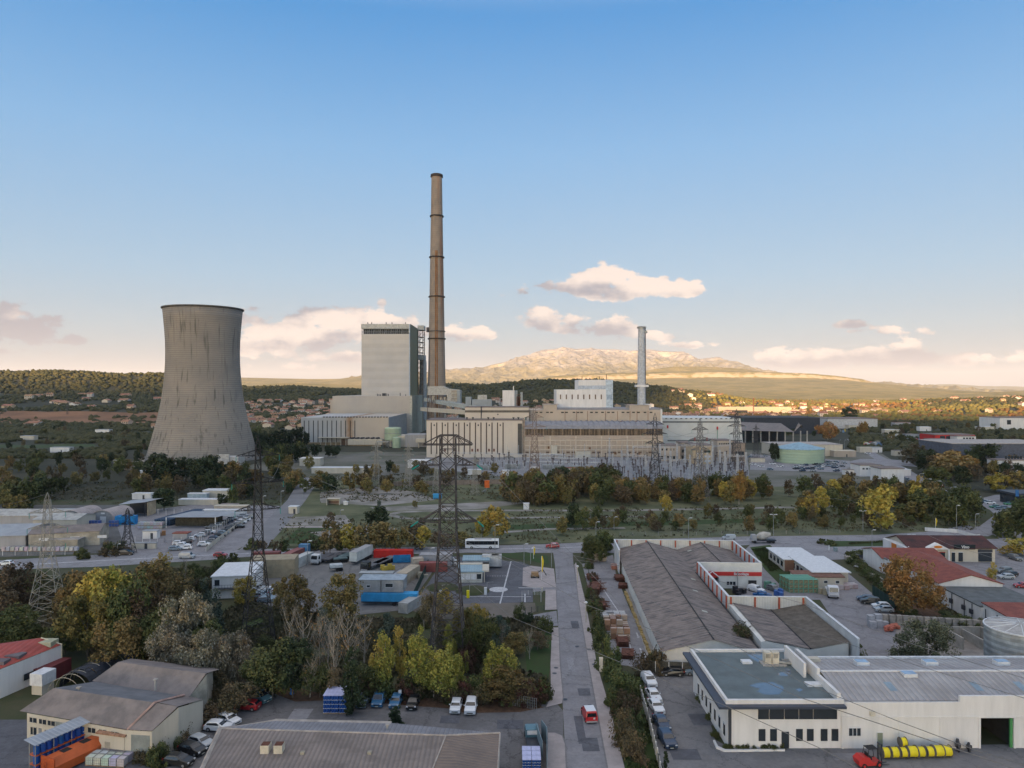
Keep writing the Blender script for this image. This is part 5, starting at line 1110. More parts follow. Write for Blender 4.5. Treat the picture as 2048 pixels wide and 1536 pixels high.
k=MB(); k.yprism([(0,0),(16.8,0),(16.8,3.8),(8.8,6.0),(0,3.7)],0,84); k.yprism([(17.8,0),(33.2,0),(33.2,5.1),(26.5,3.7),(18.6,5.2),(17.8,5.)],2.2,25.4); k.yprism([(17.3,0),(32.3,0),(32.3,3.8),(24,6.0),(17.3,3.7)],57.5,84); k.build('wall',SHEETW,r)
k=MB(); k.bar((8.8,-.5,6.28),(8.8,84.2,6.28),.14,4); k.bar((24,57,6.28),(24,84.2,6.28),.13,4); k.bar((17.2,-.5,4.),(17.2,57,4.),.18,4); k.bar((26.5,2,3.95),(26.5,25.6,3.95),.16,4); k.build('ridge_cap',mat('ridge_dark',(.04,.04,.045)),r)
k=MB(); k.box(-.6,33.4,84.4,84.7,0,6.7); k.box(17.6,34,25.7,26,4,6.7); k.build('parapet',PARA,r)
k=MB(); k.box(-.8,-.6,70,84.4,0,6.7); k.box(33.2,33.5,57,84.4,0,6.7); k.box(17.6,17.9,26,57,3,6.7); k.box(33.7,34,-.5,25.7,0,6.7); k.build('side_parapet',PARAY,r)
k=MB(); k.box(-.9,33.6,84.3,84.8,6.7,6.82); k.box(33.1,33.6,57,84.3,6.7,6.82); k.box(17.5,18,26.1,57,6.7,6.82); k.box(17.5,34.1,25.6,26.1,6.7,6.82); k.box(33.6,34.1,-.5,25.6,6.7,6.82); k.box(-.9,-.5,70,84.3,6.7,6.82); k.build('coping',WHITEPL,r)
ps=[(0+i*4.2,84.2,4.6) for i in range(9)]+[(33.0,57.5+i*4.4,4.0) for i in range(7)]+[(17.5,26.5+i*4.3,3.6) for i in range(8)]+[(18.2+i*5.,25.5,4.0) for i in range(4)]+[(-.5,83,0),(-.5,72,0)]
for x,y,z in ps: k=MB(); k.box(x-.16,x+.16,y-.16,y+.16,z,6.65); k.build('post',POST,r)
for x,y0,y1 in ((11,18,19.2),(12.5,35,36),(14.5,47,48.4),(19.6,61,62.4),(19.5,78,79.2),(28.,74,75.3),(27,66,67.2)):
    a=lambda x: 6.2-abs(x-8.8)*.272 if x<17 else 6.2-abs(x-24)*.31
    k=MB(); k.add([(x-.3,y0,a(x-.3)+.05),(x+.8,y0,a(x+.8)+.05),(x+.8,y1,a(x+.8)+.05),(x-.3,y1,a(x-.3)+.05)],[(0,1,2,3)]); k.build('roof_light',mat('rooflight_pale',(.33,.33,.28),.5),r)
# front with the sign
k=MB(); k.box(17.6,33.6,56.7,57.2,0,6.7); k.build('sign_front',SHEETW,r)
k=MB(); k.box(18.,33.5,56.5,56.7,3.35,4.35); sb=k.build('sign_band',RED,r)
k=MB(); k.yprism([(19.2,3.2),(22.6,3.2),(20.9,4.6)],55.2,56.5); k.build('entrance_gable',RED,r)
k=MB(); k.bar((19.,55.2,3.1),(20.9,55.2,4.75),.14,4); k.bar((20.9,55.2,4.75),(22.8,55.2,3.1),.14,4); k.box(19.,19.3,55,56.5,0,3.1); k.box(22.5,22.8,55,56.5,0,3.1); k.build('porch_frame',WHITEPL,r)
k=MB(); k.box(19.3,22.5,56.55,56.7,0,3.1); k.build('entrance_glass',GLASS,r)
def text(s,parent,loc,rot,size,m,name='lettering',ext=.03,bold=True):
    c=bpy.data.curves.new(name,'FONT'); c.body=s; c.size=size; c.extrude=ext; c.align_x='CENTER'; c.align_y='CENTER'; c.offset=size*.018 if bold else 0
    o=bpy.data.objects.new(name,c); COL.objects.link(o); dg=bpy.context.evaluated_depsgraph_get(); me=bpy.data.meshes.new_from_object(o.evaluated_get(dg)); bpy.data.objects.remove(o)
    me.materials.clear(); me.materials.append(m); o=bpy.data.objects.new(name,me); COL.objects.link(o); o.parent=parent; o.location=loc; o.rotation_euler=rot; return o
text('Bricolage',r,(28.4,56.45,3.86),(R(90),0,0),1.0,WHITEPL)
k=MB(); k.box(24.8,27,56.55,56.7,.95,1.8); o=k.build('window',GLASS,r); k=MB(); [k.box(24.7+i*.77,24.8+i*.77,56.5,56.68,.9,1.85) for i in range(4)]; k.box(24.7,27.1,56.5,56.68,.85,.95); k.build('frame',WHITEPL,o)
k=MB(); k.box(30.2,32.2,56.5,56.7,0,2.2); k.build('doorway',mat('interior_dark',(.03,.03,.032)),r)
k=MB(); k.bar((27.4,56.,0),(27.4,56.,4.6),.12,8); k.build('flue_pipe',STEEL,r)
k=MB(); k.box(18.4,18.9,56.55,56.7,5.5,5.8); k.build('wall_lamp',GREYW,r)
# pavement rim with yellow debris beside the west eaves
k=MB()
for i in range(46): x=-1.2+random.uniform(-.1,.1); y=2+i*1.08; k.box(x-.3,x+.3,y,y+.7,0.02,random.uniform(.3,.9))
tag(k.build('timber_row',mat('yellow_timber',(.33,.24,.10))),'long row of yellow timber offcuts along the west wall of the hardware store','timber row'); o=bpy.data.objects['timber_row']; o.location=(27.8,133,0); o.rotation_euler=(0,0,-TL)
strip('concrete_rim',[(1250,1176),(1300,1330)],[(1262,1176),(1326,1330)],CONC,.1)
# ================================================================ low cream buildings east of the store
O=Vector((77.6,206,0)); r=bld('office_annex','low flat white roofed annex with brick end beyond the green crates','annex',(O,-TL,9.3,14.5),3.4,CREAM,WHITEPL,over=.6)
for i in range(4): win(r,'l',1+i*3.3,1,2.2,1.6)
k=MB(); k.box(.1,3.4,-.15,0,0,3.4); k.build('brick_panel',mat('brick_brown',(.20,.11,.075)),r)
r=bld('office_annex','longer flat white roofed annex with cream walls, between the crates and the drive','annex',(Vector((79.6,191,0)),-TL,9,17.5),3.6,CREAM,WHITEPL,over=.6)
for i in range(5): win(r,'l',1+i*3.2,1,2.2,1.6)
r=bld('store_shed','cream shed with a brown tile roof behind the stacked green crates','shed',(Vector((74,188.5,0)),-TL,12.2,4.2),3.,CREAM,mat('brown_tile',(.16,.085,.065)),'mono',.5,over=.3)
win(r,'f',7.2,1.5,.9,.6); win(r,'f',10.2,1.5,.9,.6)
# ================================================================ shopping parade with red roofs (right)
r=bld('shop_building','shop building with a dark red tiled roof, white gabled porch and black sign','shop',(Vector((119.5,217.5,0)),-.02,25.5,14),4.2,CREAM,DKTILE,'gable',2.2,.5)
k=MB(); k.yprism([(4.2,4.1),(11.2,4.1),(7.7,5.9)],-1.6,.3); k.box(4.2,4.6,-1.5,-1.2,0,4.1); k.box(10.8,11.2,-1.5,-1.2,0,4.1); k.build('porch_gable',WHITE,r)
k=MB(); k.add([(7.7+1.3*math.cos(a*PI/8),-1.62,4.85+.42*math.sin(a*PI/8)) for a in range(16)],[tuple(range(16))]); k.build('oval_sign',mat('sign_orange',(.5,.16,.03)),r)
k=MB(); k.box(13.2,19.4,-.45,-.1,3.9,5.3); o=k.build('sign_board',mat('sign_black',(.012,.02,.025)),r); text('Vino',r,(16.4,-.5,4.62),(R(90),0,0),1.25,WHITEPL)
for a,b in ((4.8,6.2),(6.6,8.3),(8.6,10.6),(12.6,13.6),(14.6,15.9),(20.5,24.5)): k=MB(); k.box(a,b,-.1,.05,.2,2.9); o=k.build('window',GLASS,r); k=MB(); k.box(a-.1,b+.1,-.16,-.02,2.9,3.05); k.build('frame',RED if 4<a<9 else WHITEPL,o)
k=MB(); k.box(20.3,24.6,-.25,-.1,3.0,3.9); k.build('sign_board',DKFRAME,r)
k=MB(); k.yprism([(-1.,0),(0,0),(0,4.6),(-1.,4.2)],0,14); k.build('side_wall',WHITE,r)
k=MB(); k.box(-1.08,-1.0,5.5,8.5,2.,4.); k.build('round_sign',mat('sign_orange',(.5,.16,.03)),r)
r=bld('shop_building','long white walled shop with a red hipped roof beside the rocky bank','shop',(Vector((104.6,204,0)),-TL,17,12.5),4.2,WHITE,TILE,'gable',1.5,.4)
r=bld('shop_link','white shop range with a flat dark grey roof behind the orange plane tree','shop',(Vector((103.6,176,0)),-TL,15,28),4.2,WHITE,mat('grey_roofing',(.10,.11,.115)),over=.1)
for v_ in (4,15,23): k=MB(); k.bar((-.08,v_,0),(-.08,v_,4.2),.08,6); k.build('downpipe',DKFRAME,r)
r=bld('shop_hall','white gabled shop hall with a bright red tiled roof, beside the round silo','shop',(Vector((102.8,174,0)),-TL,14.8,26),5.2,WHITE,TILE,'gable',2.,.3,ridge_='y')
r=bld('shop_range','low white shop range with cooling units and a red roof beside the silo','shop',(Vector((101.9,134,0)),-TL,15.5,24),4.3,WHITE,TILE,'mono',.9,.3)
for v_,z in ((17,2.6),(20,2.2),(12,2.2),(13.6,2.2),(6,2.2),(7.6,2.2)):
    k=MB(); k.box(-.7,-.02,v_,v_+1.1,z,z+.9); o=k.build('cooling_unit',CREAM,r); k=MB(); k.bar((-.71,v_+.55,z+.45),(-.78,v_+.55,z+.45),.34,10); k.build('fan',DKFRAME,o)
for v_ in (23,19,14,9): k=MB(); k.bar((-.1,v_,0),(-.1,v_,4.2),.09,6); k.build('downpipe',DKFRAME,r)
win(r,'l',22,1,1.3,1.6)
r=bld('shop_range','flat grey roofed part of the shop range between the white gable and the red roof','shop',(Vector((102.4,158,0)),-TL,15,16),4.3,WHITE,mat('grey_roofing',(.10,.11,.115)),over=.1)
for v_ in (11,6,3): k=MB(); k.bar((-.1,v_,0),(-.1,v_,4.2),.09,6); k.box(-.5,-.1,v_-.5,v_+.5,2,3); k.build('service_pipe',DKFRAME,r)
r=bld('kiosk_roof','small red roofed porch behind the mall wall','porch',(Vector((117,150,0)),-TL,7,9),3.2,WHITE,TILE,'gable',1.,.3)
# silo
r=root('silo','round corrugated steel silo with a ribbed white roof','silo',(91.8,130.5,0))
k=MB(); k.lathe([(5.6,0),(5.6,9)],64,cap=False); k.build('silo_shell',bands('silo_steel',(.30,.32,.33),1.1,'Z',.4,.5,.25,.6,strength=.25,stain=((.18,.185,.19),.5,(1,1,.3),.5,.5)),r,smooth=True)
k=MB(); k.lathe([(5.75,8.9),(5.75,9.12),(5.5,9.12)],64,cap=False); k.build('rim',WHITEPL,r)
k=MB(); k.lathe([(5.55,9.0),(.3,9.7)],48,cap=True); o=k.build('roof',mat('silo_roof',(.36,.35,.34)),r)
for i in range(12):
    a=2*PI*i/12; k=MB(); k.bar((5.4*math.cos(a),5.4*math.sin(a),9.05),(.8*math.cos(a),.8*math.sin(a),9.66),.08,4); k.build('roof_rib',WHITEPL,r)
# ================================================================ works on the left
DOMEW=mat('hangar_grey',(.22,.23,.25)); DOMER=bands('hangar_roof',(.31,.275,.27),1.2,'Y',.3,.8,.2,.3,strength=.3)
for px,lb in ((120,'grey arched hangar with a dark doorway, behind the cream shed'),(184,'grey arched hangar with a white door beside the blue tarpaulins')):
    a=G(px,1046); r=bld('arched_hangar',lb,'hangar',(a,-.12,9.2,12),1.6,DOMEW,DOMER,'arch',3.3)
    k=MB(); k.box(3.4,5.9,-.1,.05,0,2.6); k.build('door',DKFRAME if px==120 else WHITEPL,r); k=MB(); k.box(3.8,5.3,-.1,.05,3.6,4.1); k.build('gable_vent',WHITEPL,r)
fr_=rect((57,1098),(199,1090),(215,1072)); r=bld('cream_shed','cream walled shed with a weathered brown roof behind the pale pylon','shed',(fr_[0],fr_[1],fr_[2],13),4.6,DIRTY,FIBRO,'gable',1.3,.3)
for a_ in (3,12,20): win(r,'f',a_,2.4,2.6,.8,m=WHITEPL)
fr_=rect((-60,1100),(51,1097),(60,1080)); r=bld('grey_shed','pale grey roofed shed at the edge of the works, blue barrels under its side','shed',(fr_[0],fr_[1],fr_[2],20),4.2,GREYW,ZINC,'gable',2.,.4,ridge_='x')
bld('pale_shed','low pale roofed shed behind the cream shed, left of the hangars','shed',(G(66,1062),.0,16,12),4.,CREAM,mat('pale_sheet',(.34,.34,.33)),'gable',1.2)
bld('pale_shed','long low shed with a flat pale roof at the top of the works yard','shed',(G(-40,1050),.0,34,14),3.4,GREYW,mat('pale_sheet',(.34,.34,.33)),'gable',1.4)
bld('low_annex','small dirty cream annex against the pylon foot','annex',(G(98,1098),.05,9,5),2.8,DIRTY,CONC)
r=root('open_shed','dark open shed with a mono pitch roof beside the second hangar','shed',G(236,1034)); k=MB(); k.add([(0,0,5),(11,0,6),(13,12,6),(-1,12,5)],[(0,1,2,3)]); k.build('roof',ZINC,r); rb(r,'post',DKFRAME,(0,.2,0,.2,0,5),(10.8,11,0,.2,0,6)); rb(r,'back_wall',DKFRAME,(0,11,9,9.2,0,5)); rb(r,'side_wall',mat('ochre_wall',(.42,.33,.22)),(10.8,11,2,9,0,5.5))
r=root('flat_canopy','long flat grey canopy over dark shelving in the middle of the works yard','canopy',G(330,1056)); k=MB(); k.add([(0,0,4),(19,0,4),(24,12,4.3),(5,12,4.3)],[(0,1,2,3)]); k.build('roof',ZINC,r)
for x in (0.2,18.6): k=MB(); k.box(x,x+.25,.1,.3,0,4); k.build('post',WHITEPL,r)
k=MB(); k.box(2,18,4,9,0,3.2); k.build('shelving',mat('shelf_dark',(.06,.055,.04),.9,.5,1.2),r)
r=root('blue_cover','bright blue tarpaulin draped over stacked goods beside the second hangar','tarpaulin',G(229,1050)); k=MB()
for i in range(12): k.box(i*.62,i*.62+.6,random.uniform(0,.2),3,0,3.4+random.uniform(-.15,.1))
k.build('tarpaulin',mat('tarp_blue',(.01,.19,.45),.5,.3,1.),r)
r=root('dark_racking','long dark blue stack of pipes in the yard beside the canopy','pipe stack',G(310,1052)); k=MB()
for i in range(7):
    for j in range(3): k.bar((i*.9,0,.5+j*.85),(i*.9+5,24,.5+j*.85),.42,8)
k.build('pipe',mat('pipe_blue',(.04,.07,.12)),r)
def ibc(loc,lb,group,ang=0.,col=(.55,.56,.58),z=0,cage=STEEL,first=None):
    r=root('ibc_tote',lb,'liquid tote',loc,ang,group); k=MB(); k.box(.05,.95,.05,.95,.16,1.1); o=k.build('bottle',OBJP,r); o.color=(*col,1)
    k=MB(); [k.box(0,1,y,y+.12,0,.14) for y in (0,.44,.88)]; k.build('pallet',WOODP,r)
    k=MB()
    for i in range(5):
        x=i*.245; k.box(x,x+.02,-.01,.01,.14,1.12); k.box(x,x+.02,.99,1.01,.14,1.12); k.box(-.01,.01,x,x+.02,.14,1.12); k.box(.99,1.01,x,x+.02,.14,1.12)
    for z in (.4,.75,1.12): k.box(-.01,1.01,-.015,.015,z,z+.02); k.box(-.01,1.01,.985,1.015,z,z+.02); k.box(-.015,.015,0,1,z,z+.02); k.box(.985,1.015,0,1,z,z+.02)
    k.build('cage',cage,r); return r
IB=ibc((0,0,0),'white liquid tote in a wire cage','liquid totes'); IBB=ibc((0,0,0),'blue liquid tote in a wire cage','blue liquid totes')
WC=(.55,.56,.58); BC=(.02,.09,.38)
def ibcs(px,py,nx,ny,nz,col,lb,ang=0.,dx=1.15,dy=1.2,grp=None,z0=0,w=1.):
    a=G(px,py) if not isinstance(px,Vector) else px; M_=Matrix.Rotation(ang,3,'Z')
    for l in range(nz):
        for j in range(ny):
            for i in range(nx):
                p=a+M_@Vector((i*dx,j*dy,0)); c=tuple(x*random.uniform(.8,1.1) for x in col)
                dup(IB,(p.x,p.y,z0+l*1.18),ang,1.08*w,lb,grp or 'liquid totes',c)
ibcs(275,1058,8,2,2,WC,'white liquid tote in the double row')
ibcs(158,1054,7,1,2,BC,'blue liquid tote before the hangars')
ibcs(217,1054,3,1,2,BC,'blue liquid tote by the tarpaulin')
ibcs(2,1103,17,1,1,WC,'white liquid tote in the roadside row',dx=1.45,w=1.1)
ibcs(40,1090,5,1,3,BC,'blue tote under the grey shed eaves')
ibcs(170,1532,5,2,1,WC,'white liquid tote near the orange tank',R(-6)); ibcs(201,1517,3,1,1,(.42,.38,.28),'yellowed liquid tote by the little tiled shed',R(-8)); ibcs(216,1520,3,1,1,WC,'white liquid tote by the little tiled shed',R(-8))
ibcs(549,1384,1,1,1,(.33,.34,.34),'grey liquid tote standing under the trees by the works path')
# rack of blue drums, orange tank, little shed (bottom left)
r=root('drum_rack','metal canopy rack loaded with two shelves of blue drums','storage rack',(-64.3,97.5,0),R(64)); k=MB(); k.add([(-.6,-.9,4.3),(8.3,-.9,4.3),(8.3,1.6,4.6),(-.6,1.6,4.6)],[(0,1,2,3)]); k.build('canopy',ZINC,r)
k=MB()
for x in (0,2.5,5,7.6): k.bar((x,0,0),(x,0,4.3),.06,4); k.bar((x,1.3,0),(x,1.3,4.5),.06,4)
k.build('upright',STEEL,r)
for z in (1.2,2.5): k=MB(); k.box(0,7.6,-.1,1.4,z-.12,z); k.build('shelf',ORANGE,r)
DR=MB(); DR.lathe([(.3,0),(.31,.1),(.31,.28),(.325,.3),(.31,.33),(.31,.58),(.325,.6),(.31,.63),(.31,.8),(.29,.88),(.05,.89)],12)
dr=root('drum','blue drum','drum',(0,0,0)); o=DR.build('drum_body',OBJP,dr); dr2=dr
k=MB(); k.bar((.15,0,.88),(.15,0,.93),.05,6); k.build('bung',WHITEPL,dr)
a=Vector((-64.3,97.5,0)); M_=Matrix.Rotation(R(64),3,'Z')
for z,nm in ((0,'bottom row'),(1.2,'middle shelf'),(2.5,'top shelf')):
    for i in range(9):
        p=a+M_@Vector((.45+i*.82,.45+random.uniform(-.05,.05),0)); dup(dr,(p.x,p.y,z+.01),0,1.25,'blue plastic drum, %s'%nm,'blue drums on the drum rack',(.015,random.uniform(.06,.11),.34))
drop(dr)
# little tiled shed
r=bld('tiled_shed','little cream shed with a terracotta tile roof in front of the old factory','shed',(G(198,1511),R(-14),4.3,3.),3.2,CREAM,mat('old_tile',(.30,.17,.11),.9,.4,2),'mono',.7,.3)
k=MB(); k.box(1,1.9,-.05,.05,0,2.1); k.build('door',DIRTY,r)
# orange tank
r=root('orange_tank','long orange container tank with two dark open hatches beside the drum rack','tank',(-61.2,96.5,0),R(65)); k=MB(); k.xprism([(0,.3),(2.3,.3),(2.5,1.5),(1.9,2.5),(.5,2.5),(-.2,1.5)],0,7.); k.build('tank_body',ORANGE,r)
for x in (1.8,4.6): k=MB(); k.box(x,x+1.2,.6,1.7,2.5,2.54); k.build('hatch',BLACK,r)
k=MB(); [k.box(x,x+.18,-.25,2.55,.25,2.6) for x in (-.1,6.9)]; k.bar((-.2,1.2,.4),(-.5,1.2,2.2),.1,5); k.build('end_rib',mat('orange_dark',(.35,.07,.02)),r)
# green crates, brick pallets, rebar
cr=root('wire_crate','green crate','crate',(0,0,0)); k=MB(); k.box(.06,1.14,.06,.94,.1,1.0); k.build('contents',mat('crate_fill',(.22,.20,.12),.9,.5,3),cr)
k=MB()
for x in (0,1.1):
    for y in (0,.92): k.box(x,x+.1,y,y+.08,0,1.12)
for z in (.02,1.04):
    for y in (0,.92): k.box(.1,1.1,y,y+.08,z,z+.08)
    for x in (0,1.12): k.box(x,x+.08,.08,.92,z,z+.08)
k.box(0,1.2,0,1,1.1,1.13); k.build('crate_frame',GREENP,cr)
for j in range(4):
    for l in range(3):
        for i in range(6):
            p=G(1578,1186)+Vector((i*1.25-j*.2,j*1.4,0)); dup(cr,(p.x,p.y,l*1.14),-TL,1,'green framed wire crate in the tall stack','stacked green wire crates')
dup(cr,G(1634,1187),.2,1,'single green framed crate standing apart from the crate stack'); drop(cr)
bp_=root('brick_pallet','pallet of bricks','pallet',(0,0,0)); k=MB(); k.box(0,1.2,0,1.,.14,1.15); o=k.build('brick_pack',OBJP,bp_); k=MB(); [k.box(0,1.2,y,y+.1,0,.14) for y in (0,.45,.9)]; k.build('pallet_base',WOODP,bp_); k=MB(); k.box(-.01,1.21,.3,.34,.14,1.16); k.box(-.01,1.21,.66,.7,.14,1.16); k.build('strap',WHITEPL,bp_)
def pallets(px,py,nx,ny,nz,cols,lb,jit=.06,ang=-TL,drop_=.12):
    a=G(px,py); M_=Matrix.Rotation(ang,3,'Z')
    for j in range(ny):
        for i in range(nx):
            if random.random()<drop_: continue
            for l in range(nz if random.random()<.7 else max(1,nz-1)):
                p=a+M_@Vector((i*1.35+random.uniform(-jit,jit),j*1.2+random.uniform(-jit,jit),0)); dup(bp_,(p.x,p.y,l*1.16),ang+random.uniform(-.05,.05),1,lb,'building material pallets in the service lane',random.choice(cols))
TN=[(.32,.18,.11),(.36,.27,.20),(.24,.13,.08)]; PL=[(.42,.41,.40),(.36,.34,.33)]
pallets(1209,1262,4,4,2,TN,'strapped pallet of tan bricks'); pallets(1193,1240,5,3,1,PL,'pallet of pale grey blocks'); pallets(1223,1283,3,2,2,TN,'strapped pallet of brown bricks')
pallets(1178,1123,4,2,2,[(.38,.33,.26),(.30,.26,.21)],'pallet of beige stone'); pallets(1223,1140,2,3,1,[(.3,.12,.08)],'pallet of reddish packs against the store wall')
pallets(1668,1180,5,3,1,[(.44,.38,.38),(.40,.30,.30)],'wrapped pallet of pinkish bags'); 
drop(bp_)
for px,py,n_,w_,lb in ((1185,1160,9,5,'low heap of rusty reinforcing mesh furthest up the service lane'),(1192,1183,12,7,'large tangle of rusty reinforcing mesh halfway along the service lane hedge'),(1201,1215,10,6,'heap of rusty reinforcing bars above the brick pallets'),(1245,1288,8,4,'tidy rusty mesh stack in front of the brick pallets'),(1256,1312,6,4,'loose rusty bars by the dark fence'),(1239,1160,8,4,'rusty mesh bundle leaning along the store wall'),(1246,1175,7,3,'short rusty bundle at the foot of the store wall')):
    c=G(px,py); k=MB()
    for i in range(n_*5):
        z=.05+.28*(i%n_)*.5; k.bar((random.uniform(-w_*.4,0),random.uniform(-w_/2,w_/2),z),(random.uniform(0,w_*.4),random.uniform(-w_/2,w_/2),z+random.uniform(0,.3)),.05,4)
    for i in range(n_): z=.1+i*.14; k.box(-1.1+random.uniform(-.2,.2),1.1,-w_/2,w_/2,z,z+.04)
    tag(k.build('rebar_stack',RUST,loc=c,rz=random.uniform(-.2,.1)),lb,'metal stack','rusty steel stacks in the service lane')
# stone wall, wrapped stacks by the silo yard
k=MB()
for i in range(15):
    for l in range(3):
        p=G(1770+i*14,1250+i*.9); s=random.uniform(.85,1.1); k.box(p.x-.65*s,p.x+.6*s,p.y-.4,p.y+.4+random.uniform(-.1,.1),l*.8,l*.8+.76)
tag(k.build('boulder_wall',STONE),'retaining wall of rough pale limestone blocks below the orange plane tree','wall')
k=MB()
for i in range(26):
    p=G(1697+i*5.2,1120+i*3.6); s=random.uniform(.4,.9); k.box(p.x-s,p.x+s,p.y-s,p.y+s,-.1,s*1.3)
tag(k.build('rock_bank',STONE),'bank of rough pale rocks beside the drive to the shops','rock bank')
r=root('wrapped_pallets','stack of goods wrapped in grey plastic beside the store car park','wrapped goods',G(1742,1258)); 
for b in ((0,1.3,0,1.2,0,1.5),(1.4,2.7,0,1.2,0,1.7),(2.8,4.,0.2,1.3,0,1.4),(.3,1.6,1.4,2.6,0,2.4),(1.8,3.2,1.4,2.6,0,2.6)): k=MB(); k.box(*b); k.build('wrapped_block',mat('wrap_grey',(.34,.34,.36),.5,.25,1.2),r)
for px,py,c_,n_ in ((1776,1262,(.42,.12,.08),'heap of orange netting bags beside the boulder wall'),(1790,1258,(.45,.14,.09),'smaller heap of orange netting bags next to the olive tree')):
    k=MB(); 
    for i in range(9): a_=G(px,py); k.add(*(lambda s,x,y,z:([tuple((v*s+np.array((x,y,z)))) for v in IV],[tuple(f) for f in IF]))(random.uniform(.4,.6),random.uniform(-1,1),random.uniform(-.6,.6),random.uniform(.3,1.)))
    o=tag(k.build('netting_bags',OBJP,loc=a_),n_,'bags'); o.color=(*c_,1)
r=root('concrete_bay','open concrete storage bay with pale walls beside the silo','storage bay',G(1925,1300)); k=MB(); k.box(0,.3,0,7,0,2.4); k.box(.3,8,6.7,7,0,2.4); k.box(8,8.3,0,7,0,2.4); k.box(4,4.3,0,6.7,0,2.); k.build('wall',mat('bay_pale',(.33,.30,.26)),r)
# ================================================================ cabins and containers in the middle yard
cont(499,1158,'beige stacked container with an open dark side at the left of the middle yard',(.33,.27,.18),L=12,h=5,ang=R(8),Wd=7,doors=False)
cont(505,1120,'low dark red flat container behind the beige stack',(.20,.06,.06),L=8,h=2.2,ang=R(4))
cont(596,1137,'white shipping container with its end doors hanging open',(.50,.50,.48),L=9,ang=R(76),h=2.9)
cont(577,1128,'long dull red container behind the open white one',(.26,.09,.08),L=10,ang=R(78),h=2.8)
cont(597,1113,'upright blue container by the roadside bushes',(.08,.2,.36),L=3,ang=0,h=3.6)
cont(747,1116,'long bright red container at the back of the middle yard',(.50,.02,.015),L=12,ang=R(-1),h=2.3,Wd=2.5,doors=False)
cont(718,1166,'grey site cabin with two small windows, behind the paired cabins',(.30,.30,.28),L=9.,ang=R(-3),roof=(.33,.35,.36),wins=(('f',1,1.2,1.6,.7),('f',5.5,1.2,1.6,.7)),doors=False,name='site_cabin',cat='cabin')
for px,lb in ((717,'pale site cabin on the left of the blue trailer bed'),(762.5,'pale site cabin on the right with a white window over the blue trailer bed')):
    cont(px,1210,lb,(.33,.33,.33),L=5.35,ang=R(-2),z=3.1,roof=(.30,.36,.42),Wd=5,h=2.9,wins=(('f',2 if px<750 else 1.,1.2,.8 if px<750 else 1.8,.9 if px>750 else .5),),doors=False,name='site_cabin',cat='cabin')
r=root('blue_trailer','long blue flatbed trailer body parked below the paired site cabins','trailer',G(722,1212),R(-2)); k=MB(); k.box(0,13.5,0,2.5,1.1,3.0); k.build('body',BLUEC,r); k=MB(); k.box(0,13.5,.3,2.2,.7,1.1); k.build('chassis',DKFRAME,r)
for x in (8.,9.3,10.6): k=MB(); k.bar((x,-.02,.5),(x,.4,.5),.5,14); k.build('wheel',BLACK,r)
cont(813,1170,'cream site container seen end on beside the yard hedge',(.42,.35,.26),L=10,ang=R(76),h=3.,Wd=3)
cont(795,1180,'weathered grey container between the cabins and the cream one',(.28,.29,.28),L=9,ang=R(76),h=2.8,Wd=3,roof=(.3,.31,.33))
cont(826,1142,'stack of tan crates and boxes at the end of the yard',(.42,.36,.29),L=3.2,ang=R(20),h=3.4,doors=False)
cont(838,1133,'grey flat topped container beside the tall dark pylon',(.32,.31,.32),L=9.5,ang=R(-2),h=3.4,Wd=4,doors=False); cont(838,1145,'oxide red container below the grey one near the pylon',(.25,.07,.06),L=8,ang=R(4),h=2.6)
cont(815,1228,'pale container tucked behind the hedge at the practice lot corner',(.36,.37,.37),L=7,ang=R(70),h=2.4)
r=root('skip','blue open waste skip on the gravel','skip',G(786,1127),R(8)); k=MB()
for b in ((0,5.2,0,.12,.2,2.),(0,5.2,2.2,2.3,.2,2.),(0,.12,.12,2.2,.2,2.),(5.1,5.2,.12,2.2,.2,2.),(0,5.2,.1,2.2,.2,.35)): k.box(*b)
k.build('tub',mat('skip_blue',(.02,.16,.34)),r); k=MB(); [k.box(.3+i*.9,.4+i*.9,-.08,0,.2,1.9) for i in range(6)]; k.build('rib',mat('skip_blue',(.02,.16,.34)),r)
# white office on stilts behind the yellow tree
r=bld('white_cabin','two level white prefabricated office with a balcony, half hidden by trees','cabin',(G(424,1198),R(8),9.5,14),5.4,WHITE,WHITEPL,over=.3)
for x in (5.2,7.1): win(r,'f',x,.9,1.1,1.2)
k=MB(); k.box(.5,9,-1.3,0,2.6,2.7); [k.box(.5+i*.7,.55+i*.7,-1.3,-1.25,2.7,3.6) for i in range(13)]; k.box(.5,9,-1.3,-1.25,3.6,3.66); k.build('balcony',DKFRAME,r)
win(r,'f',.6,3.2,1.2,1.5); win(r,'r',3,3,1.5,1.2)
# kiosk building at the practice lot
r=bld('kiosk','small cream building with a pale blue roof at the practice lot','kiosk',(G(917,1166),R(2),6.4,7),2.9,mat('pale_wall',(.40,.40,.37)),BLUEROOF,over=.4)
for i in range(4): win(r,'f',.4+i*1.5,1.0,1.2,1.4,m=WHITEPL if i<3 else GLASS)
k=MB(); k.box(6.4,8.2,0,9,2.9,3.3); k.box(0,8.2,7.2,9,2.9,3.3); k.box(6.8,7.,.1,.3,0,2.9); k.build('canopy_frame',CREAM,r)
r=bld('kiosk','second pale blue roofed hut directly behind the kiosk','kiosk',(G(926,1143),R(2),7.4,6),3.,GREYW,BLUEROOF,over=.2)
cont(964,1137,'white box trailer body parked behind the practice lot kiosk',(.50,.50,.50),L=5.,ang=R(-2),h=3.2,z=.6,Wd=2.4); cont(982,1137,'second white box trailer body on wheels next to the first',(.46,.46,.47),L=3.,ang=R(-2),h=3.2,z=.6,Wd=2.4)
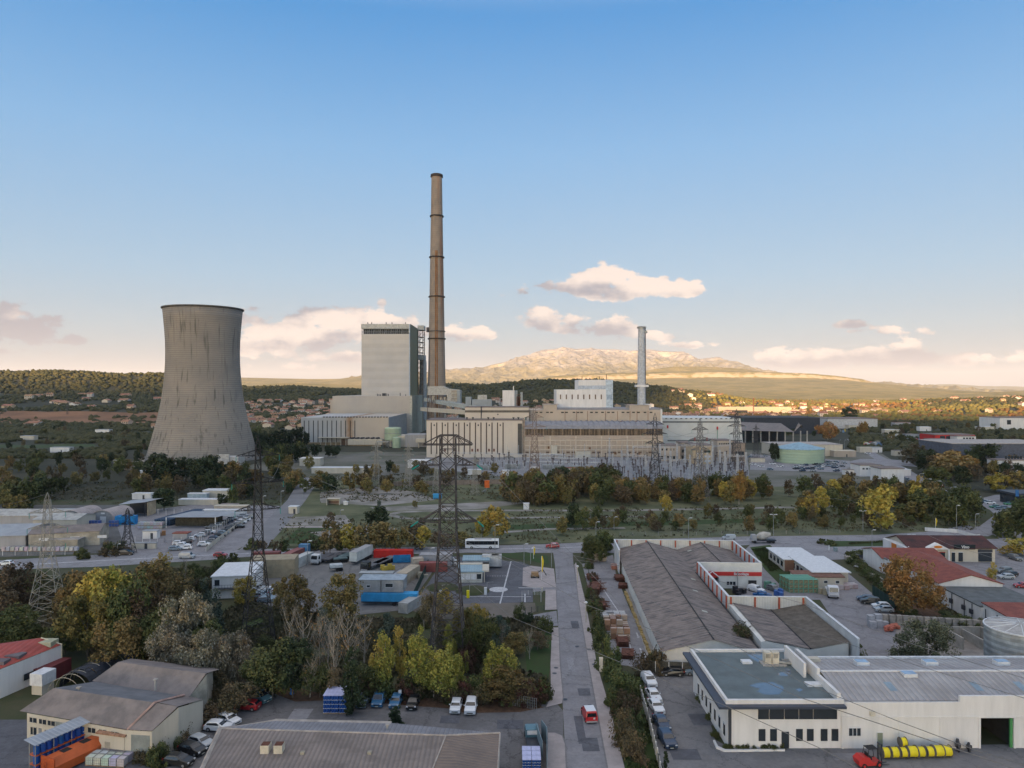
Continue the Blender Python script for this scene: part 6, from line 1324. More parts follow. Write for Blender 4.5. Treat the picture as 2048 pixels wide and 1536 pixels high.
for px,py,rr in ((884,1176,4.4),(945,1182,4.6)):
    k=MB(); k.lathe([(rr,0),(rr*.8,.55),(rr*.4,1.1),(.05,1.3)],20); o=k.build('mound',GRASS,loc=G(px,py)); tag(o,'round grassy mound in the practice lot, %s'%('beside the pylon' if px<900 else 'in front of the kiosk'),'mound')
# field shelters and small huts in the middle distance
def hut(px,py,w_,d_,h_,lb,wall=CREAM,roof=WHITEPL,door=True,name='hut',cat='hut',ang=0.):
    r=bld(name,lb,cat,(G(px,py),ang,w_,d_),h_,wall,roof,over=.15)
    if door: k=MB(); k.box(w_*.55,w_*.55+.9,-.06,.04,0,2.1); k.build('door',DKFRAME,r)
    return r
r=root('open_shelter','open fronted cream concrete shelter in the empty field','shelter',G(653,1010)); k=MB(); k.box(0,.25,0,3,0,2.6);k.box(5.6,5.85,0,3,0,2.6);k.box(.25,5.6,2.8,3,0,2.6);k.box(0,5.85,0,3,2.6,2.8); k.build('shell',CREAM,r); k=MB(); k.box(.3,5.5,2.5,2.75,.2,1.5); k.build('stored_boards',mat('board_brown',(.2,.13,.1)),r)
hut(577,1028,3.6,3,2.9,'small cream guard hut beside the diagonal lane'); hut(687,1010,1.8,1,1.4,'white electrical cabinet right of the open shelter',WHITE,door=False,name='cabinet',cat='cabinet')
hut(1047,1019,2.4,2,2.4,'white square hut on the track below the tree belt',WHITE,door=False)
hut(264,999,9.,4,2.6,'white pair of containers on the pale pad left of the small round tree',WHITE,WHITEPL)
hut(357,1010,19,4,2.3,'long low white wall building behind the carport yard',CREAM,WHITEPL,False); hut(405,996,13,7,3.4,'cream flat topped workshop near the round green tree',CREAM,WHITEPL); hut(375,999,9,3,2.6,'light blue container in front of the cream workshop',mat('pale_blue',(.33,.40,.45)),WHITEPL,False)
hut(405,1033,17,3,2.4,'long white low shed at the top of the staff car park',WHITE,WHITEPL,False); hut(428,1027,14,3,3.,'long beige low shed at the top of the staff car park',BEIGE,CREAM,False)
hut(275,956,6,4,4,'pale tank house in the bushes below the cooling tower',WHITE,door=False); hut(599,932,14,9,5.,'cream and white flat roofed gatehouse below the slotted hall',CREAM,WHITE); hut(623,947,36,6,3.4,'long low white building with a red line along its eaves',CREAM,WHITEPL,False)
hut(815,936,13,12,4.5,'white flat roofed control building left of the switchyard',WHITE,WHITE,False); hut(931,950,4,3,3.,'white cubicle at the edge of the switchyard lawn',WHITE,door=False); hut(944,950,5.5,3,3,'cream cubicle pair at the edge of the switchyard lawn',CREAM,door=False); hut(1005,952,4,3,3.2,'white cubicle under the dark far pylon',WHITE,door=False)
hut(866,998,4,2.4,2,'blue container in the field beyond the tall dark pylon',BLUEC,BLUEC,False)
r=root('orange_hopper','orange box on a slanted stand in the far field','hopper',G(974,985)); k=MB(); k.box(-1.2,1.2,-.8,.8,2.5,6.); k.build('box',mat('hopper_orange',(.6,.13,.03)),r); k=MB(); k.bar((0,0,2.5),(-1,0,0),.3,4); k.bar((.4,0,2.5),(-2.4,0,.2),.2,4); k.build('stand',STEEL,r)
block('white flat roofed workshop group beside the far right road',1720,1762,931,430,12,WHITE,'workshop','workshop',ww(1725,5,7,4,936,939)); block('long low white sheds along the far right road',1762,1808,938,400,12,WHITE,'workshop','workshop'); 
hut(1782,952,12,7,3.6,'white garage beside the curved street lamps',WHITE,WHITEPL,False); hut(1668,914,17,10,4.5,'beige low building right of the green tank',BEIGE,CREAM)
block('long white warehouse roof behind the green tank',1550,1685,890,560,30,CREAM,'warehouse','warehouse',(),mat('roof_pale',(.33,.30,.28)))
block('red and grey workshop with white annex on the right hillside road',1870,1950,870,640,24,RED,'workshop','workshop',ww(1880,3,12,10,872,878)); block('white office wing attached to the red workshop',1914,1952,873,630,10,WHITE,'workshop','workshop',ww(1926,4,6,4,875,878))
block('dark blue grey hall with a red roof line at the far right',1905,2120,888,480,40,mat('hall_slate',(.08,.09,.12)),'hall','hall',(),mat('roof_pale',(.33,.30,.28))); block('white walled lower hall in front of the slate hall',1996,2140,921,430,10,WHITE,'hall','hall',ww(2010,6,6,4,912,918))
block('big white hangar shed with a dark door on the right ridge',2000,2140,836,900,40,WHITE,'hangar','hangar',ww(2014,1,9,8,840,849)); block('pale long depot with a grey roof behind the bare trees',1655,1755,838,950,60,mat('depot_white',(.42,.42,.43)),'depot','depot')
block('beige flat building between the autumn trees and the road fork',1868,1905,880,560,14,BEIGE,'workshop','workshop'); hut(1720,905,10,6,4,'small cream hut beside the roundabout trees',CREAM,CREAM,False)
block('white long warehouse front among the town trees',540,592,858,1000,30,WHITE,'warehouse','warehouse')
# forecourt on the right edge
r=root('canopy_building','dark glazed showroom with a blue and white canopy at the right edge','showroom',G(2030,1010)); k=MB(); k.box(0,12,0,10,0,4.5); k.build('glazed_wall',GLASS,r); k=MB(); k.box(-1,13,-2,11,4.5,5.4); k.build('canopy',DKFRAME,r); k=MB(); k.box(-1.2,.2,-2.2,-2,4.2,7); k.build('sign_panel',mat('sign_blue',(.03,.12,.3)),r)
r=root('totem_sign','bright red totem sign by the forecourt exit','sign',G(2021,1049)); k=MB(); k.box(-.8,.8,-.2,.2,0,6.5); k.build('pillar',DKFRAME,r); k=MB(); k.box(-1.,1.,-.35,-.2,3.4,5.6); k.build('red_panel',mat('sign_red',(.75,.01,.01)),r)
r=bld('corner_hut','white flat block among the bushes beside the side road','hut',(G(1352+512,1012),0,6,2),3.,WHITE,WHITE)

# CLUT small sheds and stored goods that fill the works and the far right estate
rs=random.Random(21)
for i,(px,py,w_,d_,h_,m_,lb) in enumerate(((20,1040,12,6,3,ZINC,'low zinc roofed lean-to at the top left of the works'),(95,1036,14,5,2.8,CREAM,'cream store between the long shed and the arched hangars'),(285,1078,5,2.4,2.6,WHITE,'white office container by the works railing'),(345,1084,5,3,2.8,GREYW,'small glazed gatehouse with a white roof at the works gate'),(262,1098,8,1,1.8,CREAM,'cream signboard wall beside the works gate'),(440,1024,7,3,3,GREYW,'grey container under the trees above the staff cars'),
 (1745,905,8,6,4,WHITE,'white bungalow beside the far road fork'),(1790,912,9,6,4,CREAM,'cream bungalow beside the roundabout'),(1812,878,16,8,5,ZINC,'zinc roofed shed by the scrap yard'),(1770,868,18,8,5,CREAM,'cream shed in the far right estate'),(1840,862,14,8,5,WHITE,'white shed in the far right estate'),(1790,852,22,10,5,GREYW,'grey long shed in the far right estate'),(1698,858,20,10,5,CREAM,'cream long shed behind the orange trees'),(1960,862,18,10,5,CREAM,'cream shed above the slate hall'),
 (1530,905,14,5,3.5,WHITE,'white hut in front of the coal shed'),(1502,925,10,4,3,CREAM,'cream hut by the plant car park'),(1690,950,6,4,3,WHITE,'white hut below the plant car park'),(560,925,10,6,4,GREYW,'grey hut among the pines by the cooling tower'),(100,905,16,6,4,WHITE,'white cottage in the thicket above the left works'),(40,880,14,7,4,CREAM,'cream cottage by the green field'),(190,868,16,8,5,WHITE,'white farmhouse beside the cooling tower hedge'),(1060,944,6,4,3,WHITE,'white kiosk at the switchyard edge'),(1128,946,7,4,3,CREAM,'cream relay hut at the switchyard edge'))):
    hut(px,py,w_,d_,h_,lb,m_,rs.choice([WHITEPL,FIBRO,TILE,ZINC]),i%2==0)
for i in range(26):
    px,py=rs.choice(((1745,890),(1770,882),(1800,872),(1830,880),(1690,866)))
    p=G(px+rs.uniform(-18,18),py+rs.uniform(-4,4)); k=MB(); k.box(-2.2,2.2,-1.1,1.1,0,rs.uniform(1.6,2.6)); k.box(-1.6,.8,-.9,.9,1.6,2.9); o=tag(k.build('scrap_vehicle',OBJP,loc=p,rz=rs.uniform(0,3)),'stored vehicle body in the far right scrap yard','scrap vehicle','stored vehicles in the scrap yard'); o.color=(*rs.choice([(.5,.5,.5),(.4,.3,.05),(.35,.05,.04),(.1,.2,.35),(.2,.2,.2)]),1)
for i,(px,py,lb,c) in enumerate(((318,1072,'stack of orange crates by the canopy',(.35,.17,.07)),(385,1040,'dark pile of pipes above the canopy',(.06,.07,.08)),(345,1036,'grey pile of steel above the canopy',(.15,.15,.16)),(1560,1192,'blue ride on machine before the store',(.04,.1,.3)),(1476,1188,'dark garden machine by the store door',(.03,.03,.035)),(1524,1196,'blue tank on the store forecourt',(.03,.12,.3)),(1540,1175,'tall green crate pair beside the store corner',(.12,.25,.18)),(1655,1188,'low heap of beige bags by the crate stack',(.32,.28,.2)),(600,1165,'grey machinery heap in the middle yard',(.15,.14,.13)),(775,1140,'yellow machine on the gravel',(.4,.3,.05)),(560,1150,'red tank at the left of the middle yard',(.25,.04,.03)),(840,1155,'cream box beside the yard fence',(.4,.36,.28)))):
    p=G(px,py); k=MB()
    for q in range(7): x,y=rs.uniform(-1.6,1.6),rs.uniform(-1,1); k.box(x-.6,x+.6,y-.4,y+.4,0,rs.uniform(.7,1.9))
    o=tag(k.build('stored_goods',OBJP,loc=p,rz=rs.uniform(0,1)),lb,'goods'); o.color=(*c,1)
# ================================================================ trees
def leafmat(k,c1,c2,c3,rnd=.35,sc=.35):
    if k in MATS: return MATS[k]
    m=bpy.data.materials.new(k); m.use_nodes=True; T=m.node_tree; b=T.nodes['Principled BSDF']; b.inputs['Roughness'].default_value=.75; b.inputs['Specular IOR Level'].default_value=.15
    tc=T.nodes.new('ShaderNodeTexCoord'); n=T.nodes.new('ShaderNodeTexNoise'); n.inputs['Scale'].default_value=sc; n.inputs['Detail'].default_value=3; T.links.new(tc.outputs['Object'],n.inputs['Vector'])
    n2=T.nodes.new('ShaderNodeTexNoise'); n2.inputs['Scale'].default_value=2.8; n2.inputs['Detail'].default_value=2; T.links.new(tc.outputs['Object'],n2.inputs['Vector'])
    o=mixc(T,smooth(T,n.outputs[0],.36,.64),c1,c2); o=mixc(T,smooth(T,n2.outputs[0],.5,.72),o,c3)
    oi=T.nodes.new('ShaderNodeObjectInfo'); hs=T.nodes.new('ShaderNodeHueSaturation'); T.links.new(o,hs.inputs['Color'])
    T.links.new(mth(T,'ADD',mth(T,'MULTIPLY',mth(T,'SUBTRACT',oi.outputs['Random'],.5),rnd*.09),.5),hs.inputs['Hue'])
    T.links.new(mth(T,'ADD',mth(T,'MULTIPLY',mth(T,'FRACT',mth(T,'MULTIPLY',oi.outputs['Random'],7.31)),rnd*1.6),1-.8*rnd),hs.inputs['Value'])
    T.links.new(hs.outputs[0],b.inputs['Base Color']); MATS[k]=m; return m
L_GREEN=leafmat('leaves_green',(0.046,0.063,0.025),(0.073,0.084,0.031),(0.100,0.091,0.035)); L_DARK=leafmat('leaves_dark',(0.021,0.034,0.017),(0.034,0.048,0.023),(0.048,0.058,0.030),.25)
L_YEL=leafmat('leaves_yellow',(0.207,0.187,0.043),(0.312,0.231,0.050),(0.418,0.268,0.067),.25); L_OLIVE=leafmat('leaves_autumn_olive',(0.101,0.095,0.038),(0.166,0.124,0.049),(0.220,0.147,0.056),.4)
L_ORANGE=leafmat('leaves_orange',(0.231,0.120,0.046),(0.188,0.137,0.050),(0.370,0.197,0.067),.25); L_BROWN=leafmat('leaves_brown',(0.092,0.069,0.041),(0.070,0.062,0.037),(0.128,0.090,0.049),.4)
L_SILVER=leafmat('leaves_silver',(0.134,0.134,0.095),(0.186,0.143,0.085),(0.358,0.345,0.294),.2); L_OLV=leafmat('leaves_olive_tree',(0.075,0.085,0.052),(0.110,0.115,0.068),(0.177,0.178,0.127),.2); L_BLUE=leafmat('leaves_blue_conifer',(0.044,0.066,0.051),(0.070,0.091,0.069),(0.092,0.110,0.085),.2)
L_YG=leafmat('leaves_yellow_green',(0.143,0.164,0.038),(0.198,0.206,0.047),(0.322,0.253,0.059),.2); L_RED=leafmat('leaves_dark_red',(0.069,0.029,0.024),(0.043,0.033,0.021),(0.096,0.045,0.032),.2)
BARK=mat('bark',(.10,.085,.068),.95,.35,1.5); BARKP=mat('bark_pale',(.27,.24,.20),.95,.3,1.5)
def env(shape,t):
    if shape=='round': return math.sqrt(max(0,1-(2*t-1)**2))**.8
    if shape=='poplar': return (min(1,t*3.5))**.6*(1-t)**.38*1.05
    if shape=='cone': return (1-t)**.75*min(1,t*7+.3)
    if shape=='cypress': return min(1,t*6+.35)*(1-t)**.45
    if shape=='dome': return math.sqrt(max(0,1-t*t))**.9
    if shape=='pine': return math.sqrt(max(0,1-(2*t-1)**2))**.5*(.8+.2*t)
def crown(name,seed,shape,h0,h1,rad,n,leaf,nc,clump,m,parent=None,up=0.):
    rs=np.random.RandomState(seed); C=[]
    nc=int(nc*1.1)
    while len(C)<nc:
        t=rs.rand(); e=env(shape,t)
        if rs.rand()>e+.12: continue
        a=rs.rand()*2*PI; q=rad*e*(rs.rand()**.42); C.append((q*math.cos(a),q*math.sin(a),h0+(h1-h0)*t,.42+1.05*rs.rand()**1.6))
    C=np.array(C); C[:,0]+=rad*.18*np.sin(C[:,2]*.7+seed); idx=rs.randint(0,nc,n); d=rs.normal(size=(n,3)); d/=np.linalg.norm(d,axis=1)[:,None]
    rr=clump*1.05*C[idx,3]*(rs.rand(n)**.33); pos=C[idx,:3]+d*rr[:,None]*np.array([1,1,1.15 if shape!='poplar' else 2.])
    pos[:,2]=np.maximum(pos[:,2],.1)
    nrm=d*.7+rs.normal(size=(n,3))*.6; nrm[:,2]+=.35; nrm/=np.linalg.norm(nrm,axis=1)[:,None]
    a=np.cross(nrm,rs.normal(size=(n,3))); a/=np.linalg.norm(a,axis=1)[:,None]; b=np.cross(nrm,a)
    s=leaf*(.55+.9*rs.rand(n))[:,None]; a=a*s; b=b*s*.62
    if up: b[:,2]+=up*leaf
    V_=np.stack([pos-a,pos+b,pos+a,pos-b],1).reshape(-1,3)
    me=bpy.data.meshes.new(name); me.vertices.add(n*4); me.vertices.foreach_set('co',V_.ravel()); me.loops.add(n*4); me.loops.foreach_set('vertex_index',np.arange(n*4)); me.polygons.add(n); me.polygons.foreach_set('loop_start',np.arange(n)*4)
    me.materials.append(m); me.update(calc_edges=True)
    o=bpy.data.objects.new('crown' if parent else name,me); COL.objects.link(o)
    if parent: o.parent=parent
    return o,C
def trunk(parent,h,r,C,seed,m,nb=12,twigs=0,lean=.05):
    rs=random.Random(seed); k=MB(); p=Vector((0,0,-.2)); pts=[p]
    for i in range(5): p=p+Vector((rs.uniform(-1,1)*lean*h/5,rs.uniform(-1,1)*lean*h/5,h/5)); pts.append(p)
    for i in range(5): k.bar(pts[i],pts[i+1],r*(1-i*.17),6,r2=r*(1-(i+1)*.17))
    def at_(t): t=t*4.99; i=int(t); return pts[i].lerp(pts[i+1],t-i)
    for j in range(nb):
        if C is not None and len(C): c=Vector(C[rs.randrange(len(C))][:3]); s=at_(min(.98,max(.15,(c.z*.55)/h)))
        else: s=at_(rs.uniform(.2,.95)); an=rs.uniform(0,2*PI); L=h*.32*rs.uniform(.6,1.1); c=s+Vector((math.cos(an)*L*.55,math.sin(an)*L*.55,L))
        mid=s.lerp(c,.5)+Vector((0,0,-.05*h)); rb_=r*.38; k.bar(s,mid,rb_,4,r2=rb_*.6); k.bar(mid,c,rb_*.6,4,r2=rb_*.2)
        for q in range(twigs):
            u=mid.lerp(c,rs.uniform(0,1)); e=u+Vector((rs.uniform(-1,1),rs.uniform(-1,1),rs.uniform(.6,1.6)))*h*.085; k.bar(u,e,rb_*.22,3,r2=rb_*.1)
            for w_ in range(3): v_=u.lerp(e,rs.uniform(.3,1)); k.bar(v_,v_+Vector((rs.uniform(-1,1),rs.uniform(-1,1),rs.uniform(.3,1.3)))*h*.05,rb_*.13,3,r2=rb_*.06)
    return k.build('trunk',m,parent)
PROTO={}
# kind: shape,h0,h1,rad,n,leaf,clumps,clumprad,leafmat,bark,trunk h,trunk r,branches,twigs
KN={
 'leafy':('round',1.8,9,3.6,3400,.30,34,1.15,L_OLIVE,BARK,6,.17,12,1),
 'leafygreen':('round',1.2,8.5,3.5,3400,.30,34,1.15,L_GREEN,BARK,6,.17,10,0),
 'brown':('round',1.5,8,3.2,1900,.26,30,1.1,L_BROWN,BARK,6,.15,22,5),
 'yellow':('round',1.8,9,3.3,3000,.28,30,1.05,L_YEL,BARK,6,.16,12,1),
 'orange':('round',1.8,10,4.6,6500,.30,52,1.3,L_ORANGE,BARKP,6,.35,18,1),
 'poplar':('poplar',1.8,11,1.9,3600,.20,40,.62,L_YG,BARKP,10,.13,14,1),
 'poplaryellow':('poplar',1.8,11,1.7,2600,.20,34,.6,L_YEL,BARKP,10,.13,14,2),
 'silver':('round',.8,8.6,3.6,6500,.21,46,1.0,L_SILVER,BARK,6,.2,12,1),
 'olive':('dome',.5,6,3.9,7000,.19,46,.9,L_OLV,BARK,4,.3,12,1),
 'pine':('pine',1.8,9,3.2,3400,.30,32,1.0,L_DARK,BARK,7,.18,10,0),
 'cypress':('cypress',.2,9,1.0,4200,.17,60,.42,L_DARK,BARK,6,.12,0,0),
 'conifer':('cone',.4,8,2.6,3800,.24,44,.7,L_BLUE,BARK,7,.15,6,0),
 'bush':('dome',.0,2.6,1.7,1300,.20,16,.6,L_GREEN,BARK,1.5,.05,5,0),
 'brownbush':('dome',.0,2.6,1.8,900,.17,18,.7,L_BROWN,BARK,1.6,.05,16,3),
 'redbush':('dome',.0,3.,2.0,1500,.18,18,.7,L_RED,BARK,1.6,.05,6,1),
}
def proto(kind,var,far=False):
    key=(kind,var,far)
    if key in PROTO: return PROTO[key]
    sh,h0,h1,rad,n,lf,nc,cr_,lm,bk,th,tr,nb,tw=KN[kind]
    r=root('tree' if 'bush' not in kind else 'bush','x','tree',(0,0,0)); sd=hash(kind)%1 + var*17+len(kind)*31
    if far: n=int(n*.42); lf*=1.5; tw=min(tw,1)
    else: n=int(n*1.6); lf*=.7
    o,C=crown('crown',sd,sh,h0,h1,rad,n,lf,nc,cr_,lm,r,up=.5 if kind in('poplar','poplaryellow','silver','cypress') else 0)
    trunk(r,th,tr,C,sd,bk,nb,tw); PROTO[key]=r; THINGS.remove(r); return r
def bareproto(var):
    key=('bare',var)
    if key in PROTO: return PROTO[key]
    r=root('bare_tree','x','tree',(0,0,0)); trunk(r,10,.16,None,50+var,BARKP,26,5,.06)
    crown('leaf_remnants',60+var,'round',4,11,2.4,90,.16,20,1.,L_ORANGE,r); PROTO[key]=r; THINGS.remove(r)
    for c in r.children:
        if c.name.startswith('crown'): c.name='last_leaves'
    return r
HT={'leafy':9.9,'leafygreen':9.4,'brown':8.9,'yellow':9.8,'orange':11,'poplar':11.6,'poplaryellow':11.6,'silver':9.5,'olive':6.7,'pine':9.9,'cypress':9.3,'conifer':8.6,'bush':3.,'brownbush':3.1,'redbush':3.5,'bare':12.}
WD={'leafy':4.3,'leafygreen':4.2,'brown':3.9,'yellow':4.,'orange':5.4,'poplar':2.2,'poplaryellow':2.,'silver':4.2,'olive':4.5,'pine':3.9,'cypress':1.3,'conifer':3.,'bush':2.2,'brownbush':2.3,'redbush':2.5,'bare':3.2}
NM={'leafy':('autumn_tree','olive brown autumn tree'),'leafygreen':('leafy_tree','dull green leafy tree'),'brown':('thin_tree','thin brown half bare tree'),'yellow':('yellow_tree','yellow autumn tree'),'orange':('plane_tree','orange brown plane tree'),'poplar':('poplar','yellow green poplar'),'poplaryellow':('poplar','thin golden poplar'),
 'silver':('willow','silvery brown willow'),'olive':('olive_tree','wide grey green olive tree'),'pine':('pine_tree','dark green pine'),'cypress':('cypress','dark narrow cypress'),'conifer':('conifer','blue green conifer'),'bush':('bush','dark green bush'),'brownbush':('shrub','brownish thin bush'),'redbush':('shrub','dark red bush'),'bare':('bare_tree','pale leafless tree')}
def tree(kind,px,pyb,pyt=None,wpx=None,label=None,var=None,group=None,gz=0.):
    """tree standing at ground pixel (px,pyb); top at pixel row pyt; crown width wpx"""
    p=G(px,pyb,gz); d=p.y; h=(H-gz)-(pyt-HY)*d/F if pyt else HT[kind]; 
    sz=h/HT[kind]; sx=(wpx/F*d/2)/WD[kind] if wpx else sz
    var=random.randrange(3) if var is None else var
    src=bareproto(var) if kind=='bare' else proto(kind,var,d>215)
    nm,lb=NM[kind]; c=dup(src,(p.x,p.y,gz),random.uniform(0,6.28),(sx,sx,sz),label or lb,group,None,'tree' if 'bush' not in nm else 'bush'); c.name=nm
    return c
def band(kinds,pts,n,hr,seed,label=None,wr=.9):
    """n trees scattered inside a photographed ground polygon"""
    rs=random.Random(seed); xs=[p[0] for p in pts]; ys=[p[1] for p in pts]; k=0
    def inside(x,y):
        c=False; j=len(pts)-1
        for i in range(len(pts)):
            if (pts[i][1]>y)!=(pts[j][1]>y) and x<(pts[j][0]-pts[i][0])*(y-pts[i][1])/(pts[j][1]-pts[i][1])+pts[i][0]: c=not c
            j=i
        return c
    while k<n:
        x,y=rs.uniform(min(xs),max(xs)),rs.uniform(min(ys),max(ys))
        if not inside(x,y): continue
        kd=rs.choice(kinds); h=rs.uniform(*hr)*(.35 if 'bush' in kd else 1); p=G(x,y); sz=h/HT[kd]
        src=bareproto(rs.randrange(3)) if kd=='bare' else proto(kd,rs.randrange(3),p.y>215)
        nm,lb=NM[kd]; s=sz*rs.uniform(.85,1.15)*wr; c=dup(src,(p.x,p.y,0),rs.uniform(0,6.28),(s,s,sz),label or lb,None,None,'tree' if 'bush' not in nm else 'bush'); c.name=nm; k+=1
# -- foreground thicket, left to centre (each one placed from the photograph)
for t in [('brown',30,1230,1120,110),('brown',-30,1260,1130,120),('leafygreen',50,1300,1240,90),('leafygreen',130,1310,1250,80),('leafygreen',20,1300,1215,110),
 ('leafy',155,1262,1138,100),('yellow',200,1300,1125,120),('leafy',175,1320,1180,110),('poplar',235,1300,1125,90),('leafygreen',260,1310,1150,90),('leafy',310,1240,1115,110),('leafy',345,1225,1125,90),('yellow',325,1180,1103,50),('brown',290,1300,1160,110),('leafy',225,1345,1230,100),
 ('silver',372,1330,1178,120),('silver',340,1355,1240,90),('silver',415,1380,1255,110),('silver',475,1370,1258,80),('silver',440,1345,1262,60),('leafygreen',330,1330,1240,70),('conifer',425,1290,1180,70),('conifer',405,1250,1160,60),
 ('leafygreen',545,1400,1285,110),('pine',585,1395,1275,90),('leafygreen',510,1395,1320,80),('brown',480,1420,1350,90),('brown',430,1400,1340,70),('brownbush',450,1440,1380,70),('brownbush',420,1450,1400,70),('redbush',520,1385,1350,60),
 ('bare',578,1365,1215,60),('bare',610,1360,1210,75),('bare',640,1370,1228,55),('bare',668,1390,1222,70),('bare',700,1360,1208,80),('bare',728,1330,1232,70),('bare',655,1330,1235,60),('bare',620,1395,1300,55),('conifer',775,1300,1218,65),('conifer',650,1290,1215,60),
 ('leafy',590,1245,1145,85),('leafy',683,1250,1142,100),('yellow',490,1215,1150,50),('leafy',560,1225,1160,50),('leafygreen',640,1395,1330,80),('brown',690,1400,1330,80),('leafygreen',735,1400,1325,80),
 ('cypress',703,1428,1288,48),('cypress',791,1462,1410,34),
 ('poplar',770,1395,1256,50),('poplaryellow',800,1375,1248,32),('poplar',835,1390,1252,62),('poplar',868,1395,1290,60),('poplar',890,1402,1286,70),('poplar',910,1400,1310,50),('poplar',985,1395,1284,52),('poplar',1012,1390,1284,60),('poplaryellow',755,1390,1275,40),('leafy',1010,1405,1330,100),('leafy',1040,1400,1350,80),
 ('leafygreen',970,1330,1222,70),('conifer',1000,1300,1222,50),('yellow',955,1265,1205,46),('leafy',930,1290,1210,60),('leafy',1030,1310,1262,60),('brown',1075,1300,1260,60),('bush',1090,1265,1232,40),('redbush',945,1330,1280,60),('redbush',925,1350,1295,60),
 ('brown',870,1280,1180,60),('bare',848,1260,1175,40),('yellow',890,1235,1175,40),('leafygreen',820,1345,1280,50),('pine',1055,1250,1225,30),
 ('cypress',1332,1560,1500,16),
 ('bush',1192,1265,1228,42),('bush',1205,1295,1250,46),('bush',1218,1335,1270,62),('bush',1185,1225,1200,30),('bush',1180,1195,1172,24),('bush',1252,1390,1335,80),('bush',1225,1360,1320,50),('brownbush',1262,1440,1380,70),('brownbush',1248,1490,1410,70),('brownbush',1262,1520,1450,60),('brownbush',1285,1350,1300,60),('brownbush',1315,1345,1290,60),
 ('brown',1470,1310,1240,90),('brown',1385,1325,1290,60),('leafygreen',1480,1312,1250,60),('brown',1345,1330,1300,60),('bush',1715,1318,1285,50),('bush',1680,1330,1300,60),('brown',1620,1315,1280,60),('brown',1660,1318,1290,50),
 ('orange',1822,1232,1110,125),('olive',1850,1325,1238,140),('leafygreen',1900,1250,1225,70),('bush',1930,1255,1228,60),('bush',1962,1262,1236,40),('leafygreen',1735,1115,1100,60),('bush',1660,1090,1078,30),('bush',1645,1088,1076,24),
 ('poplaryellow',1985,1170,1122,22),('yellow',2045,1110,1076,60),('yellow',2020,1112,1090,40)]:
    tree(*t)
for i in range(20): tree('bush',1702+i*4.6,1088-i*.25,1083.5-i*.2,11,'dark rounded hedge bush between the road and the parade car park')
for i in range(14): tree('bush',1700+i*9.5,1118+i*9.,1100+i*9.,34)
# hedge strips beside the lanes and round the parking
band(['bush','brownbush','redbush'],[(740,1392),(1090,1398),(1085,1412),(740,1405)],34,(8,12),11)
band(['bush','brownbush'],[(300,1460),(405,1405),(430,1430),(330,1530),(270,1536)],40,(6,9),12)
band(['bush','leafygreen'],[(1168,1130),(1188,1105),(1222,1100),(1215,1112),(1185,1135)],14,(6,8),13)
band(['bush','brownbush'],[(1176,1130),(1181,1130),(1206,1250),(1196,1255)],22,(5,8),14)
band(['brownbush','bush'],[(1214,1400),(1264,1400),(1300,1536),(1258,1536)],20,(5,9),15)
band(['bush','brownbush'],[(1284,1325),(1410,1325),(1410,1345),(1284,1342)],14,(6,9),16)
band(['bush'],[(1395,1388),(1432,1480),(1438,1480),(1402,1388)],14,(2.5,4),17); band(['bush'],[(1440,1494),(1568,1498),(1568,1502),(1445,1500)],26,(1.8,2.6),18)
band(['bush','brownbush','leafygreen'],[(0,1330),(470,1300),(500,1340),(440,1360),(230,1310),(0,1340)],20,(7,10),19)
band(['brown','bare','poplar','bush','leafygreen','brown'],[(380,1330),(1060,1300),(1070,1370),(760,1388),(640,1340),(520,1330)],18,(4.5,7),20)
band(['brownbush','bush','leafygreen','brown','bare'],[(-20,1175),(460,1150),(480,1165),(430,1210),(150,1215),(-20,1215)],30,(4,6.5),21)
band(['bush','brownbush'],[(150,1112),(250,1092),(260,1108),(160,1122)],12,(7,10),22); band(['bush'],[(350,1142),(470,1118),(480,1135),(400,1160)],16,(7,9),23)
band(['bush','leafygreen','brownbush'],[(800,1245),(1060,1245),(1060,1255),(800,1262)],14,(3,4.5),24)
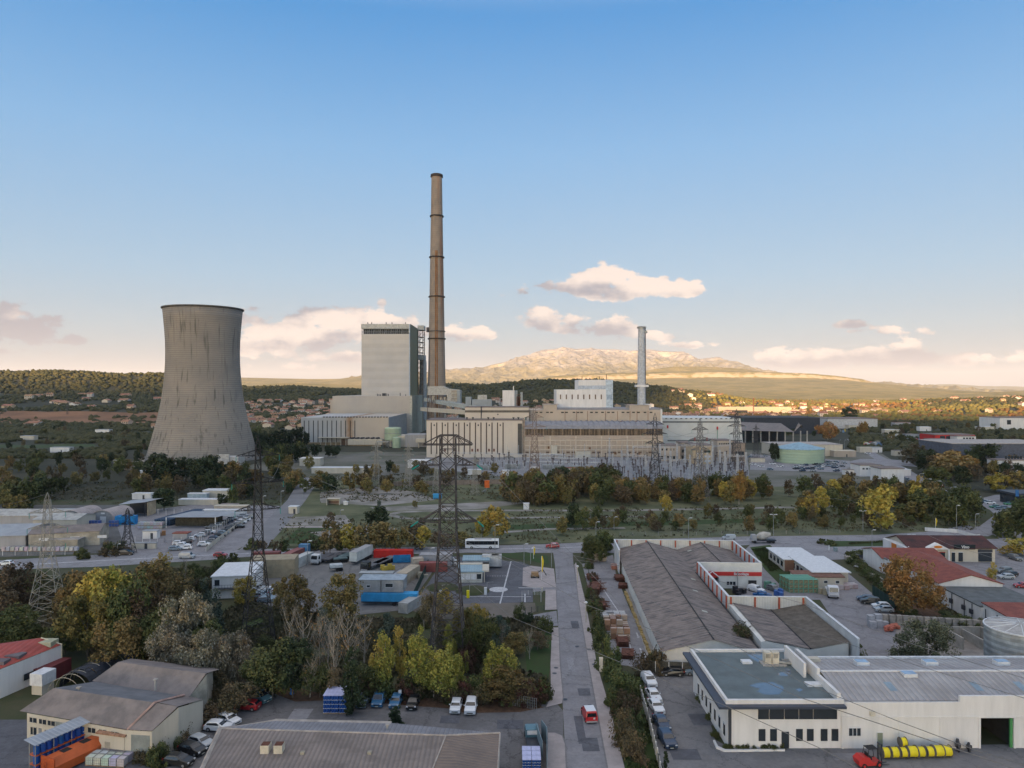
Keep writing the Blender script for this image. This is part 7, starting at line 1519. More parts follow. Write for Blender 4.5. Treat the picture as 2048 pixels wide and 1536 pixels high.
# -- belt along the cross road, yellow trees in the middle
for t in [('yellow',700,1105,1048,55),('leafy',735,1108,1045,60),('leafy',770,1100,1042,50),('leafy',660,1108,1055,50),('brown',830,1098,1045,60),('leafy',800,1102,1050,50),('yellow',845,1100,1050,40),('brown',885,1098,1060,50),('leafy',920,1095,1062,50),('leafy',760,1090,1040,40),
 ('yellow',990,1082,1008,56),('yellow',965,1080,1030,36),('leafygreen',1165,1060,1017,34),('pine',1145,1055,1005,34),('pine',762,1052,1010,40),('pine',742,1050,1020,30),('conifer',757,1025,996,18),('pine',328,1020,972,50),('leafygreen',465,1012,968,24),('pine',445,1012,985,24),
 ('yellow',1332,1028,988,26),('yellow',1450,1008,960,30),('yellow',1505,1000,960,18),('orange',1478,1010,940,34),('yellow',1762,1062,975,78),('leafy',1835,1042,1000,50),('leafy',1400,1010,955,34),
 ('pine',312,965,905,60),('pine',335,970,915,50),('pine',372,962,910,50),('pine',420,960,905,40),('pine',405,970,915,50),('pine',460,955,925,30),('leafy',470,968,918,36),('leafy',505,975,935,40),('pine',395,975,930,40),
 ('pine',630,915,885,26),('pine',656,915,890,22),('pine',672,915,890,22),('leafy',750,958,925,30),('pine',780,948,918,20),('leafy',640,980,940,46),('pine',660,985,945,40),('leafy',700,985,940,30),('leafy',725,975,945,34),('leafy',845,990,960,34),('leafy',560,960,925,50),('leafy',585,975,935,50),
 ('pine',560,905,855,40),('pine',590,900,850,40),('pine',530,905,860,30),('pine',610,895,860,24),('leafy',1165,975,932,60),('pine',1120,985,932,60),('pine',1190,975,935,44),
 ('pine',1855,945,895,52),('pine',1970,945,882,56),('pine',1945,950,895,36),('orange',1905,950,900,90),('leafy',1905,960,905,80),('brown',1830,930,885,60),('pine',1550,925,885,26),('pine',1620,915,903,22),('leafygreen',1880,985,930,60),('pine',1925,975,930,40),('yellow',1995,985,945,50),('leafy',2040,985,940,60),('orange',1655,880,842,44),('pine',1700,845,812,36),('orange',1725,870,842,26)]:
    tree(*t)
band(['leafy','leafygreen','brown','leafy'],[(1010,992),(1200,980),(1560,990),(1570,1010),(1015,1014)],70,(7,11),30)
band(['leafy','leafygreen','brown','leafygreen'],[(1010,985),(1230,975),(1230,1005),(1010,1012)],34,(11,15),50)
band(['orange','brown','leafy','yellow','leafy','leafygreen'],[(1210,988),(1560,985),(1560,1000),(1210,1000)],12,(7,10),31)
band(['brown','leafygreen','leafy','brownbush'],[(1120,1040),(1560,1028),(1960,1040),(1960,1058),(1560,1066),(1300,1072),(1120,1070)],64,(3.5,7),32)
band(['leafy','brown','yellow','leafygreen'],[(1570,985),(1850,985),(1880,1030),(1570,1040)],44,(7,12),33)
band(['leafygreen','leafygreen','bush'],[(1820,1020),(1965,1015),(1965,1050),(1820,1056)],26,(8,11),34)
band(['bush','brownbush','brown','leafy'],[(640,1020),(1010,1010),(1010,1075),(640,1072)],9,(3,5),35)
band(['leafy','brown','leafygreen','pine'],[(0,940),(230,925),(560,955),(620,985),(560,1000),(250,992),(0,1005)],85,(6,11),36)
band(['leafy','leafygreen'],[(-60,1000),(60,1000),(60,1040),(-60,1040)],12,(10,14),37)
band(['pine','brown','leafygreen'],[(-150,870),(230,850),(290,880),(290,930),(-150,935)],55,(5,9),38)
band(['pine','leafygreen','leafy'],[(500,880),(600,875),(620,940),(520,950)],26,(9,15),39)
band(['leafy','brown'],[(700,945),(1000,940),(1000,985),(700,990)],24,(5,10),40)
band(['pine','brown','leafy','leafygreen'],[(1500,855),(2200,850),(2200,900),(1900,900),(1700,880),(1560,878)],80,(6,10),41)
band(['brown','pine','leafy','orange'],[(1840,920),(2150,915),(2150,985),(1950,985),(1870,970)],40,(8,13),42)
band(['bush','brownbush'],[(490,1095),(740,1085),(740,1098),(500,1106)],26,(6,10),43)
band(['bush','leafygreen'],[(1975,1060),(2120,1030),(2120,1080),(2000,1090)],26,(7,11),44)
band(['leafygreen','leafy','bush'],[(1060,1000),(1560,985),(1560,995),(1060,1012)],30,(6,12),45)
# ---- undergrowth: one uncountable mass of weeds and scrub on the unpaved ground
def weeds(name,polys,n,size,m,label,z=0.):
    rs=np.random.RandomState(len(name)+n); P_=[]
    areas=[]
    for pts in polys:
        v=[G(*p) for p in pts]; areas.append(abs(sum(v[i].x*v[(i+1)%len(v)].y-v[(i+1)%len(v)].x*v[i].y for i in range(len(v))))/2)
    for pts,A in zip(polys,areas):
        v=[G(*p) for p in pts]; q=int(n*A/sum(areas)); xs=[p.x for p in v]; ys=[p.y for p in v]; c=0
        while c<q:
            x,y=rs.uniform(min(xs),max(xs)),rs.uniform(min(ys),max(ys)); ins=False; j=len(v)-1
            for i in range(len(v)):
                if (v[i].y>y)!=(v[j].y>y) and x<(v[j].x-v[i].x)*(y-v[i].y)/(v[j].y-v[i].y)+v[i].x: ins=not ins
                j=i
            if not ins: continue
            c+=1
            if mn.noise((x*.09,y*.09,2))<-.12: continue
            P_.append((x,y))
    P_=np.array(P_); N_=len(P_)*3; base=np.repeat(P_,3,0)+rs.normal(size=(N_,2))*size*.6; h=size*(.3+rs.rand(N_)*.9)
    a=rs.normal(size=(N_,3)); a[:,2]*=.4; a/=np.linalg.norm(a,axis=1)[:,None]; b=rs.normal(size=(N_,3))*.5; b[:,2]=abs(b[:,2])+.6; b/=np.linalg.norm(b,axis=1)[:,None]
    pos=np.concatenate([base,(h*.6)[:,None]],1); a*=(size*.55*(.5+rs.rand(N_)))[:,None]; b*=(h*.7)[:,None]
    V_=np.stack([pos-a,pos+b,pos+a,pos-b],1).reshape(-1,3)
    me=bpy.data.meshes.new(name); me.vertices.add(N_*4); me.vertices.foreach_set('co',V_.ravel()); me.loops.add(N_*4); me.loops.foreach_set('vertex_index',np.arange(N_*4)); me.polygons.add(N_); me.polygons.foreach_set('loop_start',np.arange(N_)*4)
    me.materials.append(m); me.update(calc_edges=True); o=bpy.data.objects.new(name,me); COL.objects.link(o); o['kind']='stuff'; o['label']=label
WD1=mat('weed_leaves',(.06,.064,.03),.9,.4,.06,col2=(.09,.075,.045),coord='World'); WD2=mat('weed_leaves_green',(.035,.058,.014),.9,.4,.1,col2=(.04,.045,.018),coord='World')
weeds('undergrowth',[[(-100,1160),(500,1135),(520,1215),(700,1240),(840,1240),(1080,1240),(1095,1395),(760,1395),(640,1385),(480,1360),(230,1300),(0,1290),(-100,1290)]],26000,.75,WD1,'tangled undergrowth and brambles below the foreground trees')
weeds('undergrowth',[[(560,1035),(740,1040),(1000,1020),(1560,1012),(1960,1012),(1960,1062),(1500,1068),(1200,1080),(1000,1086),(560,1090)],[(640,950),(1000,945),(1000,1000),(640,1005)],[(-100,960),(280,965),(600,965),(560,1010),(240,1008),(-100,1000)]],9000,.6,WD1,'scrub covering the empty land between the road and the power station')
weeds('grass',[[(1204,1345),(1280,1355),(1300,1440),(1340,1600),(1275,1600),(1222,1420)],[(1062,1235),(1102,1262),(1098,1330),(1090,1400),(1050,1400)],[(470,1215),(700,1235),(540,1262)],[(1505,1100),(1535,1095),(1590,1150),(1560,1165)]],9000,.35,WD2,'rough green grass on the verges and banks')
weeds('undergrowth',[[(1770,1218),(1880,1204),(1960,1228),(1950,1246),(1850,1246)],[(1690,1115),(1710,1112),(1800,1190),(1780,1205)]],2500,.5,WD1,'low scrub and fallen leaves on the rocky bank by the plane tree')
# ================================================================ vehicles
PAINT=mat('car_paint',(1,1,1),.28,.05,.3,objcol=True,spec=.6); CGL=mat('car_glass',(.012,.016,.022),.08,.05,1,spec=.7); LAMPW=mat('lamp_glass',(.55,.56,.58),.2,.05,1); LAMPR=mat('tail_lamp',(.35,.01,.01),.3,.05,1); HUB=mat('hub_alloy',(.30,.31,.32),.35,.1,1,metal=.5); PLATE=mat('number_plate',(.55,.55,.5),.5,.05,1)
def carbody(prof,hw,tuck,parent,nm='body',m=PAINT,y_in=0.):
    """profile (x,z,inset) ring lofted across the width with the upper part pulled in"""
    k=MB(); n=len(prof); rows=[(-1,1.),(-.86,.0),(.86,.0),(1,1.)]; vs=[]
    for s,tk in rows:
        for x,z,i in prof: vs.append((x*(1-.015*tk),s*(hw-i)*(1 if abs(s)==1 else 1),z-(.05*tk if z>.8 else 0)))
    fs=[(j*n+a,j*n+(a+1)%n,(j+1)*n+(a+1)%n,(j+1)*n+a) for j in range(3) for a in range(n)]+[tuple(range(n))[::-1],tuple(range(3*n,4*n))]
    k.add(vs,fs); return k.build(nm,m,parent)
def carproto(style,detail=True):
    L,W_,Hh={'hatch':(4.0,.88,1.46),'suv':(4.5,.93,1.66),'sedan':(4.5,.9,1.45),'van':(4.6,.93,1.85)}[style]; h=L/2
    r=root('car','x','car',(0,0,0)); THINGS.remove(r)
    if style=='van': pr=[(-h,.35,0),(-h,.95,0),(-h+.08,1.1,.0),(-h+.15,Hh-.12,.1),(-h+.45,Hh,.16),(h*.25,Hh,.16),(h*.42,Hh-.15,.14),(h*.68,1.08,.04),(h-.12,.92,.02),(h,.7,.03),(h,.35,0)]
    elif style=='suv': pr=[(-h,.42,.02),(-h,.9,.02),(-h+.06,1.12,.03),(-h+.42,Hh-.08,.17),(-h+.9,Hh,.2),(h*.12,Hh-.02,.2),(h*.5,1.12,.05),(h-.3,1.0,.04),(h-.02,.85,.05),(h,.42,.03)]
    elif style=='sedan': pr=[(-h,.4,.02),(-h+.02,.92,.03),(-h+.62,1.0,.05),(-h+1.15,Hh-.04,.2),(-h+1.7,Hh,.22),(h*.1,Hh-.02,.22),(h*.45,1.,.05),(h-.3,.86,.05),(h-.02,.7,.06),(h,.38,.04)]
    else: pr=[(-h,.4,.02),(-h+.02,.9,.02),(-h+.15,1.02,.04),(-h+.5,Hh-.08,.18),(-h+.95,Hh,.21),(h*.08,Hh-.02,.21),(h*.5,1.0,.05),(h-.3,.88,.05),(h-.02,.72,.06),(h,.38,.04)]
    pr=[(x,z-.12 if z<.5 else z,i) for x,z,i in pr]
    carbody(pr,W_,.1,r)
    # glazing just proud of the cabin
    def gl(pts,nm): k=MB(); k.add(pts,[tuple(range(len(pts)))]); k.build(nm,CGL,r)
    top=[p for p in pr if p[1]>Hh-.2]; x0,x1=top[0][0],top[-1][0]; belt=1.02 if style!='van' else 1.1; fx=[p for p in pr if p[0]>x1][0]; zi=Hh-.09
    a=.7*W_
    gl([(fx[0]-.06+.03,-W_*.84,fx[1]+.05),(fx[0]-.06+.03,W_*.84,fx[1]+.05),(x1+.07,a,zi+.02),(x1+.07,-a,zi+.02)],'windscreen')
    bx=[p for p in pr if p[0]<x0 and p[1]>.8][-1]
    gl([(bx[0]-.0,W_*.82,bx[1]+.04),(bx[0]-.0,-W_*.82,bx[1]+.04),(x0-.06,-a,zi),(x0-.06,a,zi)],'rear_window')
    for s in (-1,1):
        y1,y0=s*(W_-.035),s*(W_-.19)
        if style=='van': q=[(h*.02,y1,belt),(h*.55,y1,belt),(x1-.05,y0,zi-.04),(h*.02,y0,zi-.04)]
        else: q=[(bx[0]+.28,y1,belt),(fx[0]-.3,y1,belt),(x1-.12,y0,zi-.03),(x0+.12,y0,zi-.03)]
        gl(q,'side_window')
    for x in (-h+.78,h-.78):
        for s in (-1,1):
            k=MB(); k.bar((x,s*(W_-.2),.33),(x,s*(W_+.02),.33),.33,14); o=k.build('wheel',BLACK,r)
            if detail: k=MB(); k.bar((x,s*(W_+.0),.33),(x,s*(W_+.035),.33),.2,10); k.build('rim',HUB,o)
    if detail:
        for s in (-1,1):
            k=MB(); k.box(h-.12,h+.015,min(s*.52,s*.82),max(s*.52,s*.82),.62,.78); k.build('headlight',LAMPW,r)
            k=MB(); k.box(-h-.02,-h+.1,min(s*.62,s*.84),max(s*.62,s*.84),.72,.98); k.build('tail_light',LAMPR,r)
            k=MB(); k.box(fx[0]-.55,fx[0]-.4,min(s*W_,s*(W_+.18)),max(s*W_,s*(W_+.18)),.98,1.1); o=k.build('wing_mirror',PAINT,r)
        k=MB(); k.box(h-.01,h+.02,-.5,.5,.4,.55); k.build('grille',BLACK,r)
        k=MB(); k.box(h+.0,h+.03,-.24,.24,.28,.38); k.build('number_plate',PLATE,r); k=MB(); k.box(-h-.02,-h+.01,-.24,.24,.5,.6); k.build('number_plate',PLATE,r)
    return r
CP={}
def smallcar():     # far copies: one mesh, three materials
    k=MB(); 
    k.xprism([(-.85,.3),(.85,.3),(.87,.85),(.8,.95),(-.8,.95),(-.87,.85)],-2.1,2.1,0); k.add([(-1.7,-.78,.95),(1.1,-.78,.95),(1.1,.78,.95),(-1.7,.78,.95),(-1.3,-.62,1.42),(.4,-.62,1.42),(.4,.62,1.42),(-1.3,.62,1.42)],[(0,1,5,4),(1,2,6,5),(2,3,7,6),(3,0,4,7)],1); k.add([(-1.3,-.62,1.43),(.4,-.62,1.43),(.4,.62,1.43),(-1.3,.62,1.43)],[(0,1,2,3)],0)
    for x in (-1.3,1.3):
        for s in (-1,1): k.bar((x,s*.65,.32),(x,s*.88,.32),.32,10,2)
    o=k.build('car',[PAINT,CGL,BLACK]); return o
SC=smallcar()
CC={'white':(.62,.63,.65),'silver':(.33,.35,.37),'grey':(.12,.13,.14),'black':(.012,.013,.016),'blue':(.03,.12,.24),'teal':(.08,.17,.20),'red':(.28,.02,.025),'navy':(.02,.04,.08),'bluegrey':(.14,.19,.24),'green':(.05,.2,.13)}
def car(px,py,head,color,style='hatch',label=None,group=None,extra=''):
    """head: compass direction of the bonnet in degrees, 0 = to the right, 90 = away, -90 = towards the viewer"""
    p=G(px,py); d=p.y
    if d>260: c=dup(SC,(p.x,p.y,.0),R(head),1,label or '%s parked car%s'%(color,extra),group,CC[color],'car')
    else:
        if style not in CP: CP[style]=carproto(style)
        c=dup(CP[style],(p.x,p.y,.09),R(head),1,label or '%s car%s'%(color,extra),group,CC[color],'car')
    c.name='car'; return c
g='cars parked under the trees'
for px,py,cl,st,lb in ((727,1408,'bluegrey','sedan','pale blue grey saloon parked nearest the tall cypress, nose out'),(759,1406,'blue','van','bright blue people carrier with roof rails, second from the cypress'),(792,1410,'blue','hatch','dark blue hatchback third from the cypress in the tree side row'),(826,1413,'black','hatch','black hatchback at the end of the row of four under the poplars'),(912,1420,'white','hatch','white hatchback left of the white pick-up style estate by the steel gate'),(942,1421,'white','suv','white estate with roof bars, nearest the steel gate')):
    car(px,py,-92,cl,st,lb,g)
g='cars parked along the works hedge'
for px,py,hd,cl,st,lb in ((516,1402,-28,'teal','van','grey blue people carrier at the top of the hedge side row'),(495,1419,172,'red','hatch','dark red hatchback between the grey blue and white cars'),(457,1447,-28,'white','hatch','white hatchback with a black roof by the grass edge'),(437,1461,-8,'white','hatch','plain white hatchback partly behind the corrugated roof'),(402,1492,-28,'silver','hatch','silver hatchback in the hedge side row'),(385,1507,-22,'black','hatch','black hatchback just above the lowest car'),(358,1530,-12,'black','hatch','glossy black hatchback lowest in the hedge side row')):
    car(px,py,hd,cl,st,lb,g)
g='cars parked along the office fence'
for px,py,cl,st,lb in ((1298,1368,'white','suv','white car with a dark glass roof at the head of the office fence row'),(1307,1398,'white','sedan','white saloon second in the office fence row'),(1312,1420,'white','sedan','white saloon third in the office fence row'),(1323,1453,'navy','sedan','dark blue saloon fourth in the office fence row'),(1334,1487,'navy','suv','dark blue car nearest the viewer in the office fence row')):
    car(px,py,-84,cl,st,lb,g)
car(1345,1351,175,'black','hatch','black hatchback parked crosswise before the dark slatted fence'); car(1392,1350,175,'bluegrey','hatch','grey car half hidden behind the corner of the white office')
g='cars in the store car park'
for px,py,hd,cl,lb in ((1731,1202,165,'navy','dark blue hatchback furthest from the tree in the row of four'),(1741,1208,165,'black','black estate second in the row of four'),(1762,1217,172,'white','white pick-up style car third in the row of four'),(1768,1224,172,'silver','silver hatchback nearest the plane tree')): car(px,py,hd,cl,'hatch' if cl!='black' else 'suv',lb,g)
car(1512,1184,-60,'white','suv','white car beside the hardware store entrance'); car(1501,1176,-60,'red','hatch','small red car behind the white one at the store entrance'); car(1548,1182,-70,'grey','hatch','dark small vehicle on the road east of the store')
g='cars in the parade car park'
for px,py,hd,cl,lb in ((2008,1146,-170,'grey','grey car behind the silver ones in the parade car park'),(2020,1153,-170,'black','black estate in the parade car park'),(2012,1158,178,'silver','silver hatchback in front of the black estate in the parade car park'),(2045,1176,170,'red','dark red car at the right edge of the parade car park'),(2030,1120,-90,'grey','dark estate facing the viewer by the yellow bush'),(1890,1115,180,'white','white car under the shop porch')): car(px,py,hd,cl,'suv' if cl=='grey' else 'hatch',lb,g)
car(1105,1096,180,'red','suv','dark red car driving on the cross road near the junction'); car(1176,1101,178,'navy','sedan','dark blue car waiting at the junction hedge'); car(1458,1080,178,'silver','van','silver people carrier on the cross road behind the hardware store')
car(374,1117,0,'silver','van','silver people carrier driving along the cross road on the left'); car(441,1114,0,'red','hatch','dark red car driving along the cross road on the left'); car(252,1110,4,'black','suv','black estate waiting at the works gate'); car(12,1131,180,'white','hatch','white pick-up at the left edge of the cross road')
for i,(px,py) in enumerate(((422,1057),(432,1053),(440,1050),(448,1047),(456,1044),(464,1040),(400,1074),(408,1070),(418,1067),(378,1082),(358,1090),(366,1094),(372,1087),(440,1074),(446,1069),(455,1063),(462,1058),(472,1052),(482,1047),(490,1042),(484,1034),(497,1037),(372,1099),(350,1101),(478,1056),(430,1080),(408,1092),(420,1086))):
    car(px,py,random.choice((10,190)),random.choice(['white','silver','white','navy','grey','bluegrey','black']),extra=' in the staff car park left of the diagonal lane',group='cars in the staff car park')
for px,py in ((1990,1016),(2000,1020),(2010,1018),(2034,1022),(2006,1030),(2012,1034),(1970,1006),(1958,1000),(1980,1008),(2018,1010)): car(px,py,random.choice((175,-10)),random.choice(['white','silver','white','bluegrey','green']),extra=' on the forecourt at the right edge',group='cars on the right forecourt')
for i in range(34): car(random.uniform(1590,1690),random.uniform(924,944),random.choice((20,200)),random.choice(['grey','silver','navy','black','white','bluegrey']),extra=' in the plant car park below the green tank',group='cars in the plant car park')
for px,py in ((1760,944),(1772,948),(1748,939),(1782,952),(1792,960),(1812,960),(1820,964),(1735,908),(1711,892),(1726,900),(1500,915),(1512,917),(1530,913),(1506,930),(1522,934),(1545,929),(1560,934),(1540,940),(1780,898),(1790,896),(1800,899),(1810,895),(1770,880),(1760,878),(1776,876),(1790,882)): car(px,py,random.choice((-60,120,20)),random.choice(['white','silver','grey','red','white','bluegrey']),extra=' along the far right road',group='cars along the far road')
for i in range(7): car(521+random.uniform(-8,26),1181+i*4.,random.choice((170,10)),random.choice(['white','silver','bluegrey','blue']),'hatch',extra=' behind the yellow tree in the middle yard',group='cars in the middle yard')
for px,py in ((905,1126),(912,1131),(898,1130)): car(px,py,-80,random.choice(['navy','grey','silver']),'hatch',extra=' between the pylon and the kiosk')
for i in range(16): car(1655-i*5,1163-i*6,-100,random.choice(['silver','white','grey']),'hatch',extra=' beside the store fence') if i<3 else None
# red and white van leaving on the street
r=root('delivery_van','small red van with a white roof driving away on the street','van',(G(1178,1437).x,G(1178,1437).y,.09),R(96)); h=2.15
pr=[(-h,.3,0),(-h,1.05,0),(-h+.12,1.75,.12),(-h+.3,1.86,.16),(.3,1.84,.16),(.7,1.7,.14),(1.25,1.12,.04),(2.,.95,.03),(h,.75,.04),(h,.3,0)]
o=carbody(pr,.92,.1,r); o.color=(.40,.015,.02,1)
k=MB(); k.box(-h+.35,.3,-.76,.76,1.80,1.90); o=k.build('white_roof',PAINT,r); o.color=(.6,.6,.62,1)
k=MB(); k.add([(-h+.0,-.74,1.12),(-h+.0,.74,1.12),(-h+.1,.68,1.66),(-h+.1,-.68,1.66)],[(3,2,1,0)]); k.v=[(x-.03,y,z) for x,y,z in k.v]; k.build('rear_window',CGL,r)
for s in (-1,1):
    k=MB(); k.box(-h-.03,-h+.05,s*.8-.08,s*.8+.08,.8,1.2); k.build('tail_light',LAMPR,r); k=MB(); k.box(.8,1.,s*.98-.09,s*.98+.09,1.1,1.3); k.build('wing_mirror',BLACK,r)
    for x in (-1.35,1.35): k=MB(); k.bar((x,s*.72,.33),(x,s*.93,.33),.33,14); k.build('wheel',BLACK,r)
k=MB(); k.box(-h-.06,-h+.02,-.85,.85,.28,.5); k.build('bumper',GREYW,r); k=MB(); k.add([(-h-.035,-.55,.75),(-h-.035,-.2,.75),(-h-.035,-.25,1.0),(-h-.035,-.5,1.02)],[(3,2,1,0)]); k.build('door_badge',WHITEPL,r)
# bus, lorries, mixer
p=G(964,1097); r=root('bus','long white coach with dark side windows driving along the cross road','bus',(p.x-5.4,p.y,.05)); k=MB(); k.xprism([(-1.25,.35),(1.25,.35),(1.25,2.7),(1.1,3.05),(-1.1,3.05),(-1.25,2.7)],0,10.9); k.build('body',mat('bus_white',(.60,.61,.62),.35,.06,.4),r)
k=MB(); k.box(.35,10.6,-1.28,-1.24,1.45,2.65); o=k.build('side_window',CGL,r); k=MB(); [k.box(1.5+i*1.45,1.56+i*1.45,-1.3,-1.27,1.45,2.65) for i in range(7)]; k.build('pillar',DKFRAME,o)
k=MB(); k.box(-.04,.02,-1.1,1.1,1.1,2.6); k.build('windscreen',CGL,r); k=MB(); k.box(3,8.5,-.8,.8,3.05,3.25); k.build('roof_unit',GREYW,r)
for x in (2.1,8.2):
    for s in (-1,1): k=MB(); k.bar((x,s*1.0,.48),(x,s*1.27,.48),.48,14); o=k.build('wheel',BLACK,r); k=MB(); k.bar((x,s*1.27,.48),(x,s*1.3,.48),.24,10); k.build('rim',HUB,o)
def lorry(px,py,ang,cabc,lb,kind='flat',L=8.,bedc=(.08,.08,.09),cab=True,bh=.25):
    p=G(px,py); r=root('lorry' if cab else 'trailer',lb,'lorry' if cab else 'trailer',(p.x,p.y,.07),R(ang)); x0=2.3 if cab else 0
    if cab:
        k=MB(); k.yprism([(0,.6),(0,1.7),(.25,2.9),(2.,3.),(2.,.6)],-1.2,1.2); o=k.build('cab',OBJP,r); o.color=(*cabc,1)
        k=MB(); k.add([(-.02,-1.,1.75),(-.02,1.,1.75),(.2,.95,2.75),(.2,-.95,2.75)],[(3,2,1,0)]); k.v=[(x-.03,y,z) for x,y,z in k.v]; k.build('windscreen',CGL,r); k=MB(); k.box(-.05,.05,-1,1,.7,1.0); k.build('bumper',GREYW,r)
        for s in (-1,1): k=MB(); k.box(.5,1.4,s*1.21-.02,s*1.21+.02,1.7,2.5); k.build('side_window',CGL,r)
    k=MB(); k.box(x0,x0+L,-1.2,1.2,1.1,1.1+bh); o=k.build('load_bed' if kind=='flat' else 'box_body',CONTM,r); o.color=(*bedc,1)
    if kind=='box': k=MB(); k.box(x0-.02,x0+L+.02,-1.22,1.22,1.1+bh,1.15+bh); k.build('roof',GREYW,r)
    k=MB(); k.box(x0-.2,x0+L,-.5,.5,.7,1.1); k.build('chassis',DKFRAME,r)
    for x in ((1.,) if cab else ())+(x0+L*.6,x0+L*.75,x0+L*.9):
        for s in (-1,1): k=MB(); k.bar((x,s*.9,.5),(x,s*1.22,.5),.5,12); k.build('wheel',BLACK,r)
    return r
lorry(628,1131,76,(.55,.55,.55),'white cabbed flatbed lorry facing the viewer in the middle yard'); lorry(651,1128,72,(.1,.1,.1),'dark empty flatbed trailer beside the white cabbed lorry',cab=False,L=10)
lorry(728,1146,72,(.02,.02,.022),'black cabbed lorry with a long flat bed in the middle yard',L=11,bedc=(.12,.12,.13)); lorry(752,1136,70,(.1,.1,.1),'second long flatbed trailer parked against the black lorry',cab=False,L=10,bedc=(.14,.14,.15))
lorry(706,1131,76,(.5,.5,.5),'tall white box trailer standing alone at the back of the middle yard','box',11,(.50,.52,.50),False,2.7)
lorry(660,1143,20,(.5,.5,.5),'small white and blue striped boat trailer on the gravel',cab=False,L=3.4,bedc=(.45,.48,.5),bh=.8)
for i,(px,py) in enumerate(((667,1126),(675,1121),(684,1117))): lorry(px,py,24,(.1,.1,.1),'low grey trailer in the rank of three behind the flatbeds',cab=False,L=4,bedc=(.10,.15,.16))
p=G(1529,1086); r=root('mixer_lorry','pale concrete mixer lorry on the cross road','lorry',(p.x,p.y,.07),R(180)); k=MB(); k.lathe([(.5,-2.6),(1.25,-1.2),(1.35,.4),(.6,2.4)],18); o=k.build('drum',mat('mixer_pale',(.38,.36,.33)),r); o.rotation_euler=(0,R(-78),0); o.location=(.4,0,2.4)
k=MB(); k.box(-3.6,3.,-1.2,1.2,.8,1.2); k.build('chassis',DKFRAME,r); k=MB(); k.yprism([(3.,.8),(4.6,.8),(4.6,1.7),(4.3,2.8),(3.,2.8)],-1.2,1.2); k.build('cab',GREYW,r)
for x in (-2.6,-1.4,3.6):
    for s in (-1,1): k=MB(); k.bar((x,s*.9,.5),(x,s*1.22,.5),.5,12); k.build('wheel',BLACK,r)
lorry(1668,1199,-68+180-35,(.58,.58,.6),'small white tipper truck crossing the store car park',L=3.2,bedc=(.5,.5,.5),bh=.6)
# greenish flatbed van beside the gate with blue water bottle pallets
p=G(1066,1500); r=root('flatbed_van','teal flatbed van parked by the tall open gate','van',(p.x,p.y+1.6,.07),R(94)); k=MB(); k.yprism([(.2,.4),(.2,2.),(2.,2.05),(2.7,1.2),(3.4,1.1),(3.4,.4)],-.95,.95); o=k.build('cab',PAINT,r); o.color=(.08,.16,.19,1)
k=MB(); k.box(-2.8,.2,-1.,1.,.75,.9); k.build('load_bed',DKFRAME,r); k=MB(); k.box(.14,.2,-.8,.8,1.3,1.9); k.build('rear_window',WHITEPL,r)
for x in (-2.,2.5):
    for s in (-1,1): k=MB(); k.bar((x,s*.8,.36),(x,s*1.,.36),.36,12); k.build('wheel',BLACK,r)
bpk=root('bottle_pallet','x','pallet',(0,0,0)); 
k=MB()
for l in range(4):
    for i in range(3):
        for j in range(3): k.lathe([(.19,l*.5+.16),(.2,l*.5+.2),(.2,l*.5+.52),(.06,l*.5+.6),(.06,l*.5+.63)],8,c=(.2+i*.4,.2+j*.4))
k.build('bottles',mat('bottle_blue',(.03,.09,.30),.25,.3,2.),bpk)
k=MB(); [k.box(0,1.2,0,1.2,l*.5+.12,l*.5+.15) for l in range(4)]; k.build('tray',WHITEPL,bpk); k=MB(); k.box(-.02,1.22,-.02,1.22,2.14,2.2); k.build('plastic_wrap',mat('wrap_lilac',(.42,.43,.62),.4,.2,1.),bpk); k=MB(); k.box(0,1.2,0,1.2,0,.12); k.build('pallet_base',WOODP,bpk)
for j in range(3):
    for i in range(3):
        p=G(646,1429)+Vector((i*1.27,j*1.3,0)); dup(bpk,(p.x,p.y,.07),0,(1,1,1.35),'tall wrapped pallet of blue water bottles beside the cypress','pallets of water bottles')
for j in range(3):
    for i in range(2): p=G(1045,1545)+Vector((i*1.3,j*1.3,0)); dup(bpk,(p.x,p.y,.07),0,(1,1,.75),'low pallet of blue water bottles at the lower end of the gate','pallets of water bottles')
drop(bpk)
dup(IB,G(692,1380),0,1,'blue wrapped tote just behind the tall cypress',None,BC)
k=MB(); k.lathe([(.34,0),(.36,.05),(.36,1.1),(.3,1.2),(.05,1.21)],14); o=tag(k.build('drum',OBJP,loc=G(584,1389)),'single upright blue drum under the trees','drum'); o.color=(.02,.13,.5,1)
for o_ in (IB,IBB): drop(o_)
# forklift and cable reels in the office yard
r=root('forklift','red forklift truck with a black cage facing the yellow cable reels','forklift',(G(1741,1532).x,G(1741,1532).y,.07),R(8)); k=MB(); k.yprism([(-2.,.35),(-2.2,1.1),(-1.6,1.55),(-.6,1.45),(-.2,.8),(1.1,.8),(1.2,.35)],-.75,.75); k.build('body',RED,r)
k=MB(); [k.bar((x,s*.6,.9),(x2,s*.55,2.5),.05,4) for x,x2 in ((-.9,-.6),(.9,.6)) for s in (-1,1)]; k.box(-.7,.7,-.6,.6,2.5,2.56); k.build('cage',BLACK,r)
k=MB(); k.box(-.6,0,-.35,.35,.9,1.3); k.box(-.7,-.55,-.35,.35,1.3,1.9); k.build('seat',BLACK,r)
k=MB(); [k.box(1.3,1.45,s*.4-.06,s*.4+.06,.1,3.) for s in (-1,1)]; k.box(1.3,1.45,-.45,.45,2.85,3.); k.box(1.3,1.45,-.45,.45,1.5,1.6); k.build('mast',DKFRAME,r); k=MB(); [k.box(1.45,2.6,s*.3-.06,s*.3+.06,.12,.18) for s in (-1,1)]; k.build('fork',DKFRAME,r)
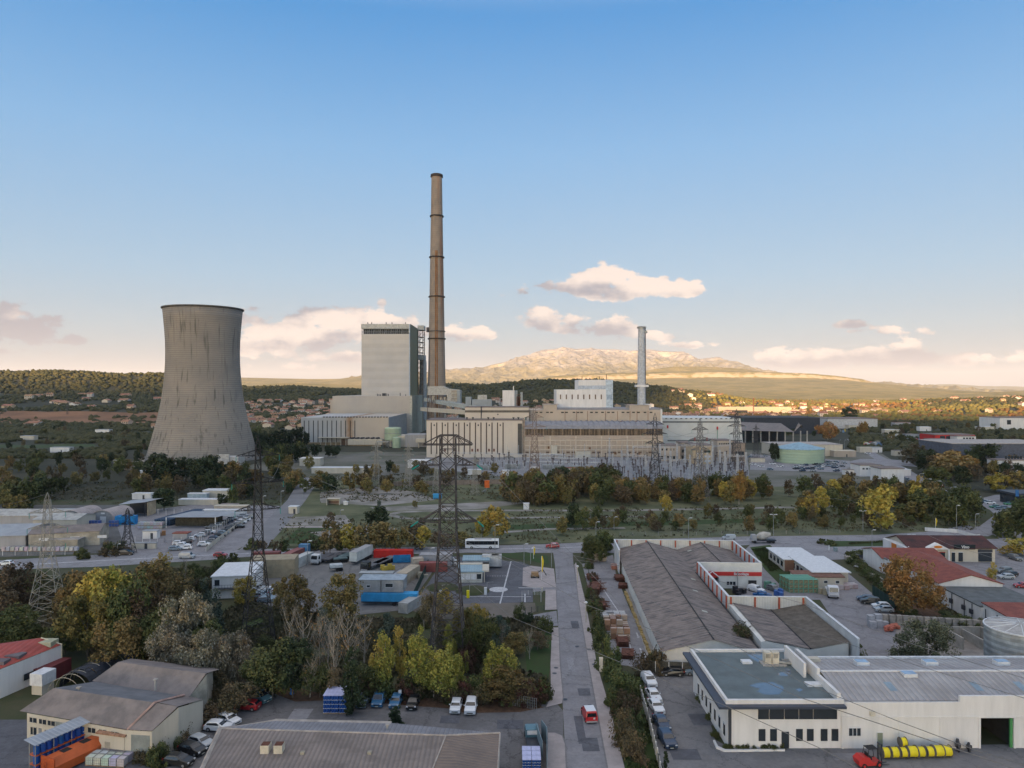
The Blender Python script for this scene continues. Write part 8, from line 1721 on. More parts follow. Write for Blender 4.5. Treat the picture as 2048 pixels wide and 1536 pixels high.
for x,q in ((-1.4,.36),(.8,.42)):
    for s in (-1,1): k=MB(); k.bar((x,s*.55,q),(x,s*.82,q),q,14); o=k.build('wheel',BLACK,r); k=MB(); k.bar((x,s*.82,q),(x,s*.84,q),q*.5,10); k.build('rim',RED,o)
ORDW='first second third fourth fifth sixth seventh eighth'.split()
rl=root('cable_reel','x','cable reel',(0,0,0)); k=MB(); k.bar((-.55,0,.0),(.55,0,0),.82,24); k.build('cable_winding',YEL,rl)
for s in (-1,1): k=MB(); k.bar((s*.55,0,0),(s*.63,0,0),.98,24); k.build('flange',mat('reel_grey',(.13,.12,.11),.9,.3,1),rl)
pr0=G(1764,1517)
for i,w_ in enumerate((1.,1.1,.9,1.35,1.,1.,1.35,1.15)):
    p=pr0+Vector((i*1.27+.4,i*.06,0)); dup(rl,(p.x,p.y,.07+.98*(.62+.18*w_)),R(2),(w_*.82,.62+.18*w_,.62+.18*w_),'yellow cable reel in the row, %s along from the forklift'%ORDW[i],'yellow cable reels')
p=pr0+Vector((3.4,.9,0)); dup(rl,(p.x,p.y,1.9),R(3),.7,'single yellow cable reel lying on top of the row','yellow cable reels')
drop(rl)
for i in range(2): p=G(1916+i*22,1504); k=MB(); k.bar((0,-.1,0),(0,.1,0),.9-i*.25,18); k.bar((0,-.35,0),(0,.35,0),.3,12); tag(k.build('empty_reel',DKSTEEL,loc=(p.x,p.y,.07+.9-i*.25),rz=R(70)),'%s empty dark cable drum left of the loading door'%('large' if i==0 else 'small'),'cable reel')
p=G(1980,1470); k=MB()
for i in range(7): k.add(*(lambda s,x,y,z:([tuple((v*s+np.array((x,y,z)))) for v in IV],[tuple(f) for f in IF]))(.35,random.uniform(-.7,.7),random.uniform(-.3,.3),random.uniform(.2,.6)))
tag(k.build('white_sacks',WHITEPL,loc=(wl(22.6,4).x,wl(22.6,4).y,0)),'heap of white sacks inside the open loading door','sacks')
# ================================================================ fences, gates and lamps
def fence(name,label,pts,h,m,pm,step=2.4,mesh=False,cat='fence',pt=.05,z0=0,world=False,slats=False):
    P_=[Vector(p) if world else G(*p) for p in pts]; r=root(name,label,cat,(0,0,0)); k=MB()
    for a,b in zip(P_,P_[1:]):
        d=(b-a).to_2d(); L=d.length; d/=L; w_=Vector((-d.y,d.x))*.03
        if mesh:
            for z in np.linspace(.1,h-.05,5): k.bar((a.x,a.y,z0+z),(b.x,b.y,z0+z),.012,3)
            for i in range(int(L/.5)): q=a.to_2d()+d*i*.5; k.bar((q.x,q.y,z0+.1),(q.x,q.y,z0+h-.05),.01,3)
        elif slats:
            for z in np.arange(.1,h-.1,.24): k.prism([tuple(a.to_2d()-w_),tuple(b.to_2d()-w_),tuple(b.to_2d()+w_),tuple(a.to_2d()+w_)],z0+z,z0+z+.2)
        else: k.prism([tuple(a.to_2d()-w_),tuple(b.to_2d()-w_),tuple(b.to_2d()+w_),tuple(a.to_2d()+w_)],z0+.05,z0+h-.06)
    k.build('panel',m,r); n=0
    for a,b in zip(P_,P_[1:]):
        L=(b-a).length; q=max(1,int(L/step))
        for i in range(q+1):
            if n>90: break
            c=a.lerp(b,i/q); k=MB(); k.box(c.x-pt,c.x+pt,c.y-pt,c.y+pt,z0,z0+h); k.build('post',pm,r); n+=1
    return r
fence('concrete_fence','pale louvred concrete fence beside the office parking row',[(1281,1393),(1297,1450),(1318,1536),(1330,1600)],1.9,mat('fence_cream',(.42,.40,.36)),WHITE,1.6,pt=.09)
fence('slatted_fence','dark slatted fence with white posts behind the black hatchback',[(1284,1345),(1392,1350)],2.2,mat('fence_olive',(.07,.065,.05)),WHITE,2.1,slats=True,pt=.07)
fence('steel_gate','sliding grey steel gate between the hedge and the street',[(1026,1412),(1073,1420)],1.9,STEEL,STEEL,.35,mesh=True,cat='gate',pt=.03)
k=MB()
r=root('tall_gate','pair of tall pale blue panel gates opened into the parking lot','gate',(0,0,0))
for a,b in (((1072,1480),(1085,1520)),((1083,1474),(1094,1490)),((1094,1490),(1094,1560))):
    A_,B_=G(*a),G(*b); d=(B_-A_).to_2d().normalized(); w_=Vector((-d.y,d.x))*.04; k=MB(); k.prism([tuple(A_.to_2d()-w_),tuple(B_.to_2d()-w_),tuple(B_.to_2d()+w_),tuple(A_.to_2d()+w_)],.1,2.6); k.build('gate_leaf',mat('gate_bluegrey',(.17,.23,.26),.6,.2,.6),r)
fence('mesh_fence','green mesh fence along the street beside the store lane',[(1177,1150),(1186,1190),(1198,1250),(1212,1310)],1.7,mat('fence_green',(.02,.07,.045)),mat('fence_green',(.02,.07,.045)),2.5,mesh=True)
fence('mesh_fence','dark green fence running down from the containers to the practice lot',[(862,1120),(845,1160),(820,1215)],2.2,mat('fence_dkgreen',(.012,.035,.028)),DKFRAME,3)
fence('roadside_fence','white panel fence along the works yard by the cross road',[(270,1085),(330,1086)],2.,STEEL,WHITE,2.6,mesh=True); fence('roadside_fence','white railing round the staff car park',[(330,1086),(395,1088),(410,1075),(470,1040),(500,1020)],2.2,STEEL,WHITE,2.6,mesh=True)
fence('roadside_fence','pale low wall beside the diagonal lane',[(412,1104),(428,1090),(470,1058),(505,1035)],1.6,CREAM,WHITE,3); fence('roadside_fence','white fence in front of the long row of totes',[(-20,1112),(130,1110)],1.6,STEEL,WHITE,3.4,mesh=True)
fence('roadside_fence','tall grey railing behind the open shed',[(300,1030),(380,1029)],2.4,STEEL,WHITE,3.,mesh=True)
fence('field_fence','thin post and wire fence along the cross road scrub',[(1240,1072),(1545,1070),(1680,1066)],1.5,STEEL,CONC,4.5,mesh=True)
fence('lot_railing','white railing round the end of the practice lot',[(1044,1206),(1044,1190),(1082,1190),(1082,1204)],1.1,WHITE,WHITE,1.5,mesh=True); fence('lot_railing','dark railing on the low wall at the street corner',[(1038,1228),(1088,1222)],1.3,DKFRAME,DKFRAME,1.4,mesh=True)
fence('drive_fence','dark fence panels beside the drive by the orange plane tree',[(1745,1190),(1790,1222)],2.6,mat('fence_dkgreen',(.012,.035,.028)),DKFRAME,2.)
fence('site_wall','long grey brown boundary wall below the switchyard',[(760,973),(900,970),(1010,968)],2.6,mat('wall_brown',(.22,.18,.15)),CONC,8,cat='wall'); fence('site_wall','pale wall below the substation gravel behind the trees',[(1180,978),(1420,986)],3.,CONC,CONC,8,cat='wall')
fence('parade_wall','low pale wall with posts at the back of the parade',[(1850,1062),(1915,1066),(1955,1078)],1.4,WHITE,WHITE,3,cat='wall')
for i in range(9): p=G(1839+i*14.6,1117+i*.1); k=MB(); k.bar((0,0,0),(0,0,1.5),.1,8); tag(k.build('bollard',WHITEPL,loc=p),'white bollard in the row before the parade shops','bollard','bollards before the parade')
def lamp(px,py,pyt,kind='head',label='grey street lamp',ang=0.,m=STEEL):
    p=G(px,py); h=H-(pyt-HY)*p.y/F; r=root('street_lamp',label,'street lamp',p,ang,'street lamps'); k=MB()
    if kind=='ball': k.bar((0,0,0),(0,0,h-.4),.09,6); k.build('pole',mat('pole_beige',(.36,.33,.25)),r); k=MB(); k.lathe([(.05,h-.5),(.32,h-.35),(.36,h-.15),(.2,h),(.02,h+.03)],12); k.build('lamp_globe',WHITEPL,r)
    elif kind=='curve':
        k.bar((0,0,0),(0,0,h-1),.14,6); k.path([(0,0,h-1),(.3,0,h-.3),(1.,0,h),(2.2,0,h)],.09,5); k.build('pole',m,r); k=MB(); k.box(2.,3.2,-.2,.2,h-.1,h+.1); k.build('lamp_head',LAMPW,r)
    else:
        k.bar((0,0,0),(0,0,h),.11,6,r2=.07); k.build('pole',m,r)
        for s in ((-1,1) if kind=='double' else (1,)): k=MB(); k.bar((0,0,h-.1),(s*.5,0,h),.05,4); k.box(min(s*.4,s*1.3),max(s*.4,s*1.3),-.18,.18,h-.02,h+.14); k.build('lamp_head',LAMPW,r)
for t in ((1192,1090,1044),(1377,1080,1036),(1547,1072,1029,'double'),(1726,1062,1022,'double'),(1744,1094,1060),(1823,1092,1069,'double'),(1913,1062,1011),(1951,1060,1028),(1103,1135,1087),(1061,1128,1096),(1048,1130,1128-40),(990,1114,1050),(861,1128,1096),(1228,1060,1034),(1115,1060,1035),(606,1003,976),(562,1018,982),(526,1030,992),(681,1038,1020),(615,1130,1082),(1838,1010,980),(1598,962,932),(1679,902,880),(1689,902,880),(235,1110,1088),(1952,1090,1070,'double'),(1000,1500-200,1295-60)):
    if t[1]<1200: lamp(*t)
for t in ((1155,1168,1131,'ball'),(1172,1246,1203,'ball')): lamp(*t,label='short cream post lamp with a round white head on the pavement')
for t in ((1838,985,947,'curve'),(1850,990,958,'curve'),(1869,996,962,'curve'),(1900,1012,974,'curve')): lamp(*t,label='curved street lamp leaning over the far right road')
for px,py,pt,lb in ((1097,1160,1112,'yellow feather flag taller, at the driving lot entrance'),(1067,1118,1092,'smaller yellow feather flag on the grass strip'),(1871,1060,1036,'yellow banner flag in the scrub beside the right road')):
    p=G(px-14*(px<1100) + (0),py) if px==1097 else G(px,py); h=H-(pt-HY)*p.y/F; r=root('feather_flag',lb,'flag',p); k=MB(); k.bar((0,0,0),(0,0,h),.06,6); k.build('pole',WHITEPL,r); k=MB(); k.add([(0,-.02,h*.3),(.3,-.02,h*.35),(.65,-.02,h*.8),(.25,-.02,h),(0,-.02,h),(0,.03,h*.3),(.3,.03,h*.35),(.65,.03,h*.8),(.25,.03,h),(0,.03,h)],[(0,1,2,3,4),(9,8,7,6,5),(0,5,6,1),(1,6,7,2),(2,7,8,3)]); k.build('banner',YELF,r)
def post(px,py,h,lb,m=WHITEPL,name='post',w=.12): k=MB(); k.box(-w,w,-w,w,0,h); k.box(-w*1.1,w*1.1,-w*1.1,w*1.1,h,h+.05); return tag(k.build(name,m,loc=G(px,py)),lb,name.replace('_',' '))
post(1202,1343,2.5,'tall cream cabinet on the pavement edge beside the hedge',mat('cab_cream',(.50,.45,.38)),'cabinet',.32); post(1658,1101,1.6,'short white post at the drive entrance'); post(1671,1103,1.3,'grey green cabinet beside the white post',mat('cab_grey',(.2,.25,.26)),'cabinet',.5)
r=root('barrier_gate','white lift barrier across the practice lot entrance','barrier',G(1084,1184)); k=MB(); k.box(-.2,.2,-.2,.2,0,1.1); k.build('housing',CREAM,r); k=MB(); k.bar((0,0,1.),(-6,0,1.1),.07,5); k.build('boom',WHITEPL,r)
for px,py,lb in ((936,1196,'yellow and black pump pillar in the practice lot'),(971,1190,'white tall pump pillar with an arm in the practice lot'),(881,1196,'pale pump pillar next to the pylon legs')):
    r=root('pump_pillar',lb,'pillar',G(px,py)); k=MB(); k.box(-.35,.35,-.3,.3,0,1.9); k.build('body',YEL if px==936 else WHITEPL,r); k=MB(); k.bar((.4,0,0),(.4,0,3.2),.06,5); k.bar((.4,0,3.2),(2.,0,3.3),.04,4); k.build('arm',STEEL,r)
r=root('road_sign','small white rectangular sign on two legs in the scrub','sign',G(800,1405)); k=MB(); k.bar((0,0,0),(0,0,1.8),.04,5); k.build('post',STEEL,r); k=MB(); k.box(-.25,.25,-.03,.0,1.5,2.1); k.build('panel',WHITEPL,r); r['label']='small white sign on a thin post behind the blue parked cars'
for px,py,lb in ((1907,1003,'round red and white road sign beside the far right road'),(1885,985,'triangular red and white road sign on the far right road')):
    r=root('road_sign',lb,'sign',G(px,py)); k=MB(); k.bar((0,0,0),(0,0,3.2),.08,5); k.build('post',STEEL,r); k=MB(); n=16 if 'round' in lb else 3; k.bar((0,-.1,3.4),(0,0,3.4),1.,n); o=k.build('panel',RED,r); k=MB(); k.bar((0,-.14,3.4),(0,-.1,3.4),.6,n); k.build('face',WHITEPL,o)
r=root('excavator_sculpture','small brown tracked digger standing on the paved island','digger',G(1074,1155)); k=MB(); k.box(-1.6,.4,-.8,.8,.5,1.5); k.build('body',mat('digger_brown',(.27,.17,.09)),r); k=MB(); k.path([(.2,0,1.4),(1.6,0,2.2),(2.6,0,.6)],.14,5); k.build('arm',DKFRAME,r); k=MB(); [k.box(-1.7,.6,s*.8-.2,s*.8+.2,0,.5) for s in (-1,1)]; k.build('tracks',BLACK,r); r.name='small_digger'
# a walker in front of the parade
p=G(1937,1119); r=root('person','person in dark clothes walking in front of the parade shops','person',p)
me=bpy.data.meshes.new('body'); J=[((0,0,.95),.15),((0,0,1.2),.15),((0,0,1.42),.13),((0,0,1.52),.06),((0,-.02,1.66),.11),((.1,0,.9),.1),((.12,-.12,.5),.075),((.12,-.1,.06),.05),((.12,-.22,.03),.045),((-.1,0,.9),.1),((-.12,.12,.5),.075),((-.12,.25,.08),.05),((-.12,.14,.03),.045),((.2,0,1.38),.07),((.26,.1,1.1),.05),((.27,-.02,.86),.04),((-.2,0,1.38),.07),((-.26,-.1,1.1),.05),((-.27,-.12,.86),.04),((0,-.02,1.74),.09)]
E_=[(0,1),(1,2),(2,3),(3,4),(4,19),(0,5),(5,6),(6,7),(7,8),(0,9),(9,10),(10,11),(11,12),(2,13),(13,14),(14,15),(2,16),(16,17),(17,18)]
me.from_pydata([j[0] for j in J],E_,[]); o=bpy.data.objects.new('body',me); COL.objects.link(o); o.parent=r; md=o.modifiers.new('s','SKIN'); 
for i,j in enumerate(J): me.skin_vertices[0].data[i].radius=(j[1],j[1])
me.skin_vertices[0].data[0].use_root=True; o.modifiers.new('d','SUBSURF').levels=1; me.materials.append(mat('dark_clothes',(.02,.022,.03),.8,.2,3))
# ================================================================ pylons and wires
def lattice(k,z0,z1,w0,w1,n,t,m=0,br=.6):
    prev=None
    for i in range(n+1):
        z=z0+(z1-z0)*i/n; w=(w0+(w1-w0)*i/n)/2; c=[Vector((sx*w,sy*w,z)) for sx,sy in ((-1,-1),(1,-1),(1,1),(-1,1))]
        if prev:
            for j in range(4):
                k.bar(prev[j],c[j],t,4,m); a,b=j,(j+1)%4
                k.bar(prev[a],c[b],t*br,4,m); k.bar(prev[b],c[a],t*br,4,m); k.bar(c[a],c[b],t*br,4,m)
        prev=c
def pylon(base,h,w0,label,mat_,arms,waist=None,t=.09,rz=0.,wt=1.2,n=10,peak=True,ins=TEAL,insl=1.2,twin=False):
    r=root('pylon',label,'pylon',base,rz,'power pylons'); k=MB()
    wz,ww_=waist or (h*.6,w0*.42); n1=max(4,int(n*.55)); lattice(k,0,wz,w0,ww_,n1,t); lattice(k,wz,h*.94 if peak else h,ww_,wt,max(3,n-n1),t*.85)
    if peak:
        for sx,sy in ((-1,-1),(1,-1),(1,1),(-1,1)): k.bar((sx*wt/2,sy*wt/2,h*.94),(0,0,h),t*.7,4)
    k.build('tower_frame',mat_,r)
    for z,hw,dz in arms:
        wa=(ww_+(wt-ww_)*max(0,(z-wz)/(h-wz)))/2
        for s in (-1,1):
            k=MB(); tip=Vector((s*hw,0,z))
            for sy in (-1,1):
                a=Vector((s*wa,sy*wa,z)); b=Vector((s*wa,sy*wa,z+dz)); k.bar(a,tip,t*.75,4); k.bar(b,tip,t*.75,4)
                for u in (.33,.66): k.bar(a.lerp(tip,u),b.lerp(tip,u),t*.5,4); k.bar(a.lerp(tip,u-.33),b.lerp(tip,u),t*.45,4)
            o=k.build('crossarm',mat_,r); 
            if insl: k=MB(); [k.lathe([(.03,z-insl*(i+1)/6),(.11,z-insl*(i+.6)/6),(.03,z-insl*(i+.2)/6)],8,c=(s*hw,0)) for i in range(6)]; k.build('insulator',ins,o)
    return r
pC=G(896,1312)
r=pylon(pC,43,6.6,'tall dark lattice pylon with wide arched arms in the middle of the picture',mat('pylon_brown',(.058,.052,.052),.8,.3,.6),[(37.2,5.6,1.8)],(24,3.3),.11,0,2.9,15,False,insl=0)
k=MB(); t=.1
for y in (-1.4,1.4):
    k.path([(-4.6,y,41.4),(-1.6,y,43),(1.6,y,43),(4.6,y,41.4)],t,4); k.bar((-4.8,y,41.2),(4.8,y,41.2),t,4); k.bar((-3,y,41.2),(-1.6,y,43),t*.6,4); k.bar((3,y,41.2),(1.6,y,43),t*.6,4)
k.build('top_arch',mat('pylon_brown',()),r)
for z,hw in ((37.2,5.6),(26.2,5.8)):
    for s in (-1,1):
        if z<30:
            k=MB()
            for y in (-1.6,1.6): k.bar((s*1.6,y,z),(s*hw,0,z),t,4); k.bar((s*1.6,y,z+2.4),(s*hw,0,z),t,4); k.bar((s*3.4,y*.6,z),(s*1.6,y,z+2.2),t*.6,4); k.bar((s*5,y*.4,z),(s*3.4,y*.6,z+1.2),t*.6,4)
            k.build('crossarm',mat('pylon_brown',()),r)
        k=MB(); k.bar((s*hw,0,z),(s*(hw+1.2),-1.8,z-.7),.1,6); [k.bar((s*(hw+.25*i),-.36*i,z-.14*i),(s*(hw+.25*i+.09),-.36*i-.12,z-.14*i-.05),.17,8) for i in range(1,5)]; k.build('insulator',TEAL,r)
pB=G(516,1290); pylon(pB,42.5,6.2,'slender black lattice pylon rising from the willow thicket',mat('pylon_black',(.022,.022,.024),.8,.3,.6),[(38.5,4.2,1.1),(33,5,1.2),(27.5,4.4,1.2)],(20,1.9),.085,R(28),.9,16)
pA=G(95,1245); pylon(pA,29.,7.,'pale galvanised pylon with short arms among the trees on the left',mat('pylon_pale',(.26,.25,.22),.7,.25,.6),[(24.5,3.6,1.),(21,4.,1.),(17.5,3.6,1.)],(15,2.2),.075,R(14),1.,12)
pylon(G(255,1108),14.5,4.2,'short dark pylon standing in the works yard',mat('pylon_black',()),[(12,1.8,.6),(9.5,2.,.6)],(7,1.6),.09,R(10),.8,8,insl=1.)
FP=[(753,974,880,'pale','slim pale pylon in front of the process tanks'),(817,978,886,'pale','pale wide legged pylon left of the tall dark pylon head'),(872,985,905,'pale','pale pylon partly behind the tall dark one'),(950,990,905,'pale','pale pylon before the right half of the cream hall'),(1018,972,900,'dark','thin dark pylon in front of the cream hall end'),(1069,972,812,'tan','tall reddish tan pylon between the cream hall and turbine hall'),(1310,985,826,'dark','tall dark pylon with drooping arms before the beige upper range'),(1400,1003,836,'grey','tall grey pylon before the white hall'),(1473,950,818,'dark','dark pylon at the right end of the substation'),(1512,920,848,'dark','distant small pylon beside the coal shed'),(135,838,805,'dark','tiny pylon in the red field'),(1953-50,945,925,'grey','thin dark mast pair beside the far road')]
for px,py,pt,c,lb in FP:
    b=G(px,py); h=H-(pt-HY)*b.y/F; m_={'pale':mat('pylon_pale',()),'dark':mat('pylon_mid',(.06,.06,.065)),'tan':mat('pylon_tan',(.22,.165,.14)),'grey':mat('pylon_grey',(.14,.14,.145))}[c]
    pylon(b,h,h*.17,lb,m_,[(h*.86,h*.11,h*.035),(h*.74,h*.15,h*.035),(h*.62,h*.12,h*.035)] if h>22 else [(h*.8,h*.14,h*.03)],(h*.5,h*.075),max(.07,h*.0038),random.uniform(-.4,.4),h*.035,11,insl=h*.04)
def wire(pts,label,r=.03,sag=0.):
    k=MB(); q=[Vector(p) for p in pts]; out=[]
    for a,b in zip(q,q[1:]):
        for i in range(14):
            t=i/14; c=a.lerp(b,t); c.z-=sag*4*t*(1-t); out.append(c)
    out.append(q[-1]); k.path(out,r,4); return tag(k.build('power_line',WIRE),label,'power line','power lines')
W0=lambda s,x,z: tuple(pC+Vector((s*x,0,z)))
wire([W0(1,9,35.6),P(1281,1250,84),P(1600,1395,58),P(2100,1560,44)],'power line sagging from the upper right arm of the tall dark pylon'); wire([W0(-1,9,25.3),P(1024,1235,108),P(1174,1297,88),P(1443,1408,64),P(1648,1500,56),P(1760,1560,52)],'power line crossing the street and the corner of the white office')
wire([P(640,962,300),P(767,1012,240),P(874,1063,185),P(1024,1128,120),P(1174,1210,96),P(1281,1250,84)],'power line coming in past the tall dark pylon from the far field')
wire([P(1024,1082,200),P(1250,1135,150),P(1600,1257,100),P(1779,1314,84),P(2100,1412,64)],'dark power line over the hardware store roof'); wire([P(1150,1120,160),P(1399,1152,130),P(1600,1205,110),P(1830,1290,84),P(2100,1372,66)],'dark power line over the store parapet and olive tree')
wire([P(1300,1200,100),P(1600,1362,72),P(1790,1440,62),P(1950,1500,55),P(2100,1545,50)],'power line over the white warehouse wall'); wire([P(1500,985,330),P(1700,1000,260),P(1900,1090,170),P(2100,1150,120)],'faint power line high over the right hand trees')
wire([tuple(pA+Vector((0,0,28.8))),P(255,1024,226)],'thin wire from the pale pylon head to the short dark pylon',.025,1.5); wire([tuple(pA+Vector((0,0,28.8))),P(-60,1010,150)],'thin wire running left from the pale pylon head',.025,1)
wire([tuple(pB+Vector((2,0,33))),P(560,925,300),P(760,900,380)],'wire from the slender black pylon towards the process tanks',.035,1); wire([P(545,915,300),P(700,988,240),P(800,1030,200),P(960,1095,140),P(1100,1150,110)],'bright power line crossing the empty field from the gatehouse')
for z,s in ((.86,.11),(.74,.15),(.62,.12)):
    for sg in (-1,1):
        for (a,b) in ((5,6),(6,7),(7,8),(0,1),(1,3)):
            pa,pb=G(FP[a][0],FP[a][1]),G(FP[b][0],FP[b][1]); ha=H-(FP[a][2]-HY)*pa.y/F; hb=H-(FP[b][2]-HY)*pb.y/F
            if z==.62 and a<5: continue
            wire([tuple(pa+Vector((sg*ha*s,0,ha*(z-.04)))),tuple(pb+Vector((sg*hb*s,0,hb*(z-.04))))],'thin power line strung between the pylons before the power station',.04,3)
# ================================================================ substation
rs=random.Random(5); sg_=root('switch_post','x','insulator post',(0,0,0)); THINGS.remove(sg_); k=MB(); k.bar((0,0,0),(0,0,2.6),.22,4); k.box(-.5,.5,-.3,.3,2.5,2.8); k.build('support',mat('support_grey',(.33,.34,.36)),sg_); k=MB(); [k.lathe([(.1,2.8+i*.28),(.26,2.9+i*.28),(.1,3.05+i*.28)],8) for i in range(8)]; k.lathe([(.34,5.),(.34,5.4),(.1,5.5)],8); k.build('insulator',mat('insul_brown',(.10,.08,.08)),sg_)
for i in range(250):
    px,py=rs.uniform(1195,1495),rs.uniform(926,974)
    if i>200: px,py=rs.uniform(900,1180),rs.uniform(930,946)
    p=G(px,py); dup(sg_,p,0,rs.uniform(1.0,1.7),'grey switchyard post with a dark ribbed insulator','switchgear posts in the substation').name='switch_post'
gt=root('gantry_mast','x','mast',(0,0,0)); THINGS.remove(gt); k=MB(); lattice(k,0,16,1.2,.7,12,.11); k.build('frame',mat('gantry_pale',(.42,.43,.45)),gt); k=MB(); k.bar((0,0,16),(0,0,18.5),.09,4); k.build('spike',STEEL,gt)
gp=[(1243,952),(1267,930),(1291,958),(1341,965),(1354,930),(1440,950),(1403,930),(1492,952),(1219,925),(1460,925),(1380,965),(1320,925),(1225,960),(1305,945),(1330,940),(1415,960),(1425,935),(1475,965),(1255,940),(1370,935),(1395,948),(1450,962)]
for px,py in gp: dup(gt,G(px,py),0,(1,1,rs.uniform(.8,1.1)),'pale lattice gantry mast in the right half of the substation','gantry masts in the substation').name='gantry_mast'
for i in range(14): px=905+i*22; dup(gt,G(px,926+(i%3)*5),0,(.35,.35,rs.uniform(.6,.85)),'thin pale mast before the cream and beige halls','gantry masts in the substation').name='gantry_mast'
for i,(a,b,z) in enumerate((((1243,952),(1341,965),12.5),((1267,930),(1354,930),12),((1354,930),(1403,930),13),((1403,930),(1460,925),12),((1341,965),(1380,965),12),((1440,950),(1492,952),11.5),((905,926),(1060,931),7),((1060,931),(1190,930),6))):
    pa,pb=G(*a),G(*b); k=MB(); pa.z=pb.z=z
    for dz in (0,.8): k.bar(pa+Vector((0,0,dz)),pb+Vector((0,0,dz)),.12,4)
    n=14
    for q in range(n): k.bar(pa.lerp(pb,q/n),pa.lerp(pb,(q+1)/n)+Vector((0,0,.8 if q%2==0 else 0)),.07,4)
    tag(k.build('gantry_beam',mat('gantry_pale',())),'horizontal lattice beam between gantry masts in the substation','beam','gantry beams in the substation')
for i,(px,py,w_) in enumerate(((1085,939,14),(1140,941,12),(1010,938,10),(1206,948,9),(960,940,9))):
    p=G(px,py); r=root('transformer','%s grey transformer block with pipes at the edge of the substation'%('large','long','squat','white capped','small')[i],'transformer',p); k=MB(); k.box(0,w_,0,4,0,3.2); k.build('tank',mat('trafo_grey',(.28,.30,.31)),r); k=MB(); [k.box(x,x+.5,-.5,0,.3,3) for x in np.arange(.5,w_-.5,1.1)]; k.build('cooling_fin',STEEL,r)
    for q in range(3): k=MB(); k.lathe([(.2,3.2),(.35,3.8),(.15,5.)],8,c=(w_*(.25+.25*q),2)); k.build('bushing',mat('insul_brown',()),r)
for i,(a,b,z) in enumerate((((1050,930),(1190,932),5),((1050,934),(1200,936),3.5),((1060,927),(1130,928),6.5))):
    pa,pb=G(*a),G(*b); k=MB(); pa.z=pb.z=z; k.bar(pa,pb,.5,8); [k.bar((pa.lerp(pb,q/6).x,pa.y,0),(pa.lerp(pb,q/6).x,pa.y,z),.2,4) for q in range(7)]
    tag(k.build('pipe_run',mat('pipe_pale',(.40,.40,.40))),'%s long pale pipe on trestles before the turbine hall'%('middle','lowest','highest')[i],'pipe')
# ================================================================ town and villas
HW=mat('house_wall',(1,1,1),.9,.12,.2,objcol=True); HR=mat('house_roof',(.25,.135,.09),.9,.3,.3,rnd=.25); HG=mat('house_window',(.03,.03,.035),.5,.1,1)
def houseproto(v):
    k=MB(); w,d,h=((12,8,3.2),(10,9,5.6),(15,8,3.4),(9,7,5.4))[v]; k.xprism([(-d/2,0),(d/2,0),(d/2,h),(0,h+1.7),(-d/2,h)],-w/2,w/2,0)
    e=.6; s=1.7/(d/2); k.xprism([(-d/2-e,h-e*s+.06),(0,h+1.76),(d/2+e,h-e*s+.06),(d/2+e,h-e*s+.3),(0,h+2.05),(-d/2-e,h-e*s+.3)],-w/2-.3,w/2+.3,1)
    if v==2: k.box(-w/2+1,-w/2+6,-d/2-3,-d/2,0,2.8,0); k.box(-w/2+.7,-w/2+6.3,-d/2-3.3,-d/2,2.8,3.1,1)
    for i in range(3):
        x=-w/2+1.6+i*(w-4)/2; k.box(x,x+1.1,-d/2-.05,-d/2+.1,1.,2.3,2)
        if h>5: k.box(x,x+1.1,-d/2-.05,-d/2+.1,3.6,4.8,2)
    k.box(w*.2,w*.2+.7,.6,1.3,h+1,h+2.6,0); return k.build('house',[HW,HR,HG])
HP=[houseproto(v) for v in range(4)]; HCOL=[((.50,.44,.36),'cream'),((.56,.55,.53),'white'),((.45,.34,.22),'ochre'),((.42,.40,.38),'pale grey'),((.50,.38,.30),'pinkish')]
def houses(n,pr,dr,seed,where,cond=None,sc=(1,1.2)):
    rs=random.Random(seed); pl=[]; tries=0
    while len(pl)<n and tries<n*60:
        tries+=1; p,d=rs.uniform(*pr),rs.uniform(*dr); x=XA(p,d)
        if cond and not cond(p,d): continue
        if any((x-a)**2+(d-b)**2<17**2 for a,b in pl): continue
        pl.append((x,d)); c,cn=rs.choice(HCOL); v=rs.randrange(4); o=dup(HP[v],(x,d,tz(x,d)-.3),rs.choice((0,0,.3,-.3,1.57))+rs.uniform(-.1,.1),rs.uniform(*sc),'%s %s with terracotta roof'%(cn,('low house','two storey house','long villa','narrow house')[v]),'houses '+where,c,'house'); o.name='house'
houses(135,(470,735),(930,1600),1,'on the left slope of the town',None,(1,1.25)); houses(62,(885,1115),(1150,1600),2,'on the middle slope of the town'); houses(34,(1225,1420),(1150,1640),3,'below the wooded hill',None,(1.1,1.3))
houses(75,(1330,1760),(1300,2000),4,'in the sunlit part of the town',None,(1.1,1.5)); houses(22,(1750,2100),(1300,2400),5,'scattered on the sunlit plain',None,(1.2,1.6)); houses(24,(-60,330),(950,1650),6,'among the hedges on the left hillside',lambda p,d: not(1030<d<1310),(1.2,1.5))
for o in HP: drop(o)
drop(SC)
k=MB(); a=P(1437,812,1500); k.box(a.x,a.x+150,1500,1520,0,15); k.box(a.x+20,a.x+60,1499,1500,4,8,1); k.box(a.x+150,a.x+170,1505,1520,0,9)
tag(k.build('school_block',[mat('school_wall',(.5,.42,.3)),HG]),'long flat sunlit block standing above the houses on the right','building')
for px,lb in ((1507,'tall red crane mast over the sunlit houses'),):
    p=P(px,840,1300); k=MB(); lattice(k,0,36,1.4,1.4,14,.12); tag(k.build('crane_mast',mat('crane_red',(.3,.09,.06)),loc=(p.x,1300,0)),lb,'crane')
for x in list(CP.values())+list(PROTO.values())+[sg_,gt]: drop(x)
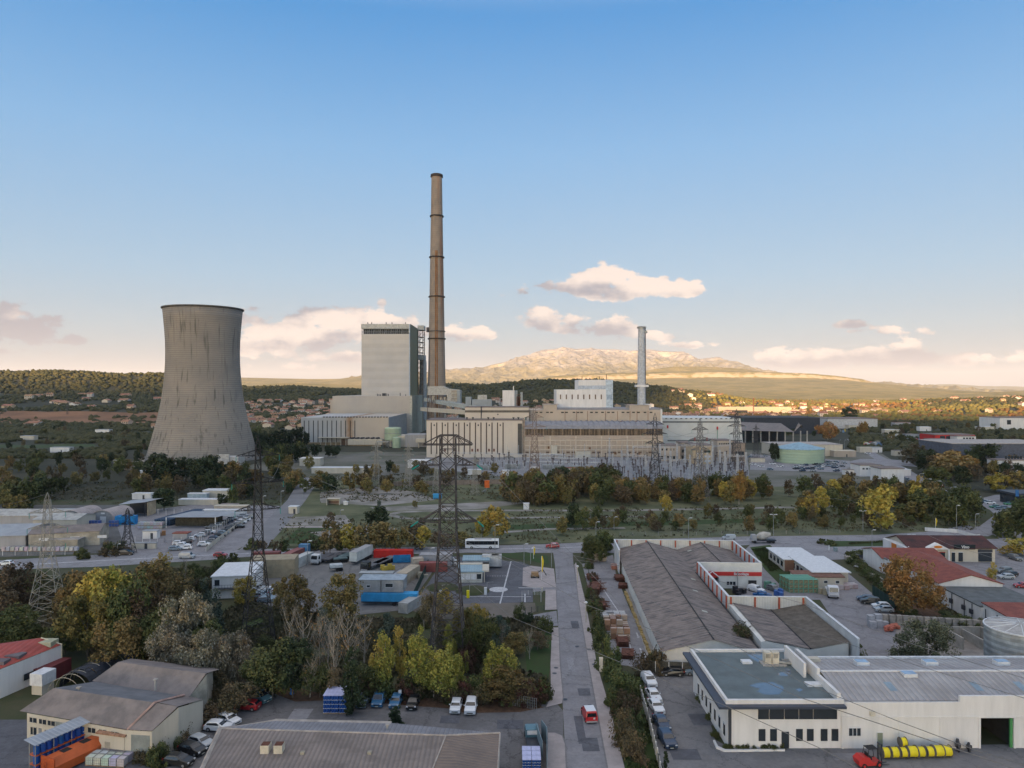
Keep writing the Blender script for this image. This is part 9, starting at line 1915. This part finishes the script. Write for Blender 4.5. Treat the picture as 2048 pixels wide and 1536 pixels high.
# ================================================================ every label singles out one thing
ORD='first second third fourth fifth sixth seventh eighth ninth tenth eleventh twelfth thirteenth fourteenth fifteenth sixteenth seventeenth eighteenth nineteenth twentieth'.split()
def ordw(i):
    if i<=20: return ORD[i-1]
    return '%d%s'%(i,'th' if 10<i%100<20 else {1:'st',2:'nd',3:'rd'}.get(i%10,'th'))
LMK=[('the pale pylon',G(95,1245)),('the slender black pylon',G(516,1290)),('the tall dark pylon',G(896,1312)),('the red roofed warehouse',G(60,1400)),('the black tunnel tent',G(190,1340)),('the old factory',G(380,1420)),('the little tiled shed',G(198,1511)),
 ('the tall cypress',G(704,1425)),('the bottle pallets',G(666,1425)),('the steel gate',G(1050,1416)),('the tall open gate',G(1085,1480)),('the cream street cabinet',G(1202,1343)),('the slatted fence',G(1340,1347)),('the white office',G(1447,1490)),('the loading door',G(1940,1490)),
 ('the round silo',Vector((91,127,0))),('the olive tree',G(1850,1325)),('the plane tree',G(1822,1232)),('the white tipper truck',G(1668,1199)),('the green crate stack',G(1600,1186)),('the store sign',G(1460,1184)),('the store north corner',G(1226,1110)),('the street junction',G(1128,1100)),
 ('the practice lot kiosk',G(930,1166)),('the blue trailer',G(760,1212)),('the white prefabricated office',G(460,1198)),('the red container',G(780,1116)),('the white coach',G(964,1097)),('the works gate',G(255,1110)),('the arched hangars',G(180,1046)),('the blue tarpaulin',G(240,1050)),('the grey canopy',G(370,1050)),
 ('the guard hut',G(577,1028)),('the open shelter',G(668,1010)),('the small dark pylon',G(255,1108)),('the cream flat workshop',G(430,996)),('the cooling tower',G(404,925)),('the ribbed concrete wall',G(280,936)),('the cream gatehouse',G(620,932)),('the long low building',G(700,947)),('the slotted hall',G(690,895)),('the process tanks',G(786,910)),
 ('the control building',G(830,936)),('the orange hopper',G(974,985)),('the white hut on the track',G(1047,1019)),('the tan pylon',G(1069,972)),('the arm drooped dark pylon',G(1310,985)),('the grey pylon',G(1400,1003)),('the substation end pylon',G(1473,950)),('the green tank',G(1617,925)),('the white flat workshops',G(1740,931)),
 ('the right road signs',G(1895,995)),('the yellow banner',G(1871,1060)),('the red totem sign',G(2021,1049)),('the parade shops',G(1900,1115)),('the yellow corner bush',G(2045,1110)),('the cream office annex',G(1640,1160)),('the slate hall',G(1950,888)),('the red workshop',G(1910,870)),('the coal shed',G(1550,870)),
 ('the tall chimney',Vector((-86,828,0))),('the boiler house',Vector((-130,720,0))),('the elevator tower',Vector((0,620,0))),('the slim chimney',Vector((110,606,0))),('the white bunker block',Vector((60,612,0))),('the red crane mast',Vector((434,1300,0))),('the sunlit school block',Vector((500,1500,0))),('the white ridge hangar',Vector((640,900,0))),('the red field',Vector((-650,1130,0))),
 ('the concrete mixer',G(1529,1086)),('the store fence end',G(1706,1310)),('the mesh fence',G(1200,1250)),('the yellow tree by the coach',G(990,1082)),('the drum rack',G(120,1530)),('the corrugated roof',G(620,1470)),('the orange hooped tent end',G(128,1371)),('the green electrical cabinet',G(1671,1103)),('the brick pallets',G(1225,1262))]
from collections import defaultdict
def wpos(o): return Vector(o.location) if o.type=='EMPTY' or tuple(o.location)!=(0,0,0) else Vector(o.bound_box[0])
def cut(s,n=16):
    w=s.split(); return s if len(w)<=n else ' '.join(w[:n])
for _pass in range(2):
    by=defaultdict(list)
    for o in THINGS: by[o['label']].append(o)
    for lb,os_ in by.items():
        if len(os_)<2: continue
        P3=[wpos(o) for o in os_]
        if _pass==0:
            zs=sorted(set(round(p.z,1) for p in P3))
            if 1<len(zs)<=5 and min(b-a for a,b in zip(zs,zs[1:]))>.3:
                for o,p in zip(os_,P3): o['label']=lb+', '+('bottom','second','third','fourth','fifth')[zs.index(round(p.z,1))]+' layer'
            continue
        best=[None]*len(os_)
        for nm,q in LMK:
            dd=sorted((((p.x-q.x)**2+(p.y-q.y)**2)**.5,i) for i,p in enumerate(P3))
            for rk,(d_,i) in enumerate(dd):
                sc_=rk+1+d_*.02
                if best[i] is None or sc_<best[i][0]: best[i]=(sc_,rk+1,nm)
        for o,b_ in zip(os_,best):
            tail=' next to %s'%b_[2] if b_[1]==1 else ' %s along from %s'%(ordw(b_[1]),b_[2])
            w=lb.split(); room=16-len(tail.split())
            o['label']=' '.join(w[:room])+','+tail
            if not o.get('group'): o['group']=lb if len(lb.split())<9 else o['category']+'s'
